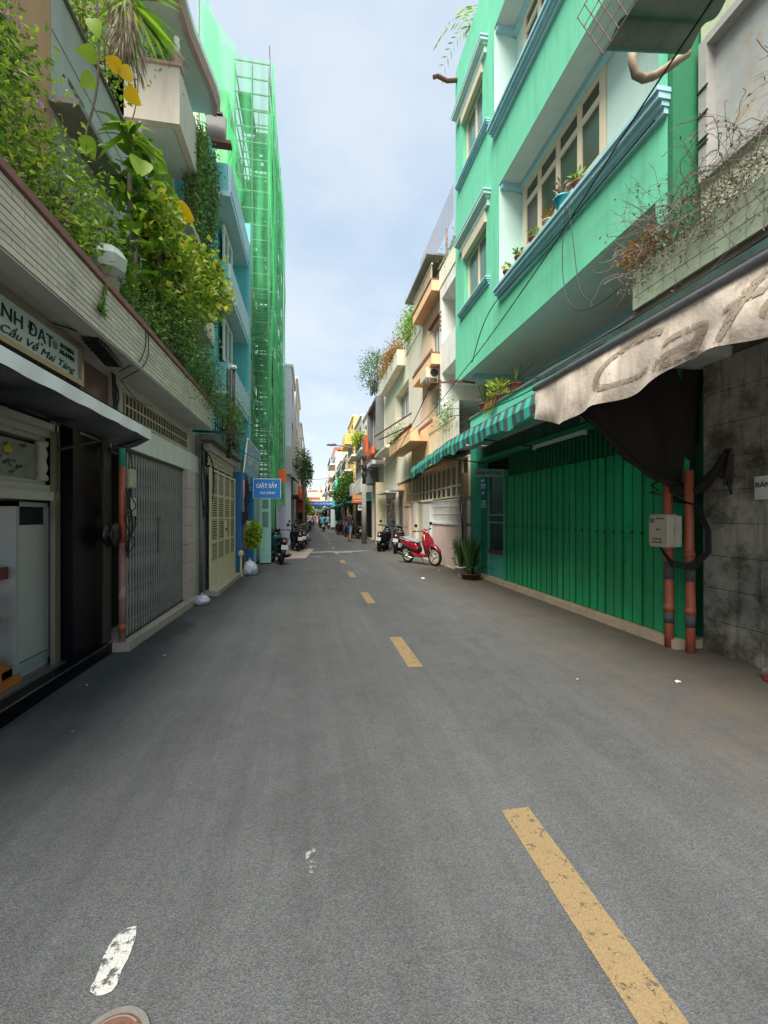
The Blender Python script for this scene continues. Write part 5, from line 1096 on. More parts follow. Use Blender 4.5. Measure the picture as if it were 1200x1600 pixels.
# ------------------------------------------------------------ LEFT: scaffolded building behind green nets
SB = thing('scaffolded_building', 'tall unfinished pale building standing behind the green scaffold net', 'building', (-3, 18, 0))
fs = fx(-2.75, -1); mb = MB(); hs = [(y, y+1.3, z, z+1.7) for z in (3.6, 6.9, 10.2, 13.0) for y in (15.5, 18.6)]
holes(mb, fs, 14.85, 21.6, 2.6, 15.6, hs, .25); mb.quad((-2.75,14.85,2.6),(-8,14.85,2.6),(-8,14.85,15.6),(-2.75,14.85,15.6)); mb.build('wall', mat('raw_render', '#9fae93', .85, .12, 1, .2, streak=.3, dirt='#6f7862'), SB)
for h in hs: win(SB, fs, *h, 2, 1, M_white, M_glassb, .2, .07)
bx('ground_floor', mat('dusky_pink', '#9c8480', .8, .15, 2, .2, streak=.4, dirt='#5c4d48'), SB, -6, 14.85, 0, -1.75, 21.6, 2.6); bx('dark_doorway', M_dark, SB, -1.749, 15.3, 0, -1.7, 16.6, 2.1); bx('grey_shutter', M_steeld, SB, -1.749, 18.6, 0, -1.7, 21.4, 2.3)
M_scaf = mat('scaffold_tube', '#5b685e', .6, .2, 8, .05)
SF = thing('scaffold', 'grey tube scaffold with stacked plank decks in front of the tall pale building', 'scaffold', (-1.9, 18, 2.3))
p0 = MB().tube([(0,0,0),(0,0,14.2)], .028, 6).build('vertical_pole', M_scaf, SF)
YS = [14.75, 16.45, 18.15, 19.85, 21.5]; first = True
for y in YS:
    for x in (-2.5, -1.95, -1.42):
        loc = (x+1.9, y-18, 0 if x < -1.5 or y > 15 else -2.2+2.2)
        if first: p0.data.transform(Matrix.Translation(Vector((1.9-1.9,0,0)))); 
        if first:
            for v in p0.data.vertices: v.co += Vector((1.9,18-0,2.3))*0+Vector((-(-1.9),-18*-1,0))*0
            co = [v.co.copy() for v in p0.data.vertices]; mn = min(c.z for c in co); cx_ = sum(c.x for c in co)/len(co); cy_ = sum(c.y for c in co)/len(co)
            for v in p0.data.vertices: v.co -= Vector((cx_, cy_, mn))
            p0.location = loc; first = False
        else: piece('vertical_pole', p0, SF, loc)
def local(o):   # recentre a part's mesh so that copies can be placed by location
    co = [v.co.copy() for v in o.data.vertices]; c = Vector((sum(q.x for q in co), sum(q.y for q in co), sum(q.z for q in co)))/len(co)
    for v in o.data.vertices: v.co -= c
    return o
lg = local(MB().bar((0,0,0),(0,6.8,0),.04).build('ledger', M_scaf, SF)); tv = local(MB().bar((-2.55,0,0),(-1.38,0,0),.035).build('transom', M_scaf, SF))
dk = local(MB().box(0,0,0,.42,1.5,.04).build('deck', mat('plank_deck', '#2f3a2c', .8, .2, 4, .2), SF)); br = local(MB().bar((0,0,0),(0,1.7,1.7),.022).bar((.02,0,1.7),(.02,1.7,0),.022).build('brace', M_scaf, SF))
stp = MB()
for q in range(9): stp.box(-.02, q*.16, q*.18, .46, q*.16+.2, q*.18+.03)
stp.bar((0,0,-.02),(0,1.45,1.6),.04).bar((.44,0,-.02),(.44,1.45,1.6),.04); stp = local(stp.build('stair', mat('stair_metal', '#2b382f', .7, .2), SF))
stp2 = MB()
for q in range(9): stp2.box(-.02, 1.45-q*.16, q*.18, .46, 1.45-q*.16-.2, q*.18+.03)
stp2 = local(stp2.bar((0,1.45,-.02),(0,0,1.6),.04).bar((.44,1.45,-.02),(.44,0,1.6),.04).build('stair', mat('stair_metal', ''), SF))
fl = {'u': 1, 'w': 1, 'l': 1, 't': 1, 'd': 1, 'b': 1}
def put(key, nm, src, loc):
    if fl[key]: src.location = loc; fl[key] = 0
    else: piece(nm, src, SF, loc)
lifts = [2.6+1.62*i for i in range(9)]
for i, z in enumerate(lifts):
    for dz in (0, .8):
        for x in (-2.5, -1.42): put('l', 'ledger', lg, (x+1.9, 18.12-18, z+dz-2.3))
    for y in YS:
        for dz in (0, .5, 1.05): put('t', 'transom', tv, (-.065, y-18, z+dz-2.3))
    for k in ((0, 2) if i < 8 else ()): put('u' if i % 2 else 'w', 'stair', stp if i % 2 else stp2, ((-2.05 if k else -1.75)+1.9, YS[k]+.85-18, z+.85-2.3))
    for k in range(4):
        if (i+k) % 4 != 3: put('d', 'deck', dk, (-2.22+1.9, YS[k]+.85-18, z+.04-2.3))
        if (i*3+k) % 3: put('d', 'deck', dk, (-1.68+1.9, YS[k]+.85-18, z+.04-2.3))
        put('b', 'brace', br, (-1.41+1.9, YS[k]+.85-18, z+.85-2.3))
M_net = netmat('green_net', '#7fe8a4', .36, .2); M_net2 = netmat('green_net_dense', '#74e89c', .46, .26)
nt_ = thing('scaffold_net', 'bright green safety net draped around the scaffold tower', 'net', (-1.3, 18, 2))
def nz_(a, b, s=0): return noise.noise(Vector((a, b, s)))
def near(u, v):
    x = -3.5+u*2.2; top = 16.5+(.9*max(0, .28-u)/.28*2.2 if u < .28 else -.18*math.sin((u-.28)/.72*math.pi)); z = 2.1+.5*(1-u)+v*(top-2.1)
    return (x+.05*nz_(u*4, v*6, 3), 14.5+.10*nz_(u*5, v*9)+.05*math.sin(u*40+v*3), z)
def street(u, v):
    y = 14.5+u*7.2; top = 16.5-.25*math.sin(u*math.pi*4)**2-.2*u; bulge = .12*math.sin(v*7)**2+.1*nz_(u*6, v*8, 5)
    return (-1.3+bulge*.6*math.sin(u*9+1)*.8+.03*math.sin(u*70), y, 1.95+.5*nz_(u*4, .2)+v*(top-1.95))
MB().grid(near, 40, 90).build('end_net', M_net, nt_, True); MB().grid(street, 90, 90).build('street_net', M_net2, nt_, True)
MB().grid(lambda u, v: (-1.33+.1*u+.05*math.sin(v*14), 14.45-.1*math.sin(u*5+v*9)-.06*u, 1.0+v*15.3), 6, 60).build('bunched_net', M_net2, nt_, True)
MB().grid(lambda u, v: (-2.9+.45*v+.1*math.sin(v*20)+u*.3, 14.42+.04*math.sin(u*12+v*20), 15.2-v*4.5), 6, 30).build('sagging_net', M_net2, nt_, True)
MB().grid(lambda u, v: (-3.6+u*1.2, 14.4, 18.1-v*1.9-u*v*.3-1.4*u), 10, 10).build('top_net', M_net, nt_, True)
MB().tube([(-3.55,14.42,14),(-3.55,14.42,18.2)], .03, 6).tube([(-3.9,14.42,18.1),(-3.4,14.42,18.1)], .03, 6).build('net_pole', M_steel, nt_)
# ------------------------------------------------------------ generic row houses
def house(name, label, side, X, y0, y1, h, m, floors, cols, dark=False, z0=0, fm=None, gm=None, wf=.55, group=None, ground=None, h0=3.0):
    t = thing(name, label, 'building', (X+side*3, (y0+y1)/2, 0), group)
    fn = fx(X, side); mb = MB(); hs = []
    fh = (h-h0)/max(1, floors)
    for k in range(floors):
        for c in range(cols):
            w_ = (y1-y0)/cols; a = y0+w_*(c+.5-wf/2); hs.append((a, a+w_*wf, h0+fh*k+fh*.28, h0+fh*k+fh*.8))
    gr = (y0+.25, y1-.25, 0.02, 2.5)
    holes(mb, fn, y0, y1, z0, h, hs+[gr], .25)
    E_ = X+side*7; mb.quad((X,y0,z0),(E_,y0,z0),(E_,y0,h),(X,y0,h)).quad((X,y1,z0),(E_,y1,z0),(E_,y1,h),(X,y1,h)).quad((X,y0,h),(X,y1,h),(E_,y1,h),(E_,y0,h)).quad((E_,y0,z0),(E_,y1,z0),(E_,y1,h),(E_,y0,h))
    mb.build('wall', m, t)
    for q in hs: win(t, fn, *q, 2, 1, fm or M_white, gm or M_glassb, .18, .06)
    sh = MB(); fbox(sh, fn, gr[0], gr[1], gr[2], gr[3], .22, .25); sh.build('shop_front', ground or M_steeld, t)
    o = MB(); fbox(o, fn, y0-.02, y1+.02, h+.003, h+.12, -.12, .3); o.build('coping', M_white, t)
    return t, fn
def balcony(t, side, X, y0, y1, z, proj, m, hgt=.9, rail=None, name='balcony'):
    s = -side; o = MB(); o.box(X+s*.002, y0, z, X+s*proj, y1, z+.14)
    if not rail: o.box(X+s*(proj-.08), y0, z+.14, X+s*proj, y1, z+hgt).box(X+s*.002, y0, z+.14, X+s*(proj-.08), y0+.08, z+hgt).box(X+s*.002, y1-.08, z+.14, X+s*(proj-.08), y1, z+hgt)
    o.build(name, m, t)
    if rail:
        o = MB(); n = int((y1-y0)/.13); o.box(X+s*(proj-.05), y0, z+hgt-.04, X+s*proj, y1, z+hgt).box(X, y0, z+hgt-.04, X+s*(proj-.05), y0+.04, z+hgt)
        for i in range(n+1): yy = y0+(y1-y0-.03)*i/n; o.box(X+s*(proj-.035), yy, z+.14, X+s*(proj-.015), yy+.02, z+hgt-.04)
        for i in range(int(proj/.13)): o.box(X+s*(.05+.13*i), y0+.01, z+.14, X+s*(.07+.13*i), y0+.03, z+hgt-.04)
        o.build('railing', rail, t)
# ------------------------------------------------------------ RIGHT: row beyond the green building
M_pwall = mat('pale_pink_wall', '#d6beb4', .8, .1, 3, .25, streak=.35, dirt='#8a6f66'); M_orange = mat('orange_wall', '#e4b98c', .8, .08, 2, .2, streak=.25, dirt='#8f6440')
M_cr2 = mat('cream_house_wall', '#e4dec8', .8, .07, 2, .15, streak=.25, dirt='#8c8264'); M_beig = mat('grey_beige_wall', '#d2cbbb', .85, .07, 1.5, .15, streak=.25, dirt='#857c6a'); M_gbox = mat('grey_box', '#767876', .7, .1, 2, .1)
M_orb = mat('bright_orange', '#d9683a', .6, .08, 2, .05)
H2 = thing('white_balcony_house', 'narrow white house with two recessed balconies beside the mint green building', 'building', (5, 11.2, 0))
f2_ = fx(3.7, 1); mb = MB(); lgs = [(10.4, 11.85, 6.45, 7.76), (10.4, 11.85, 4.45, 5.6)]
facade(mb, f2_, 10.39, 12.04, 3.2, 8.12, lgs, []); mb.quad((3.7,10.39,8.12),(3.7,12.04,8.12),(9,12.04,8.12),(9,10.39,8.12)).quad((3.7,12.04,3.2),(9,12.04,3.2),(9,12.04,8.12),(3.7,12.04,8.12)).quad((4.9,10.39,3.2),(4.9,12.04,3.2),(4.9,12.04,8.1),(4.9,10.39,8.1)); mb.build('wall', M_white, H2)
for (a, b, c, d) in lgs:
    o = MB(); o.quad((3.7,a,d),(4.9,a,d),(4.9,b,d),(3.7,b,d)).quad((3.7,b,c),(4.9,b,c),(4.9,b,d),(3.7,b,d)).quad((3.7,a,c),(4.9,a,c),(4.9,b,c),(3.7,b,c)); o.build('balcony_lining', M_white, H2)
    win(H2, fx(4.88, 1), 10.6, 11.6, c+.05, d-.25, 2, 1, M_white, M_glassd, 0, .06)
    o = MB()
    for i in range(5): o.cbox(3.69, 11.94, c+.45+i*.13, .02, .06, .05)
    o.build('vent_block', M_terra, H2)
bx('roof_parapet', M_cr2, H2, 3.68, 10.4, 8.13, 3.8, 12.05, 8.62); MB().tube([(3.66,10.4,8.72),(3.66,12.05,8.72)], .02, 6).build('top_rail', M_white, H2)
bx('lower_terrace', M_white, H2, 3.6, 10.4, 3.3, 5, 13.0, 3.42)
o = MB()
for i in range(20): o.box(3.6, 10.45+i*.125, 3.42, 3.62, 10.47+i*.125, 4.02)
o.box(3.59,10.4,4.02,3.63,12.95,4.06); o.build('terrace_railing', M_creamw, H2)
bush('pale green shrub with pink blossoms on the lower white terrace', 'bush', 3.75, 11.2, 4.2, .22, .5, .35, 1300, .06, LF3, tips=40, flower=14)
t = thing('roof_cage', 'rusty wire cage on the roof of the narrow white house', 'cage', (3.9, 12.5, 8.7)); o = MB()
for k in range(12): z = 9.25+k*.075; o.bar((3.62,10.6,z),(3.62,14.0,z),.007)
for k in range(18): y = 10.6+.2*k; o.bar((3.62,y,9.25),(3.62,y,10.1),.006)
for k in range(6): o.bar((3.62+.15*k,14.0,9.25),(3.62+.15*k,14.0,10.1),.007)
o.bar((3.9,12,8.6),(3.9,12,9.9),.06); o.bar((3.9,11.4,8.6),(3.9,11.4,9.3),.04); o.build('wire_bars', mat('pale_rust','#a58a86',.7,.1), t)
bush('potted greenery behind the roof rail of the narrow white house', 'plant', 4.0, 11.2, 8.9, .2, .5, .3, 500, .08, LF3, tips=20)
H3 = thing('orange_house', 'narrow pale orange house with brown trimmed balconies under a grey roof sheet', 'building', (5, 13.2, 0))
f3 = fx(3.8, 1); mb = MB(); hw = [(12.35, 13.25, 6.35, 7.4), (12.3, 13.1, 4.55, 5.5)]
holes(mb, f3, 12.05, 14.4, 3.2, 8.9, hw, .15); mb.quad((3.8,14.4,3.2),(9,14.4,3.2),(9,14.4,8.9),(3.8,14.4,8.9)).quad((3.8,12.05,8.9),(3.8,14.4,8.9),(9,14.4,8.9),(9,12.05,8.9)); mb.build('wall', mat('peach_pale', '#dfc2a0', .8, .08, 2, .2, streak=.3, dirt='#8a6f50'), H3)
for q in hw: win(H3, f3, *q, 3, 1, M_white, M_glassb, .12, .06)
M_brn = mat('brown_trim', '#7e4f42', .7, .2, 5, .2)
for z in (8.1, 5.95): bx('balcony_slab', M_orange, H3, 3.45, 12.06, z, 3.8, 14.4, z+.3); bx('trim', M_brn, H3, 3.43, 12.06, z+.303, 3.8, 14.42, z+.36)
for z in (7.5, 5.55): bx('window_hood', M_brn, H3, 3.7, 12.2, z, 3.8, 13.4, z+.08)
o = MB()
for i in range(16): o.box(3.46, 12.1+i*.14, 8.46, 3.48, 12.12+i*.14, 8.85)
o.box(3.45,12.06,8.85,3.49,14.4,8.9); o.build('top_railing', M_creamw, H3)
bx('roof_sheet', mat('zinc_pale', '#8b908c', .5, .15, 3, .1, metal=.3), H3, 3.3, 12.0, 9.1, 6, 15.0, 9.16)
o = MB()
for z in (6.31, 4.25): 
    for i in range(12): o.box(3.46, 12.1+i*.19, z, 3.5, 12.2+i*.19, z+.1)
o.build('pierced_block', M_brn, H3)
bx('lower_wall', M_orange, H3, 3.78, 12.05, 3.0, 5, 16.0, 4.4); 
o = MB(); o.box(3.2,13.7,3.98,3.78,17.6,4.1).box(3.2,13.7,4.1,3.26,17.6,4.38).box(3.26,13.7,4.1,3.78,13.78,4.38).box(3.26,17.52,4.1,3.78,17.6,4.38); o.build('projecting_balcony', M_orange, H3)
o = MB()
for i in range(20): o.box(3.22, 13.75+i*.19, 4.38, 3.26, 13.85+i*.19, 4.5)
o.box(3.2,13.7,4.5,3.27,17.6,4.54); o.build('pierced_balustrade', M_brn, H3)
t = thing('air_conditioner', 'old air conditioner box under the orange house balcony', 'air conditioner', (3.4, 12.6, 5.75)); bx('case', M_creamw, t, 3.35, 12.3, 5.62, 3.75, 13.0, 5.92); MB().lathe([(.001,0),(.12,0),(.12,.01),(.001,.01)], (3.6,12.29,5.77), 16, 'y').build('fan', M_steeld, t)
bush('trailing plants in the projecting orange balcony', 'plant', 3.3, 16.2, 4.6, .15, 1.2, .2, 700, .07, LF3, tips=26)
H4 = thing('cream_modern_house', 'plain cream house with one wide window and a planter along its roof edge', 'building', (5, 18.5, 0))
f4 = fx(3.9, 1); mb = MB(); hw = [(16.95, 19.75, 5.7, 7.1)]; holes(mb, f4, 14.42, 22.6, 3.0, 8.2, hw, .35)
mb.quad((3.9,14.42,8.2),(3.9,22.6,8.2),(9,22.6,8.2),(9,14.42,8.2)).quad((3.9,22.6,3),(9,22.6,3),(9,22.6,8.2),(3.9,22.6,8.2)); mb.build('wall', M_cr2, H4); bx('beige_panel', M_beig, H4, 3.88, 14.42, 3.0, 3.899, 16.9, 8.2)
win(H4, f4, *hw[0], 3, 1, M_white, M_glassb, .3, .09)
o = MB(); o.box(3.55,17.6,7.85,3.9,22.4,8.0).box(3.55,17.6,8.0,3.62,22.4,8.5).box(3.62,17.6,8.0,3.9,17.68,8.5); o.build('roof_planter', M_cr2, H4); bx('tall_parapet', M_cr2, H4, 3.86, 14.9, 8.2, 4.0, 17.5, 8.8); bx('balcony_ledge', M_cr2, H4, 3.3, 19.0, 4.6, 3.9, 22.5, 4.72); bx('terrace_rail', M_glassb, H4, 3.9, 14.5, 8.2, 3.93, 15.5, 8.9)
bush('rust and green shrubs in the roof planter of the cream house', 'bush', 3.7, 19.8, 8.85, .3, 2.3, .5, 3200, .1, LFo, tips=70)
bush('green overgrown shrubs on the roof between cream and orange houses', 'bush', 3.9, 16.2, 9.0, .4, 1.4, .55, 2600, .1, LF1, tips=60)
bush('thin airy treetop leaning out over the roofs', 'tree', 3.4, 23.6, 9.6, .7, 1.3, 1.3, 1500, .13, LF4, tips=38, stems=38, spread=.2)
H5 = thing('grey_box_house', 'grey framed box window house with a bright orange corner panel', 'building', (5, 24.5, 0))
bx('wall', M_cr2, H5, 3.85, 22.62, 0, 9, 26.5, 8.6); o = MB(); o.box(3.4,22.65,5.05,3.85,26.3,5.2).box(3.4,22.65,7.8,3.85,26.3,7.95).box(3.4,22.65,5.2,3.85,22.8,7.8).box(3.4,26.15,5.2,3.85,26.3,7.8); o.build('box_frame', M_gbox, H5)
win(H5, fx(3.7, 1), 22.8, 26.15, 5.2, 7.8, 4, 1, M_white, M_glassb, .1, .09)
o = MB(); o.box(3.2,25.6,4.9,3.38,26.6,6.4).box(3.2,22.9,4.9,3.38,25.6,5.3); o.build('orange_panel', M_orb, H5); bx('canopy', M_white, H5, 3.2, 22.6, 4.3, 3.85, 26.4, 4.5)
bx('dark_glass_box', M_gbox, H5, 3.3, 24.6, 3.4, 3.85, 26.3, 4.28); bx('ground_shutter', M_steel, H5, 3.82, 22.9, .05, 3.849, 25.9, 2.9)
bx('cream_post', M_cream, H5, 3.4, 22.62, 0, 3.84, 22.85, 3.3)
# low front wall with grilles
FW = thing('grille_front_wall', 'low pale pink front wall with white barred grilles and a cream door', 'wall', (4.1, 14, 0))
bx('pink_wall', M_pwall, FW, 3.95, 10.42, .04, 4.15, 13.75, 1.24); bx('sill', M_white, FW, 3.92, 10.9, 1.243, 4.15, 13.75, 1.3); bx('skirting', M_cream, FW, 3.93, 10.42, 0, 4.16, 17.8, .038)
bx('end_pier', M_pwall, FW, 3.95, 10.42, 1.3, 4.15, 10.95, 1.9); bx('dark_behind', mat('warm_dim', '#978a7a', .8, .2), FW, 4.3, 10.42, 1.2, 4.34, 17.8, 3.2)
bx('white_pier', M_white, FW, 3.88, 13.76, 0, 4.18, 14.7, 1.98); bx('pier_cap', M_white, FW, 3.84, 13.7, 1.983, 4.22, 14.76, 2.05)
bx('cream_door', mat('door_cream', '#c7b994', .6, .08), FW, 4.0, 14.72, .04, 4.05, 15.75, 2.0); bx('white_pier', M_white, FW, 3.88, 15.76, 0, 4.18, 16.1, 2.0); bx('beige_door', M_orange, FW, 4.0, 16.12, .04, 4.06, 16.9, 1.95)
bx('pink_pier', M_pwall, FW, 3.9, 16.92, 0, 4.2, 17.8, 1.9); bx('pier_cap', M_pwall, FW, 3.86, 16.88, 1.903, 4.24, 17.84, 1.97)
o = MB().box(3.98, 0, 1.3, 4.0, .022, 1.95).build('grille_bar', M_white, FW); local(o); o.location = (-.11, 11.0-14, 1.62)
for i in range(1, 25): piece('grille_bar', o, FW, (-.11, 11.0+.112*i-14, 1.62))
for z in (1.55, 1.78, 1.95): bx('grille_rail', M_white, FW, 3.975, 10.95, z, 3.99, 13.75, z+.03)
for z in (2.02, 2.32, 3.02): bx('upper_rail', M_creamw, FW, 3.96, 10.42, z, 4.02, 17.6, z+.05)
o = MB().box(3.965, 0, 2.07, 4.015, .05, 3.02).build('upper_bar', M_creamw, FW); local(o); o.location = (-.11, 10.45-14, 2.545)
for i in range(1, 16): piece('upper_bar', o, FW, (-.11, 10.45+.475*i-14, 2.545))
t = thing('green_sheet_roof', 'dark green sheet roof sloping over the low pink front wall', 'canopy', (4.2, 13, 3.1)); MB().grid(lambda u, v: (3.5+u*1.2, 11.2+v*6.2, 3.06-.3*v+.35*u), 3, 20).build('sheet', mat('green_sheet', '#2d5a4a', .6, .2), t)
t = thing('electricity_meter', 'old meter box with wires on the end pier beside the green pillar', 'meter box', (3.9, 10.5, 2.1)); bx('case', mat('tan_box', '#8d7a55', .6, .2), t, 3.82, 10.42, 2.05, 3.94, 10.62, 2.6); bx('pipe', M_steel, t, 3.86, 10.46, .1, 3.92, 10.52, 2.05)
cables('grey cables running down the end pier beside the green pillar', [[(3.88,10.7,2.1),(3.85,10.62,1.9),(3.86,10.56,1.6),(3.86,10.55,.2)],[(3.9,10.9,2.0),(3.86,10.75,1.7),(3.87,10.65,1.3),(3.87,10.62,.3)]], .014)
# lower storeys further along
def gfl(label, y0, y1, X, m, gm):
    t = thing('house_front', label, 'building', (X, y0, 0)); bx('wall', m, t, X, y0, 0, X+4, y1, 3.0); bx('gate', gm, t, X-.02, y0+.5, .05, X-.001, y1-.5, 2.4)
    o = MB(); n = 12
    for i in range(n): yy = y0+.5+(y1-y0-1)*i/n; o.box(X-.04, yy, .05, X-.021, yy+.03, 2.4)
    o.build('gate_bars', M_steel, t); bx('hood', M_white, t, X-.5, y0+.2, 2.6, X-.001, y1-.2, 2.68); return t
gfl('orange pillared ground floor after the pink pier', 17.9, 19.4, 3.95, M_orange, M_dark); gfl('white ground floor with a barred grey gate below the cream house', 19.45, 22.6, 3.9, M_white, M_gbox)
bush('withered vines and cables on the gate below the cream house', 'vine', 3.7, 19.6, 2.0, .1, .35, .7, 300, .08, LFd, tips=18)
spec = [('white_row_house', 'white house with a planted balcony behind the street lamp', 3.75, 26.5, 31, 8.4, M_white, 2, 2), ('grey_row_house', 'pale grey house behind the utility pole', 3.6, 31, 35.5, 8.8, M_gw, 2, 2), ('yellow_row_house', 'yellow house with balconies beyond the utility pole', 3.45, 35.5, 41, 9.8, mat('yellow_wall','#cdb86c',.8,.08,2,.15,streak=.3), 3, 2),
        ('cream_row_house', 'cream house beyond the yellow one on the right side', 3.35, 41, 47, 7.4, M_cream, 2, 2), ('pale_row_house', 'pale house near the mint net on the right side', 3.25, 47, 55, 7.6, M_gw, 2, 2), ('orange_topped_tower', 'pale tower with an orange red roof band far down the right side', 3.0, 55, 64, 9.8, mat('tower_pale','#c5b5a8',.8,.08,2,.1), 4, 2),
        ('far_cream_house', 'cream house just beyond the orange banded tower', 2.9, 64, 76, 7.2, M_cream, 2, 2), ('far_white_house', 'white house near the right end of the street', 2.8, 76, 92, 8.0, M_white, 2, 3)]
RH = []
for (n_, lab, X, y0, y1, h, m, fl_, co) in spec:
    t, fn = house(n_, lab, 1, X, y0, y1, h, m, fl_, co, gm=M_glassd if n_[0] == 'y' else None); RH.append(t)
    for k in range(fl_): balcony(t, 1, X, y0+.3, y1-.8, 3.0+(h-3)/fl_*k, .7, m if k % 2 == 0 else M_white, rail=(M_steeld if (k+co) % 2 else None))
    bx('shop_awning', R.choice((M_strA, mat('awning_brown','#5b4636',.8), mat('awning_blue','#33608a',.7), M_steel)), t, X-1.0, y0+.3, 2.45, X-.001, y1-.3, 2.55)
bx('orange_band', mat('roof_band','#b5553f',.7), RH[5], 2.85, 54.9, 9.95, 6, 64.2, 10.3); bx('blue_band', mat('band_blue','#6f9fb8',.6), RH[5], 2.88, 54.9, 8.9, 2.99, 64.2, 9.2)
bush('bright green shrubs on the balcony of the white house behind the lamp', 'bush', 3.1, 28.6, 6.6, .3, 1.4, .45, 1500, .14, LF2, tips=40)
t = thing('mint_net', 'turquoise safety net hung on the front of a house far down the right side', 'net', (2.7, 47, 3)); M_mnet = mat('turquoise_net', '#3fc4a0', .8, .12, 2, .1)
MB().grid(lambda u, v: (2.5+.5*math.sin(u*3.1)+.1*math.sin(v*9), 46.5+u*4, 1.0+v*5.4-.6*u), 14, 14).build('net', M_mnet, t, True); MB().grid(lambda u, v: (2.4+u*.9, 46.4+.1*math.sin(u*9), 3.6+v*2.6*math.sin(.3+u*2.4)), 14, 14).build('net', M_mnet, t, True)
# ------------------------------------------------------------ LEFT: row beyond the scaffold
specL = [('slate_blue_house', 'tall flat slate blue slab house just behind the scaffold net', -1.04, 22.2, 26.6, 9.1, mat('slate_blue','#b9c0cf',.7,.06,1,.1,streak=.2,dirt='#6d7588'), 3, 1), ('tall_cream_house', 'tall cream house rising behind the slate blue slab', -.97, 26.9, 35, 10.0, mat('cream_tall','#c8c0ae',.8,.07,1,.1,streak=.3,dirt='#938a78'), 3, 2),
         ('white_left_house', 'white house beyond the tall cream one on the left side', -.88, 35, 43, 8.9, M_white, 3, 2), ('brown_left_house', 'brownish house with many balconies on the left side', -.86, 43, 50, 7.5, mat('brownish','#9a7f6c',.8,.1,2,.1), 3, 2), ('grey_left_house', 'grey house in the middle of the left row', -.92, 50, 60, 6.8, M_gw, 2, 2),
         ('far_left_house', 'pale house near the far left end of the street', -1.0, 60, 75, 6.2, M_cream, 2, 3), ('last_left_house', 'last white house on the left end of the street', -1.2, 75, 95, 7.0, M_white, 2, 3)]
for (n_, lab, X, y0, y1, h, m, fl_, co) in specL:
    t, fn = house(n_, lab, -1, X, y0, y1, h, m, fl_, co, wf=.4)
    if y0 > 34:
        for k in range(fl_): balcony(t, -1, X, y0+.4, y1-.6, 3+(h-3)/fl_*k, .25, M_white, rail=M_steeld)
    bx('shop_awning', mat('awning_brown','#5b4636') if y0 < 30 else M_strA, t, X+.001, y0+.4, 2.5, X+.35, y1-.4, 2.6)
t = thing('cream_canopy', 'curved cream canopy over the shop behind the scaffold', 'canopy', (-1.0, 22.6, 3)); MB().grid(lambda u, v: (-1.3+.75*math.sin(u*1.5), 22.0+v*2.6, 2.75+.85*math.cos(u*1.57)), 8, 2).build('canopy', M_cream, t, True)
bx('white_panel', M_gw, t, -1.25, 21.9, 3.6, -.98, 22.3, 5.0)
t = thing('red_sign', 'tall orange red vertical sign on the left side of the street', 'sign', (-.7, 31, 1.9)); bx('board', mat('sign_red', '#d0432a', .5, .08), t, -.98, 31, 1.75, -.5, 31.15, 3.6); bx('dark_front', M_dark, t, -.98, 31, .3, -.6, 31.1, 1.74)
t = thing('orange_small_sign', 'small orange sign above the scaffold net foot', 'sign', (-1.1, 17.5, 3)); bx('board', M_orb, t, -1.35, 17.5, 2.85, -1.0, 17.55, 3.35)
# ------------------------------------------------------------ end of the street
M_far1 = mat('far_peach', '#c9a08a', .85, .08, .3, .1); M_far2 = mat('far_cream', '#c5bda4', .85, .08, .3, .1)
for (n_, lab, x0, x1, y, h, m) in (('end_house', 'peach coloured building closing the view at the street end', -3.5, 2.2, 118, 6.2, M_far1), ('end_house', 'cream building at the right of the street end', 2.3, 8, 112, 7.8, M_far2), ('end_house', 'taller pale block standing behind the street end', -1.0, 4.5, 150, 10.0, M_far2), ('end_house', 'pale block at the left of the street end', -12, -3.6, 105, 7.5, M_white)):
    t = thing(n_, lab, 'building', ((x0+x1)/2, y, 0)); fn = fy(y, 1); mb = MB(); hs = [(x0+(x1-x0)*(c+.3)/4, x0+(x1-x0)*(c+.7)/4, 1+k*2.2+.6, 1+k*2.2+1.9) for c in range(4) for k in range(int((h-2)//2.2))]
    holes(mb, fn, x0, x1, 0, h, hs, .2); mb.quad((x0,y,h),(x1,y,h),(x1,y+8,h),(x0,y+8,h)).quad((x0,y,0),(x0,y+8,0),(x0,y+8,h),(x0,y,h)).quad((x1,y,0),(x1,y+8,0),(x1,y+8,h),(x1,y,h)); mb.build('wall', m, t)
    for q in hs: win(t, fn, *q, 1, 1, M_white, M_glassd, .15, .1)
    bx('roof_band', mat('roof_band',''), t, x0-.1, y-.15, h+.003, x1+.1, y+.3, h+.35)
t = thing('church_spire', 'small pale spire rising over the street end', 'tower', (2.6, 135, 0)); MB().box(2.0,134,0,3.2,135.2,9).build('tower', M_far2, t); MB().lathe([(.85,0),(.3,1.6),(.02,3)], (2.6,134.6,9), 4).build('roof', M_far1, t)
# banner
t = thing('street_banner', 'long blue banner with a line of white lettering stretched across the street', 'banner', (1.0, 52, 2.7))
MB().grid(lambda u, v: (-.68+u*3.45, 52+.05*math.sin(u*9), 2.72+v*.55-.05*math.sin(u*3.14)), 24, 2).build('banner', mat('banner_deep_blue', '#2456a8', .5, .06, 3, .02), t, True)
text('CHÀO MỪNG ĐẠI HỘI KHU PHỐ', .3, (-.45, 51.9, 2.86), (1,0,0), (0,0,1), M_letw, 'lettering', t, width=3.0)
for x in (-.74, 2.82): t2 = thing('banner_post', ('left' if x < 0 else 'right')+' thin blue post holding the street banner', 'post', (x, 52, 0)); MB().tube([(x,52,0),(x,52,3.4)], .05, 8).build('post', M_lblue, t2)
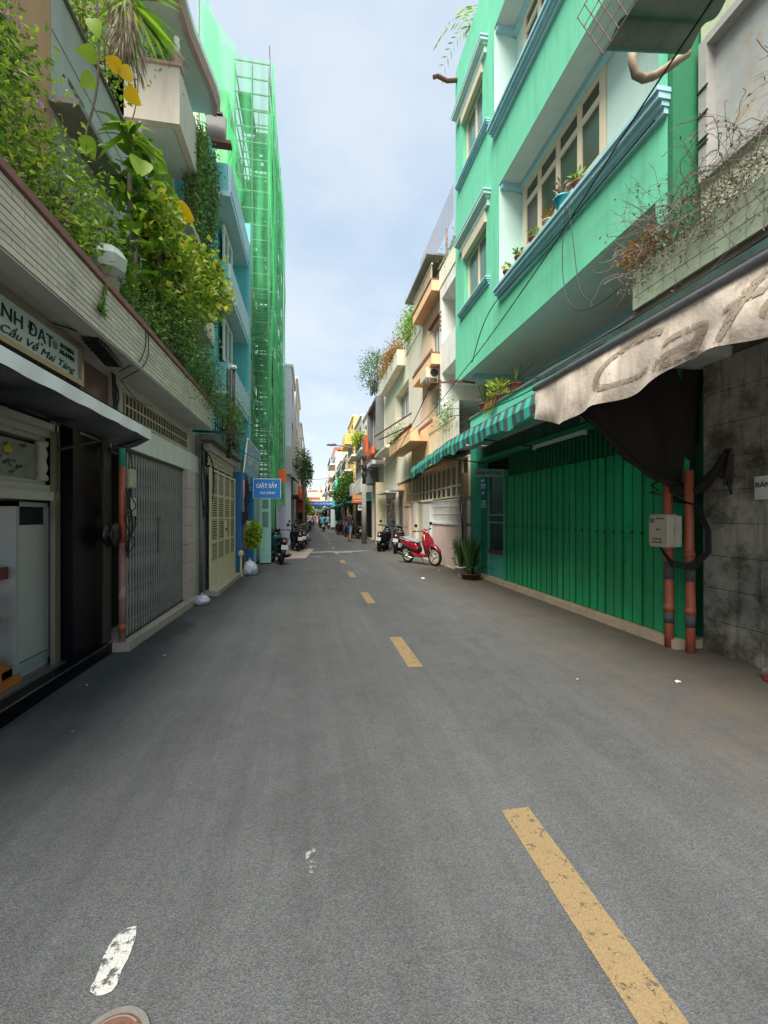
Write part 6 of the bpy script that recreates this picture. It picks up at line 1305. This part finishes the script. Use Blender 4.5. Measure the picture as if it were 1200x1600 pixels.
# ------------------------------------------------------------ trees
def tree(label, x, y, h, r, hc, n, ln, m, trunk=.1, sq=.8):
    t = thing('tree', label, 'tree', (x, y, 0)); sm = MB(); mb = MB(); T = []
    top = Vector((x+jit(.1), y, h-hc*.6)); sm.tube(smooth([(x,y,0), (x+.1,y,h*.35), top]), [trunk*(1-.5*i/12) for i in range(13)], 8)
    for i in range(26):
        v = Vector((jit(1), jit(1), jit(1))); v = v.normalized()*R.uniform(.45, 1); e = Vector((x+v.x*r, y+v.y*r, h-hc/2+v.z*hc/2)); T.append(e); b = top.lerp(Vector((x,y,h*.5)), R.random()*.6)
        sm.tube([b, (b+e)/2+Vector((0,0,.15)), e], [trunk*.3, trunk*.2, trunk*.06], 5, False)
    for i in range(n):
        c = R.choice(T); p = c+Vector((R.gauss(0,r*.16), R.gauss(0,r*.16), R.gauss(0,hc*.09))); mb.leaf(p, Vector((jit(1),jit(1),R.uniform(-1,.4))), ln*R.uniform(.6,1.3), ln*.5)
    sm.build('trunk', M_bark, t, True); mb.build('crown', m, t); return t
tree('dark green tree beside the left row just past the scaffold', -.55, 25.5, 5.6, .6, 2.6, 1500, .14, LF4); tree('dense dark tree on the right side before the mint net', 2.45, 34, 5.0, 1.0, 2.6, 3200, .17, LF4)
tree('small leafy tree before the red sign on the left', -.5, 33, 3.0, .5, 1.5, 1200, .12, LF1); tree('green tree in the far middle of the street', 1.9, 85, 4.4, 1.5, 3.2, 1500, .3, LF4); tree('low green tree on the left beneath the banner', -.35, 58, 3.9, .9, 2.8, 1500, .22, LF1)
bush('hedge of potted shrubs before the shops on the left', 'bush', -.75, 24.3, .6, .3, .8, .5, 1200, .1, LF1, tips=30)
# ------------------------------------------------------------ utility pole, lamp, cables
t = thing('utility_pole', 'rusty and concrete utility pole with brackets on the right side', 'pole', (2.78, 22.8, 0))
MB().tube([(2.78,22.8,0),(2.78,22.8,3.2)], [.14,.11], 12).build('concrete_base', M_conc, t, True); MB().tube([(2.78,22.8,3.2),(2.76,22.8,5.55)], [.1,.08], 10).build('upper_pole', M_rust, t, True)
o = MB(); o.bar((2.78,22.8,4.2),(1.9,22.8,4.35),.05).bar((2.5,22.75,4.0),(3.2,22.75,4.0),.06).tube([(1.9,22.8,4.33),(2.3,22.8,4.42),(2.76,22.8,4.1)], .03, 6); o.build('bracket', M_rust, t)
mb = MB()
for z in (3.6,4.0,4.5): mb.lathe([(.13,0),(.15,.05),(.15,.2),(.13,.25)], (2.78,22.8,z), 10)
mb.build('clamp', M_steeld, t)
t = thing('street_lamp', 'grey street lamp head on a long curved arm reaching over the street', 'street lamp', (2.7, 22.8, 4.6)); MB().tube(smooth([(2.72,22.8,4.55),(2.3,22.8,5.05),(1.7,22.8,5.2),(1.2,22.8,5.26)]), .03, 8).build('arm', M_steel, t, True); MB().loft([(.78,22.8,5.26,.06,.03,0),(.95,22.8,5.27,.13,.06,0),(1.2,22.8,5.28,.1,.07,0),(1.3,22.8,5.28,.04,.04,0)], 12).build('lamp_head', M_steel, t, True)
t = thing('orange_sign', 'orange framed shop sign beside the utility pole', 'sign', (2.75, 26.5, 2.4)); bx('board', M_orb, t, 2.48, 26.5, 2.3, 3.2, 26.58, 2.83); bx('band', mat('sign_peach','#d9a070',.5), t, 2.52, 26.49, 2.55, 3.16, 26.499, 2.79); bx('band', M_letw, t, 2.6, 26.49, 2.42, 3.08, 26.499, 2.46)
t = thing('white_sign', 'small white sign with blue writing under the orange sign', 'sign', (2.9, 26.6, 1.9)); bx('board', M_letw, t, 2.85, 26.6, 1.85, 3.25, 26.65, 2.25); bx('writing', M_blue, t, 2.9, 26.59, 2.0, 3.2, 26.599, 2.08)
def wire(label, pts, r=.012):
    t = thing('overhead_cable', label, 'cable', pts[0]); MB().tube(smooth(pts, 8), r, 5, False).build('cable', M_cable, t, True)
wire('thick black cable crossing the green facade from top right to the utility pole', [(2.75,1.7,5.25),(2.78,3.2,5.0),(2.8,5.0,4.6),(2.85,7.8,4.25),(2.85,12,3.95),(2.8,22.7,4.4)], .008)
wire('black cable running under the mint parapet beside the awning tube', [(2.9,1.5,3.3),(2.95,3.5,3.3),(3.1,5.5,3.3),(3.4,8.0,3.6),(3.3,9.9,3.9)], .01)
wire('second black cable just above the awning tube', [(2.85,1.2,3.18),(2.9,3.4,3.22),(3.2,6.0,3.45),(3.55,8.8,3.95)], .01)
wire('thin cable hugging the sill of the green building', [(3.42,3.8,5.5),(3.42,5.5,5.47),(3.42,7.8,5.5),(3.5,9,4.9)], .01)
wire('cable slanting from the bracket pole down to the low roof', [(2.85,9.95,4.72),(2.95,12.5,4.2),(3.1,17.5,3.6),(2.8,22.7,3.9)], .012)
wire('pale thin cord looping down the green facade', [(3.4,5.3,5.75),(3.38,5.35,5.0),(3.36,5.2,4.4),(3.4,4.9,4.1),(3.5,4.5,4.12),(3.6,4.4,4.3)], .006)
wire('second pale cord beside the loop on the green facade', [(3.41,5.25,5.7),(3.39,5.1,5.0),(3.37,4.95,4.4),(3.4,4.75,4.12)], .006)
for (a, b, lab) in (((2.8,22.8,4.6),(3.0,55,4.2),'cable leading from the utility pole down the street'), ((2.8,22.8,4.2),(-.8,36,4.6),'cable crossing the street from the utility pole to the left row'), ((2.8,22.8,3.9),(3.1,36,3.6),'lower cable leading from the utility pole past the tree')):
    A, B_ = Vector(a), Vector(b); wire(lab, [A, A.lerp(B_, .33)-Vector((0,0,.3)), A.lerp(B_, .66)-Vector((0,0,.3)), B_], .012)
wire('sagging black cable under the tiled planter', [(2.98,1.2,3.42),(3.0,2.6,3.36),(3.02,3.8,3.38),(3.5,6.2,3.75),(3.6,8.9,4.1)], .009)
wire('bunched cable resting on the awning roller tube', [(2.6,1.0,3.06),(2.62,2.4,3.03),(2.62,3.6,3.05),(2.9,4.9,3.25),(3.55,6.8,3.86)], .011)
wire('thin cable drooping between the mint parapet and the white house', [(3.6,6.5,4.0),(3.4,8.2,3.75),(3.3,10,4.1),(3.5,12,4.4)], .007)
wire('cable along the front of the left terrace to the laundry shop', [(-1.6,7.9,3.1),(-1.55,9.5,2.95),(-1.5,11.2,3.0),(-1.4,14.3,3.2)], .009)
t = thing('bracket_pole', 'horizontal rusty iron bar with insulators sticking out from the green building corner', 'bracket', (3.3, 9.9, 4.72)); MB().bar((3.6,9.95,4.76),(2.62,9.95,4.7),.035).bar((3.3,9.95,4.8),(3.95,9.95,4.76),.04).build('bar', M_rust, t)
mb = MB()
for x in (2.72,2.8,3.0): mb.tube([(x,9.95,4.74),(x,9.95,4.84)], .018, 6)
mb.build('insulator', M_steel, t)
t = thing('bracket_pole', 'dark iron rods sticking out from the orange balcony', 'bracket', (3.0, 16, 4.9)); MB().bar((3.3,14.0,4.95),(2.7,18.5,4.95),.04).bar((3.3,14.5,4.6),(2.75,17.5,4.65),.04).build('bar', M_rust, t)
# ------------------------------------------------------------ potted sword plants by the green pillar
t = pot('potted_plant', 'tall sword leaved plant in a white pot at the foot of the green pillar', 'potted plant', 3.66, 10.15, 0, .15, .24, mat('white_pot','#a9a99f',.6,.1,8,.1,spots=.3,dirt='#6a665c')); swords(t, 3.66, 10.15, .22, 46, .85, .13, w=.045)
t = pot('potted_plant', 'dense sword leaved plant in a wide dark red bowl', 'potted plant', 3.7, 9.62, 0, .24, .14, mat('dark_red_pot','#4f2820',.7,.2)); swords(t, 3.7, 9.62, .1, 90, 1.02, .16, w=.05)
mb = MB()
for i in range(8): a = R.uniform(0,6.28); mb.bigleaf(Vector((3.8,9.5,.25)), Vector((math.cos(a),math.sin(a)*.6-.3,.5)), .45, .05, .5)
mb.build('side_leaves', LFg, t)
t = thing('thin_plant', 'thin pale leaved plant against the pink wall', 'plant', (3.6, 10.5, 0)); mb = MB()
for i in range(60): z = R.uniform(.1,.85); mb.leaf(Vector((3.62+jit(.03),10.5+jit(.05),z)), Vector((jit(1),jit(1),.3)), .1, .035)
mb.build('leaves', LF3, t); MB().tube([(3.62,10.5,0),(3.63,10.5,.5),(3.6,10.52,.88)], .008, 5).build('stem', M_bark, t)
# ------------------------------------------------------------ motorbikes
M_redp = mat('red_scooter_paint', '#8c0a1c', .22, .06, 5, 0, coat=.8, spec=.6); M_blkp = mat('black_scooter_paint', '#0d0e11', .22, .1, 5, 0, coat=.7); M_blup = mat('navy_scooter_paint', '#1a2436', .25, .1, 5, 0, coat=.7); M_mar = mat('maroon_paint', '#55141a', .25, .1, 5, 0, coat=.6); M_silv = mat('silver_paint', '#8f9396', .3, .08, 5, 0, metal=.4, coat=.4)
M_rimw = mat('cream_rim', '#c9c5a8', .4, .05, bump=0); M_seat = mat('black_vinyl', '#15151a', .45, .15, 20, .15); M_seatw = mat('sun_glare_seat', '#7c7f82', .4, .08, 15, .15); M_tail = mat('tail_red', '#7a0c12', .15, .05, bump=0, coat=.6); M_lens = mat('headlamp_lens', '#9aa0a3', .08, .05, bump=0, spec=.9); M_plate = mat('number_plate', '#b9bab6', .5, .05, bump=0)  # pale seat grey holds the sun reflection on the seat top
def scooter(label, x, y, head, paint, lean=5, seat=None, rim=None, basket=None, inner=None, group='parked scooters and motorbikes', kind='motorbike'):
    t = thing('scooter', label, kind, (0,0,0), group); inner = inner or M_blackp
    for wx, wr in ((.64,.275),(-.62,.265)):
        w_ = MB().lathe([(wr-.065,-.03),(wr-.02,-.05),(wr,-.025),(wr+.004,0),(wr,.025),(wr-.02,.05),(wr-.065,.03),(wr-.065,-.03)], (wx,0,wr), 28, 'y', cap=False).build('wheel', M_rubber, t, True)
        o = MB(); o.lathe([(wr-.085,-.028),(wr-.062,-.034),(wr-.062,.034),(wr-.085,.028),(wr-.085,-.028)], (wx,0,wr), 28, 'y', cap=False).lathe([(.001,-.045),(.05,-.04),(.05,.04),(.001,.045)], (wx,0,wr), 12, 'y')
        for k in range(5):
            a = k*6.283/5+.3; o.bar((wx+math.cos(a)*.04,0,wr+math.sin(a)*.04),(wx+math.cos(a)*(wr-.075),0,wr+math.sin(a)*(wr-.075)),.035,.03)
        o.build('rim', rim or M_steeld, w_, True)
    o = MB(); o.bar((.62,.075,.275),(.44,.06,.72),.035).bar((.62,-.075,.275),(.44,-.06,.72),.035).tube([(.46,0,.66),(.34,0,1.0)], .025, 8); o.build('fork', M_silv if rim else M_steeld, t)
    MB().loft([(.42,0,.50,.05,.03,-.6),(.48,0,.585,.075,.05,-.5),(.60,0,.615,.08,.045,0),(.74,0,.575,.075,.035,.5),(.86,0,.47,.06,.02,1.0),(.9,0,.40,.04,.01,1.2)], 12).build('front_fender', paint, t, True)
    MB().loft([(.40,0,.33,.10,.06,1.57),(.44,0,.45,.16,.06,1.5),(.45,0,.60,.2,.07,1.4),(.40,0,.76,.2,.07,1.3),(.34,0,.90,.14,.06,1.25),(.31,0,.97,.09,.05,1.2)], 16, 2.6).build('front_shield', paint, t, True)
    MB().loft([(.36,0,.36,.13,.03,1.5),(.36,0,.55,.17,.04,1.4),(.31,0,.75,.17,.04,1.3),(.27,0,.88,.12,.04,1.3)], 14, 2.6).build('inner_shield', inner, t, True)
    MB().loft([(.44,0,.34,.1,.04,.3),(.3,0,.29,.14,.05,0),(.0,0,.28,.15,.05,0),(-.2,0,.32,.15,.06,0),(-.3,0,.42,.13,.08,0)], 14, 3).build('floorboard', paint if rim else inner, t, True)
    MB().loft([(-.02,0,.47,.08,.12,0),(-.08,0,.52,.13,.17,0),(-.25,0,.57,.16,.15,.1),(-.5,0,.63,.165,.12,.25),(-.75,0,.71,.12,.085,.35),(-.9,0,.76,.05,.04,.4)], 16, 2.5).build('body_panel', paint, t, True)
    MB().loft([(-.02,0,.46,.11,.1,0),(-.2,0,.43,.14,.08,0),(-.45,0,.45,.15,.07,.1)], 12).build('lower_panel', inner, t, True)
    MB().loft([(.0,0,.68,.07,.03,0),(-.06,0,.71,.12,.05,0),(-.25,0,.73,.145,.055,.05),(-.42,0,.755,.14,.055,.1),(-.6,0,.80,.12,.05,.15),(-.74,0,.81,.06,.03,.3)], 14, 2.6).build('seat', seat or M_seat, t, True)
    MB().loft([(.33,0,.97,.07,.05,1.2),(.3,0,1.03,.1,.07,1.2),(.27,0,1.08,.07,.05,1.2),(.25,0,1.11,.03,.02,1.2)], 12).build('headset', paint, t, True)
    MB().lathe([(.001,0),(.05,0),(.055,-.03)], (.405,0,1.0), 14, 'x').build('headlight', M_lens, t, True)
    o = MB(); o.tube([(.27,-.1,1.05),(.2,-.3,1.07),(.17,-.34,1.07)], .014, 7).tube([(.27,.1,1.05),(.2,.3,1.07),(.17,.34,1.07)], .014, 7); o.build('handlebar', M_steeld, t)
    for s in (-1, 1):
        MB().tube([(.2,s*.27,1.07),(.165,s*.37,1.07)], .02, 8).build('grip', M_rubber, t); m_ = MB().tube([(.24,s*.2,1.07),(.25,s*.28,1.2)], .006, 5).build('mirror_stem', M_steeld, t); MB().lathe([(.001,0),(.055,0),(.05,.02),(.001,.025)], (.24,s*.3,1.24), 12, 'x').build('mirror', M_blackp, m_)
    MB().loft([(-.88,0,.74,.05,.035,.3),(-.91,0,.72,.07,.04,.3),(-.93,0,.70,.05,.03,.3)], 10).build('tail_light', M_tail, t, True)
    MB().box(-.95,-.1,.48,-.94,.1,.62).build('number_plate', M_plate, t); MB().loft([(-.78,0,.55,.07,.015,-.6),(-.9,0,.45,.065,.012,-.8),(-.97,0,.34,.05,.01,-1)], 10).build('rear_fender', M_blackp, t, True)
    MB().loft([(-.25,.02,.3,.12,.09,0),(-.45,.04,.27,.1,.09,0),(-.66,.06,.265,.05,.07,0)], 10).build('engine', M_steeld, t, True)
    MB().tube([(-.2,-.13,.2),(-.4,-.16,.22),(-.48,-.17,.25),(-.86,-.19,.33),(-.9,-.19,.335)], [.018,.02,.05,.058,.03], 12).build('exhaust', M_chrome if rim else M_steeld, t, True)
    o = MB(); o.bar((-.15,.1,.24),(-.2,.3,.01),.02); o.tube([(-.3,-.12,.7),(-.7,-.15,.78),(-.85,-.08,.82),(-.85,.08,.82),(-.7,.15,.78),(-.3,.12,.7)], .012, 6); o.build('stand_and_grab_rail', M_silv if rim else M_steeld, t, True)
    o = MB(); o.tube([(-.5,.17,.36),(-.62,.14,.6)], .025, 8); o.build('shock_absorber', M_steeld, t)
    if basket: MB().box(.42,-.15,.8,.68,.15,1.0).build('basket', basket, t)
    t.location = (x, y, 0); t.rotation_euler = (math.radians(-lean)*0, 0, head); t.rotation_euler.rotate_axis('X', math.radians(lean)); return t
hd = math.atan2(-.89, .45)
scooter('glossy red scooter with a seat coloured pale as if sunlit and cream wheels parked askew by the pink wall', 3.36, 12.9, hd, M_redp, 6, M_seatw, M_rimw, group=None)
scooter('black scooter with a maroon tail parked behind the red scooter', 3.45, 17.2, 1.25, M_blkp, 6); scooter('dark maroon motorbike at the back of the right hand group', 3.3, 19.3, 1.3, M_mar, 5); scooter('navy scooter between the two dark bikes on the right', 3.05, 18.3, 1.15, M_blup, 6); scooter('black motorbike closest to the orange gate on the right', 3.7, 18.4, 1.4, M_blkp, 4)
bl = scooter('black and teal scooter seen from behind before the mint doors on the left', -1.12, 14.1, 1.85, M_blkp, 6, inner=mat('teal_side','#0f4a4a',.4)); 
t = thing('poncho', 'grey cover draped over the handlebar of the black and teal scooter', 'cloth', (-1.3,14.6,1)); MB().grid(lambda u, v: (-1.62+u*.5+.03*math.sin(v*9), 14.55+v*.35, 1.16-.2*abs(u-.5)*2-.05*math.sin(u*9+v*6)-.08*v), 12, 8).build('cloth', mat('grey_poncho','#3a3c3e',.8,.2,9,.2), t, True)
t = thing('red_plastic_basin', 'red plastic basin on the ground beside the left scooter', 'basin', (-1.5,14.6,0)); MB().lathe([(.18,0),(.24,.14),(.26,.15),(.22,.12),(.001,.03)], (-1.5,14.55,0), 18).build('basin', mat('basin_red','#b02a2c',.4,.08), t, True)
for (x, y, h_, m, lab) in ((-.72,18.9,1.8,M_blkp,'black scooter nearest the camera in the left row'), (-.5,19.9,1.7,M_blkp,'second black scooter in the left row'), (-.45,21.2,1.65,M_blkp,'third scooter in the left row with a silver mirror'), (-.42,22.6,1.7,M_mar,'maroon motorbike at the far end of the left row')): scooter(lab, x, y, h_, m, 5)
for (x, y, h_, m, lab) in ((2.35,37,1.9,M_blkp,'black motorbike far down the right side beyond the walking man'), (2.3,33,2.0,M_mar,'maroon motorbike before the dark tree'), (2.5,30,1.8,M_silv,'silver motorbike just beyond the walking man'), (2.75,28,1.9,M_mar,'dark red motorbike beside the utility pole')): scooter(lab, x, y, h_, m, 5)
# ------------------------------------------------------------ people
M_skin = mat('skin', '#9a6a4c', .6, .05, bump=0); M_hair = mat('hair_black', '#0e0c0b', .5, .1, bump=0)
def person(label, x, y, head, shirt, trousers, bareleg=True, sit=False, bag=False, step=.16):
    t = thing('person', label, 'person', (0,0,0)); hz = .92 if not sit else .78
    kn = (lambda s: (.02+s*step, .09, .50)) if not sit else (lambda s: (.42, .16, .74)); ft = (lambda s: (-.02+s*step*1.5, .09, .08)) if not sit else (lambda s: (.42, .17, .34))
    V = [((0,0,hz),.13),((0,0,hz+.25),.12),((0,0,hz+.47),.14),((.02,0,hz+.60),.055),((.03,0,hz+.70),.09),((.03,0,hz+.78),.085)]; Ed = [(0,1),(1,2),(2,3),(3,4),(4,5)]
    for s in (1, -1):
        k = kn(s); f_ = ft(s); b = len(V); V += [((.0,s*.09,hz-.05),.09),((k[0],s*k[1],k[2]),.058),((f_[0],s*f_[1],f_[2]),.038),((f_[0]+.15,s*f_[1],f_[2]-.05),.032)]; Ed += [(0,b),(b,b+1),(b+1,b+2),(b+2,b+3)]
        b = len(V); e = (.05-s*.04,.26,hz+.2) if not sit else (.2,.25,hz+.25); hnd = (.15-s*.08,.27,hz-.03) if not sit else (.48,.22,hz+.28)
        V += [((0,s*.18,hz+.47),.055),((e[0],s*e[1],e[2]),.038),((hnd[0],s*hnd[1],hnd[2]),.03),((hnd[0]+.05,s*hnd[1],hnd[2]-.07),.028)]; Ed += [(2,b),(b,b+1),(b+1,b+2),(b+2,b+3)]
    me = bpy.data.meshes.new('body'); me.from_pydata([v for v, r in V], Ed, []); o = bpy.data.objects.new('body', me); C.objects.link(o)
    sm = o.modifiers.new('skin', 'SKIN'); 
    for i, (v, r) in enumerate(V): me.skin_vertices[0].data[i].radius = (r, r)
    me.skin_vertices[0].data[0].use_root = True; ss = o.modifiers.new('s', 'SUBSURF'); ss.levels = 2; bpy.context.view_layer.update()
    m2 = bpy.data.meshes.new_from_object(o.evaluated_get(bpy.context.evaluated_depsgraph_get())); o.modifiers.clear(); o.data = m2; m2.materials.clear(); m2.materials.append(M_skin); m2.polygons.foreach_set('use_smooth', [True]*len(m2.polygons)); o.parent = t
    # shirt, trousers and hair are shells grown off the body surface
    def shell(nm, test, m, off):
        vs = [v.co+v.normal*off for v in m2.vertices]; fs = [tuple(p.vertices) for p in m2.polygons if test(p.center)]; mb = MB(); mb.add(vs, fs); return mb.build(nm, m, t, True)
    shell('shirt', lambda c: hz-.1 < c.z < hz+.57 and not (abs(c.y) > .235 and c.z < hz+.28), shirt, .02)
    shell('shorts' if bareleg else 'trousers', lambda c: (c.z <= hz+.0 and c.z > (.48 if bareleg and not sit else .1) and not (abs(c.y) > .21)), trousers, .022)
    shell('hair', lambda c: c.z > hz+.70 and (c.x < .06 or c.z > hz+.79), M_hair, .012)
    if bag: MB().loft([(.02,.32,hz-.2,.05,.14,0),(.12,.32,hz-.2,.05,.12,0)], 10).build('carried_bag', M_bag, t, True)
    t.location = (x, y, 0); t.rotation_euler = (0, 0, head); return t
M_sh1 = mat('maroon_shirt','#2e1a20',.8); M_sh2 = mat('white_shirt','#b5b5b2',.8); M_sh3 = mat('cyan_shirt','#4f9ab5',.8); M_sh4 = mat('navy_shirt','#28324c',.8); M_den = mat('blue_shorts','#4c6380',.8); M_blkc = mat('black_trousers','#17171a',.8); M_pk = mat('pink_shirt','#b5687a',.8)
person('man in a dark maroon shirt and blue shorts walking beside the utility pole', 2.2, 25.2, 1.3, M_sh1, M_den)
person('person in a white shirt and black trousers on the left before the banner', -.15, 41, 1.5, M_sh2, M_blkc, False); person('person in a pink shirt walking at the left just before the banner', .25, 45, 1.7, M_pk, M_den); person('person in dark navy clothes in the middle of the street', 1.0, 56, 1.4, M_sh4, M_blkc, False)
scooter('small scooter ridden down the middle of the street', 1.15, 42, 1.5, M_silv, 0, group='scooters being ridden on the street'); person('rider in a cyan shirt on the scooter in the middle of the street', 1.0, 42, 1.5, M_sh3, M_blkc, False, sit=True)
scooter('second ridden scooter farther down beneath the banner', 1.9, 50, 1.6, M_blup, 0, group='scooters being ridden on the street'); person('rider in a blue shirt under the street banner', 1.82, 50, 1.6, M_sh3, M_den, False, sit=True)
person('seated person in a pale shirt by the parked motorbikes on the right', 2.85, 30.8, 2.2, M_sh2, M_blkc, False, sit=True)
t = thing('lightbox_sign', 'upright white shop lightbox standing at the roadside near the banner', 'sign', (2.35,46,0)); bx('board', M_sh2, t, 2.0,46,.3,2.45,46.12,2.2); bx('base', M_steeld, t, 2.05,46,0,2.4,46.1,.3)
t = thing('market_umbrella', 'wide dark market umbrella at the end of the street', 'umbrella', (.2,72,0)); MB().lathe([(1.8,2.2),(.9,2.6),(.02,2.85)], (.2,72,0), 8).build('canopy', M_strB, t); MB().tube([(.2,72,0),(.2,72,2.8)], .03, 6).build('pole', M_steel, t)
# ------------------------------------------------------------ foliage, cords and other uncountable pieces are stuff
for o in bpy.data.objects:
    if o.type == 'MESH' and o.parent and 'kind' not in o:
        n_ = o.name.split('.')[0]
        if n_ in ('leaves','leaf','stem','blossom','seed_tuft','vine_stem','dry_leaf','yellow_grass','hanging_grass','dead_leaves','strap_leaves','rosette','crown','cable','lattice_strip','side_leaves','painted_flower','hinge','door_rib','wire_bars','scroll_grille','lattice_edge','backing_strip'): o['kind'] = 'stuff'
def split_loose(o):   # every loose piece of a mesh part becomes a part of its own
    me = o.data; par = list(range(len(me.vertices)))
    def find(a):
        while par[a] != a: par[a] = par[par[a]]; a = par[a]
        return a
    for e in me.edges:
        a, b = find(e.vertices[0]), find(e.vertices[1])
        if a != b: par[a] = b
    gr = {}
    for p in me.polygons: gr.setdefault(find(p.vertices[0]), []).append(p)
    if len(gr) < 2: return
    gs = list(gr.values())
    for k, ps in enumerate(gs):
        ids = sorted({v for p in ps for v in p.vertices}); mp = {v: i for i, v in enumerate(ids)}
        m = bpy.data.meshes.new(o.name); m.from_pydata([me.vertices[v].co for v in ids], [], [tuple(mp[v] for v in p.vertices) for p in ps])
        for mt in me.materials: m.materials.append(mt)
        m.polygons.foreach_set('use_smooth', [p.use_smooth for p in ps]); m.polygons.foreach_set('material_index', [p.material_index for p in ps])
        if k == 0: first_ = m
        else:
            n = bpy.data.objects.new(o.name.split('.')[0], m); C.objects.link(n); n.parent = o.parent; n.location = o.location
    o.data = first_
for o in [o for o in bpy.data.objects if o.type == 'MESH' and o.name.split('.')[0] in ('soffit','blue_trim','turned_column','support_arm','clamp','insulator','bracket','clip','cooling_fin','pierced_block','vent_block','carved_motif','shelf_leg','upper_pipe','orange_panel','raised_rib','vent_back','net_pole','tier','grey_tape','coupling','planter_wall','statue')]: split_loose(o)
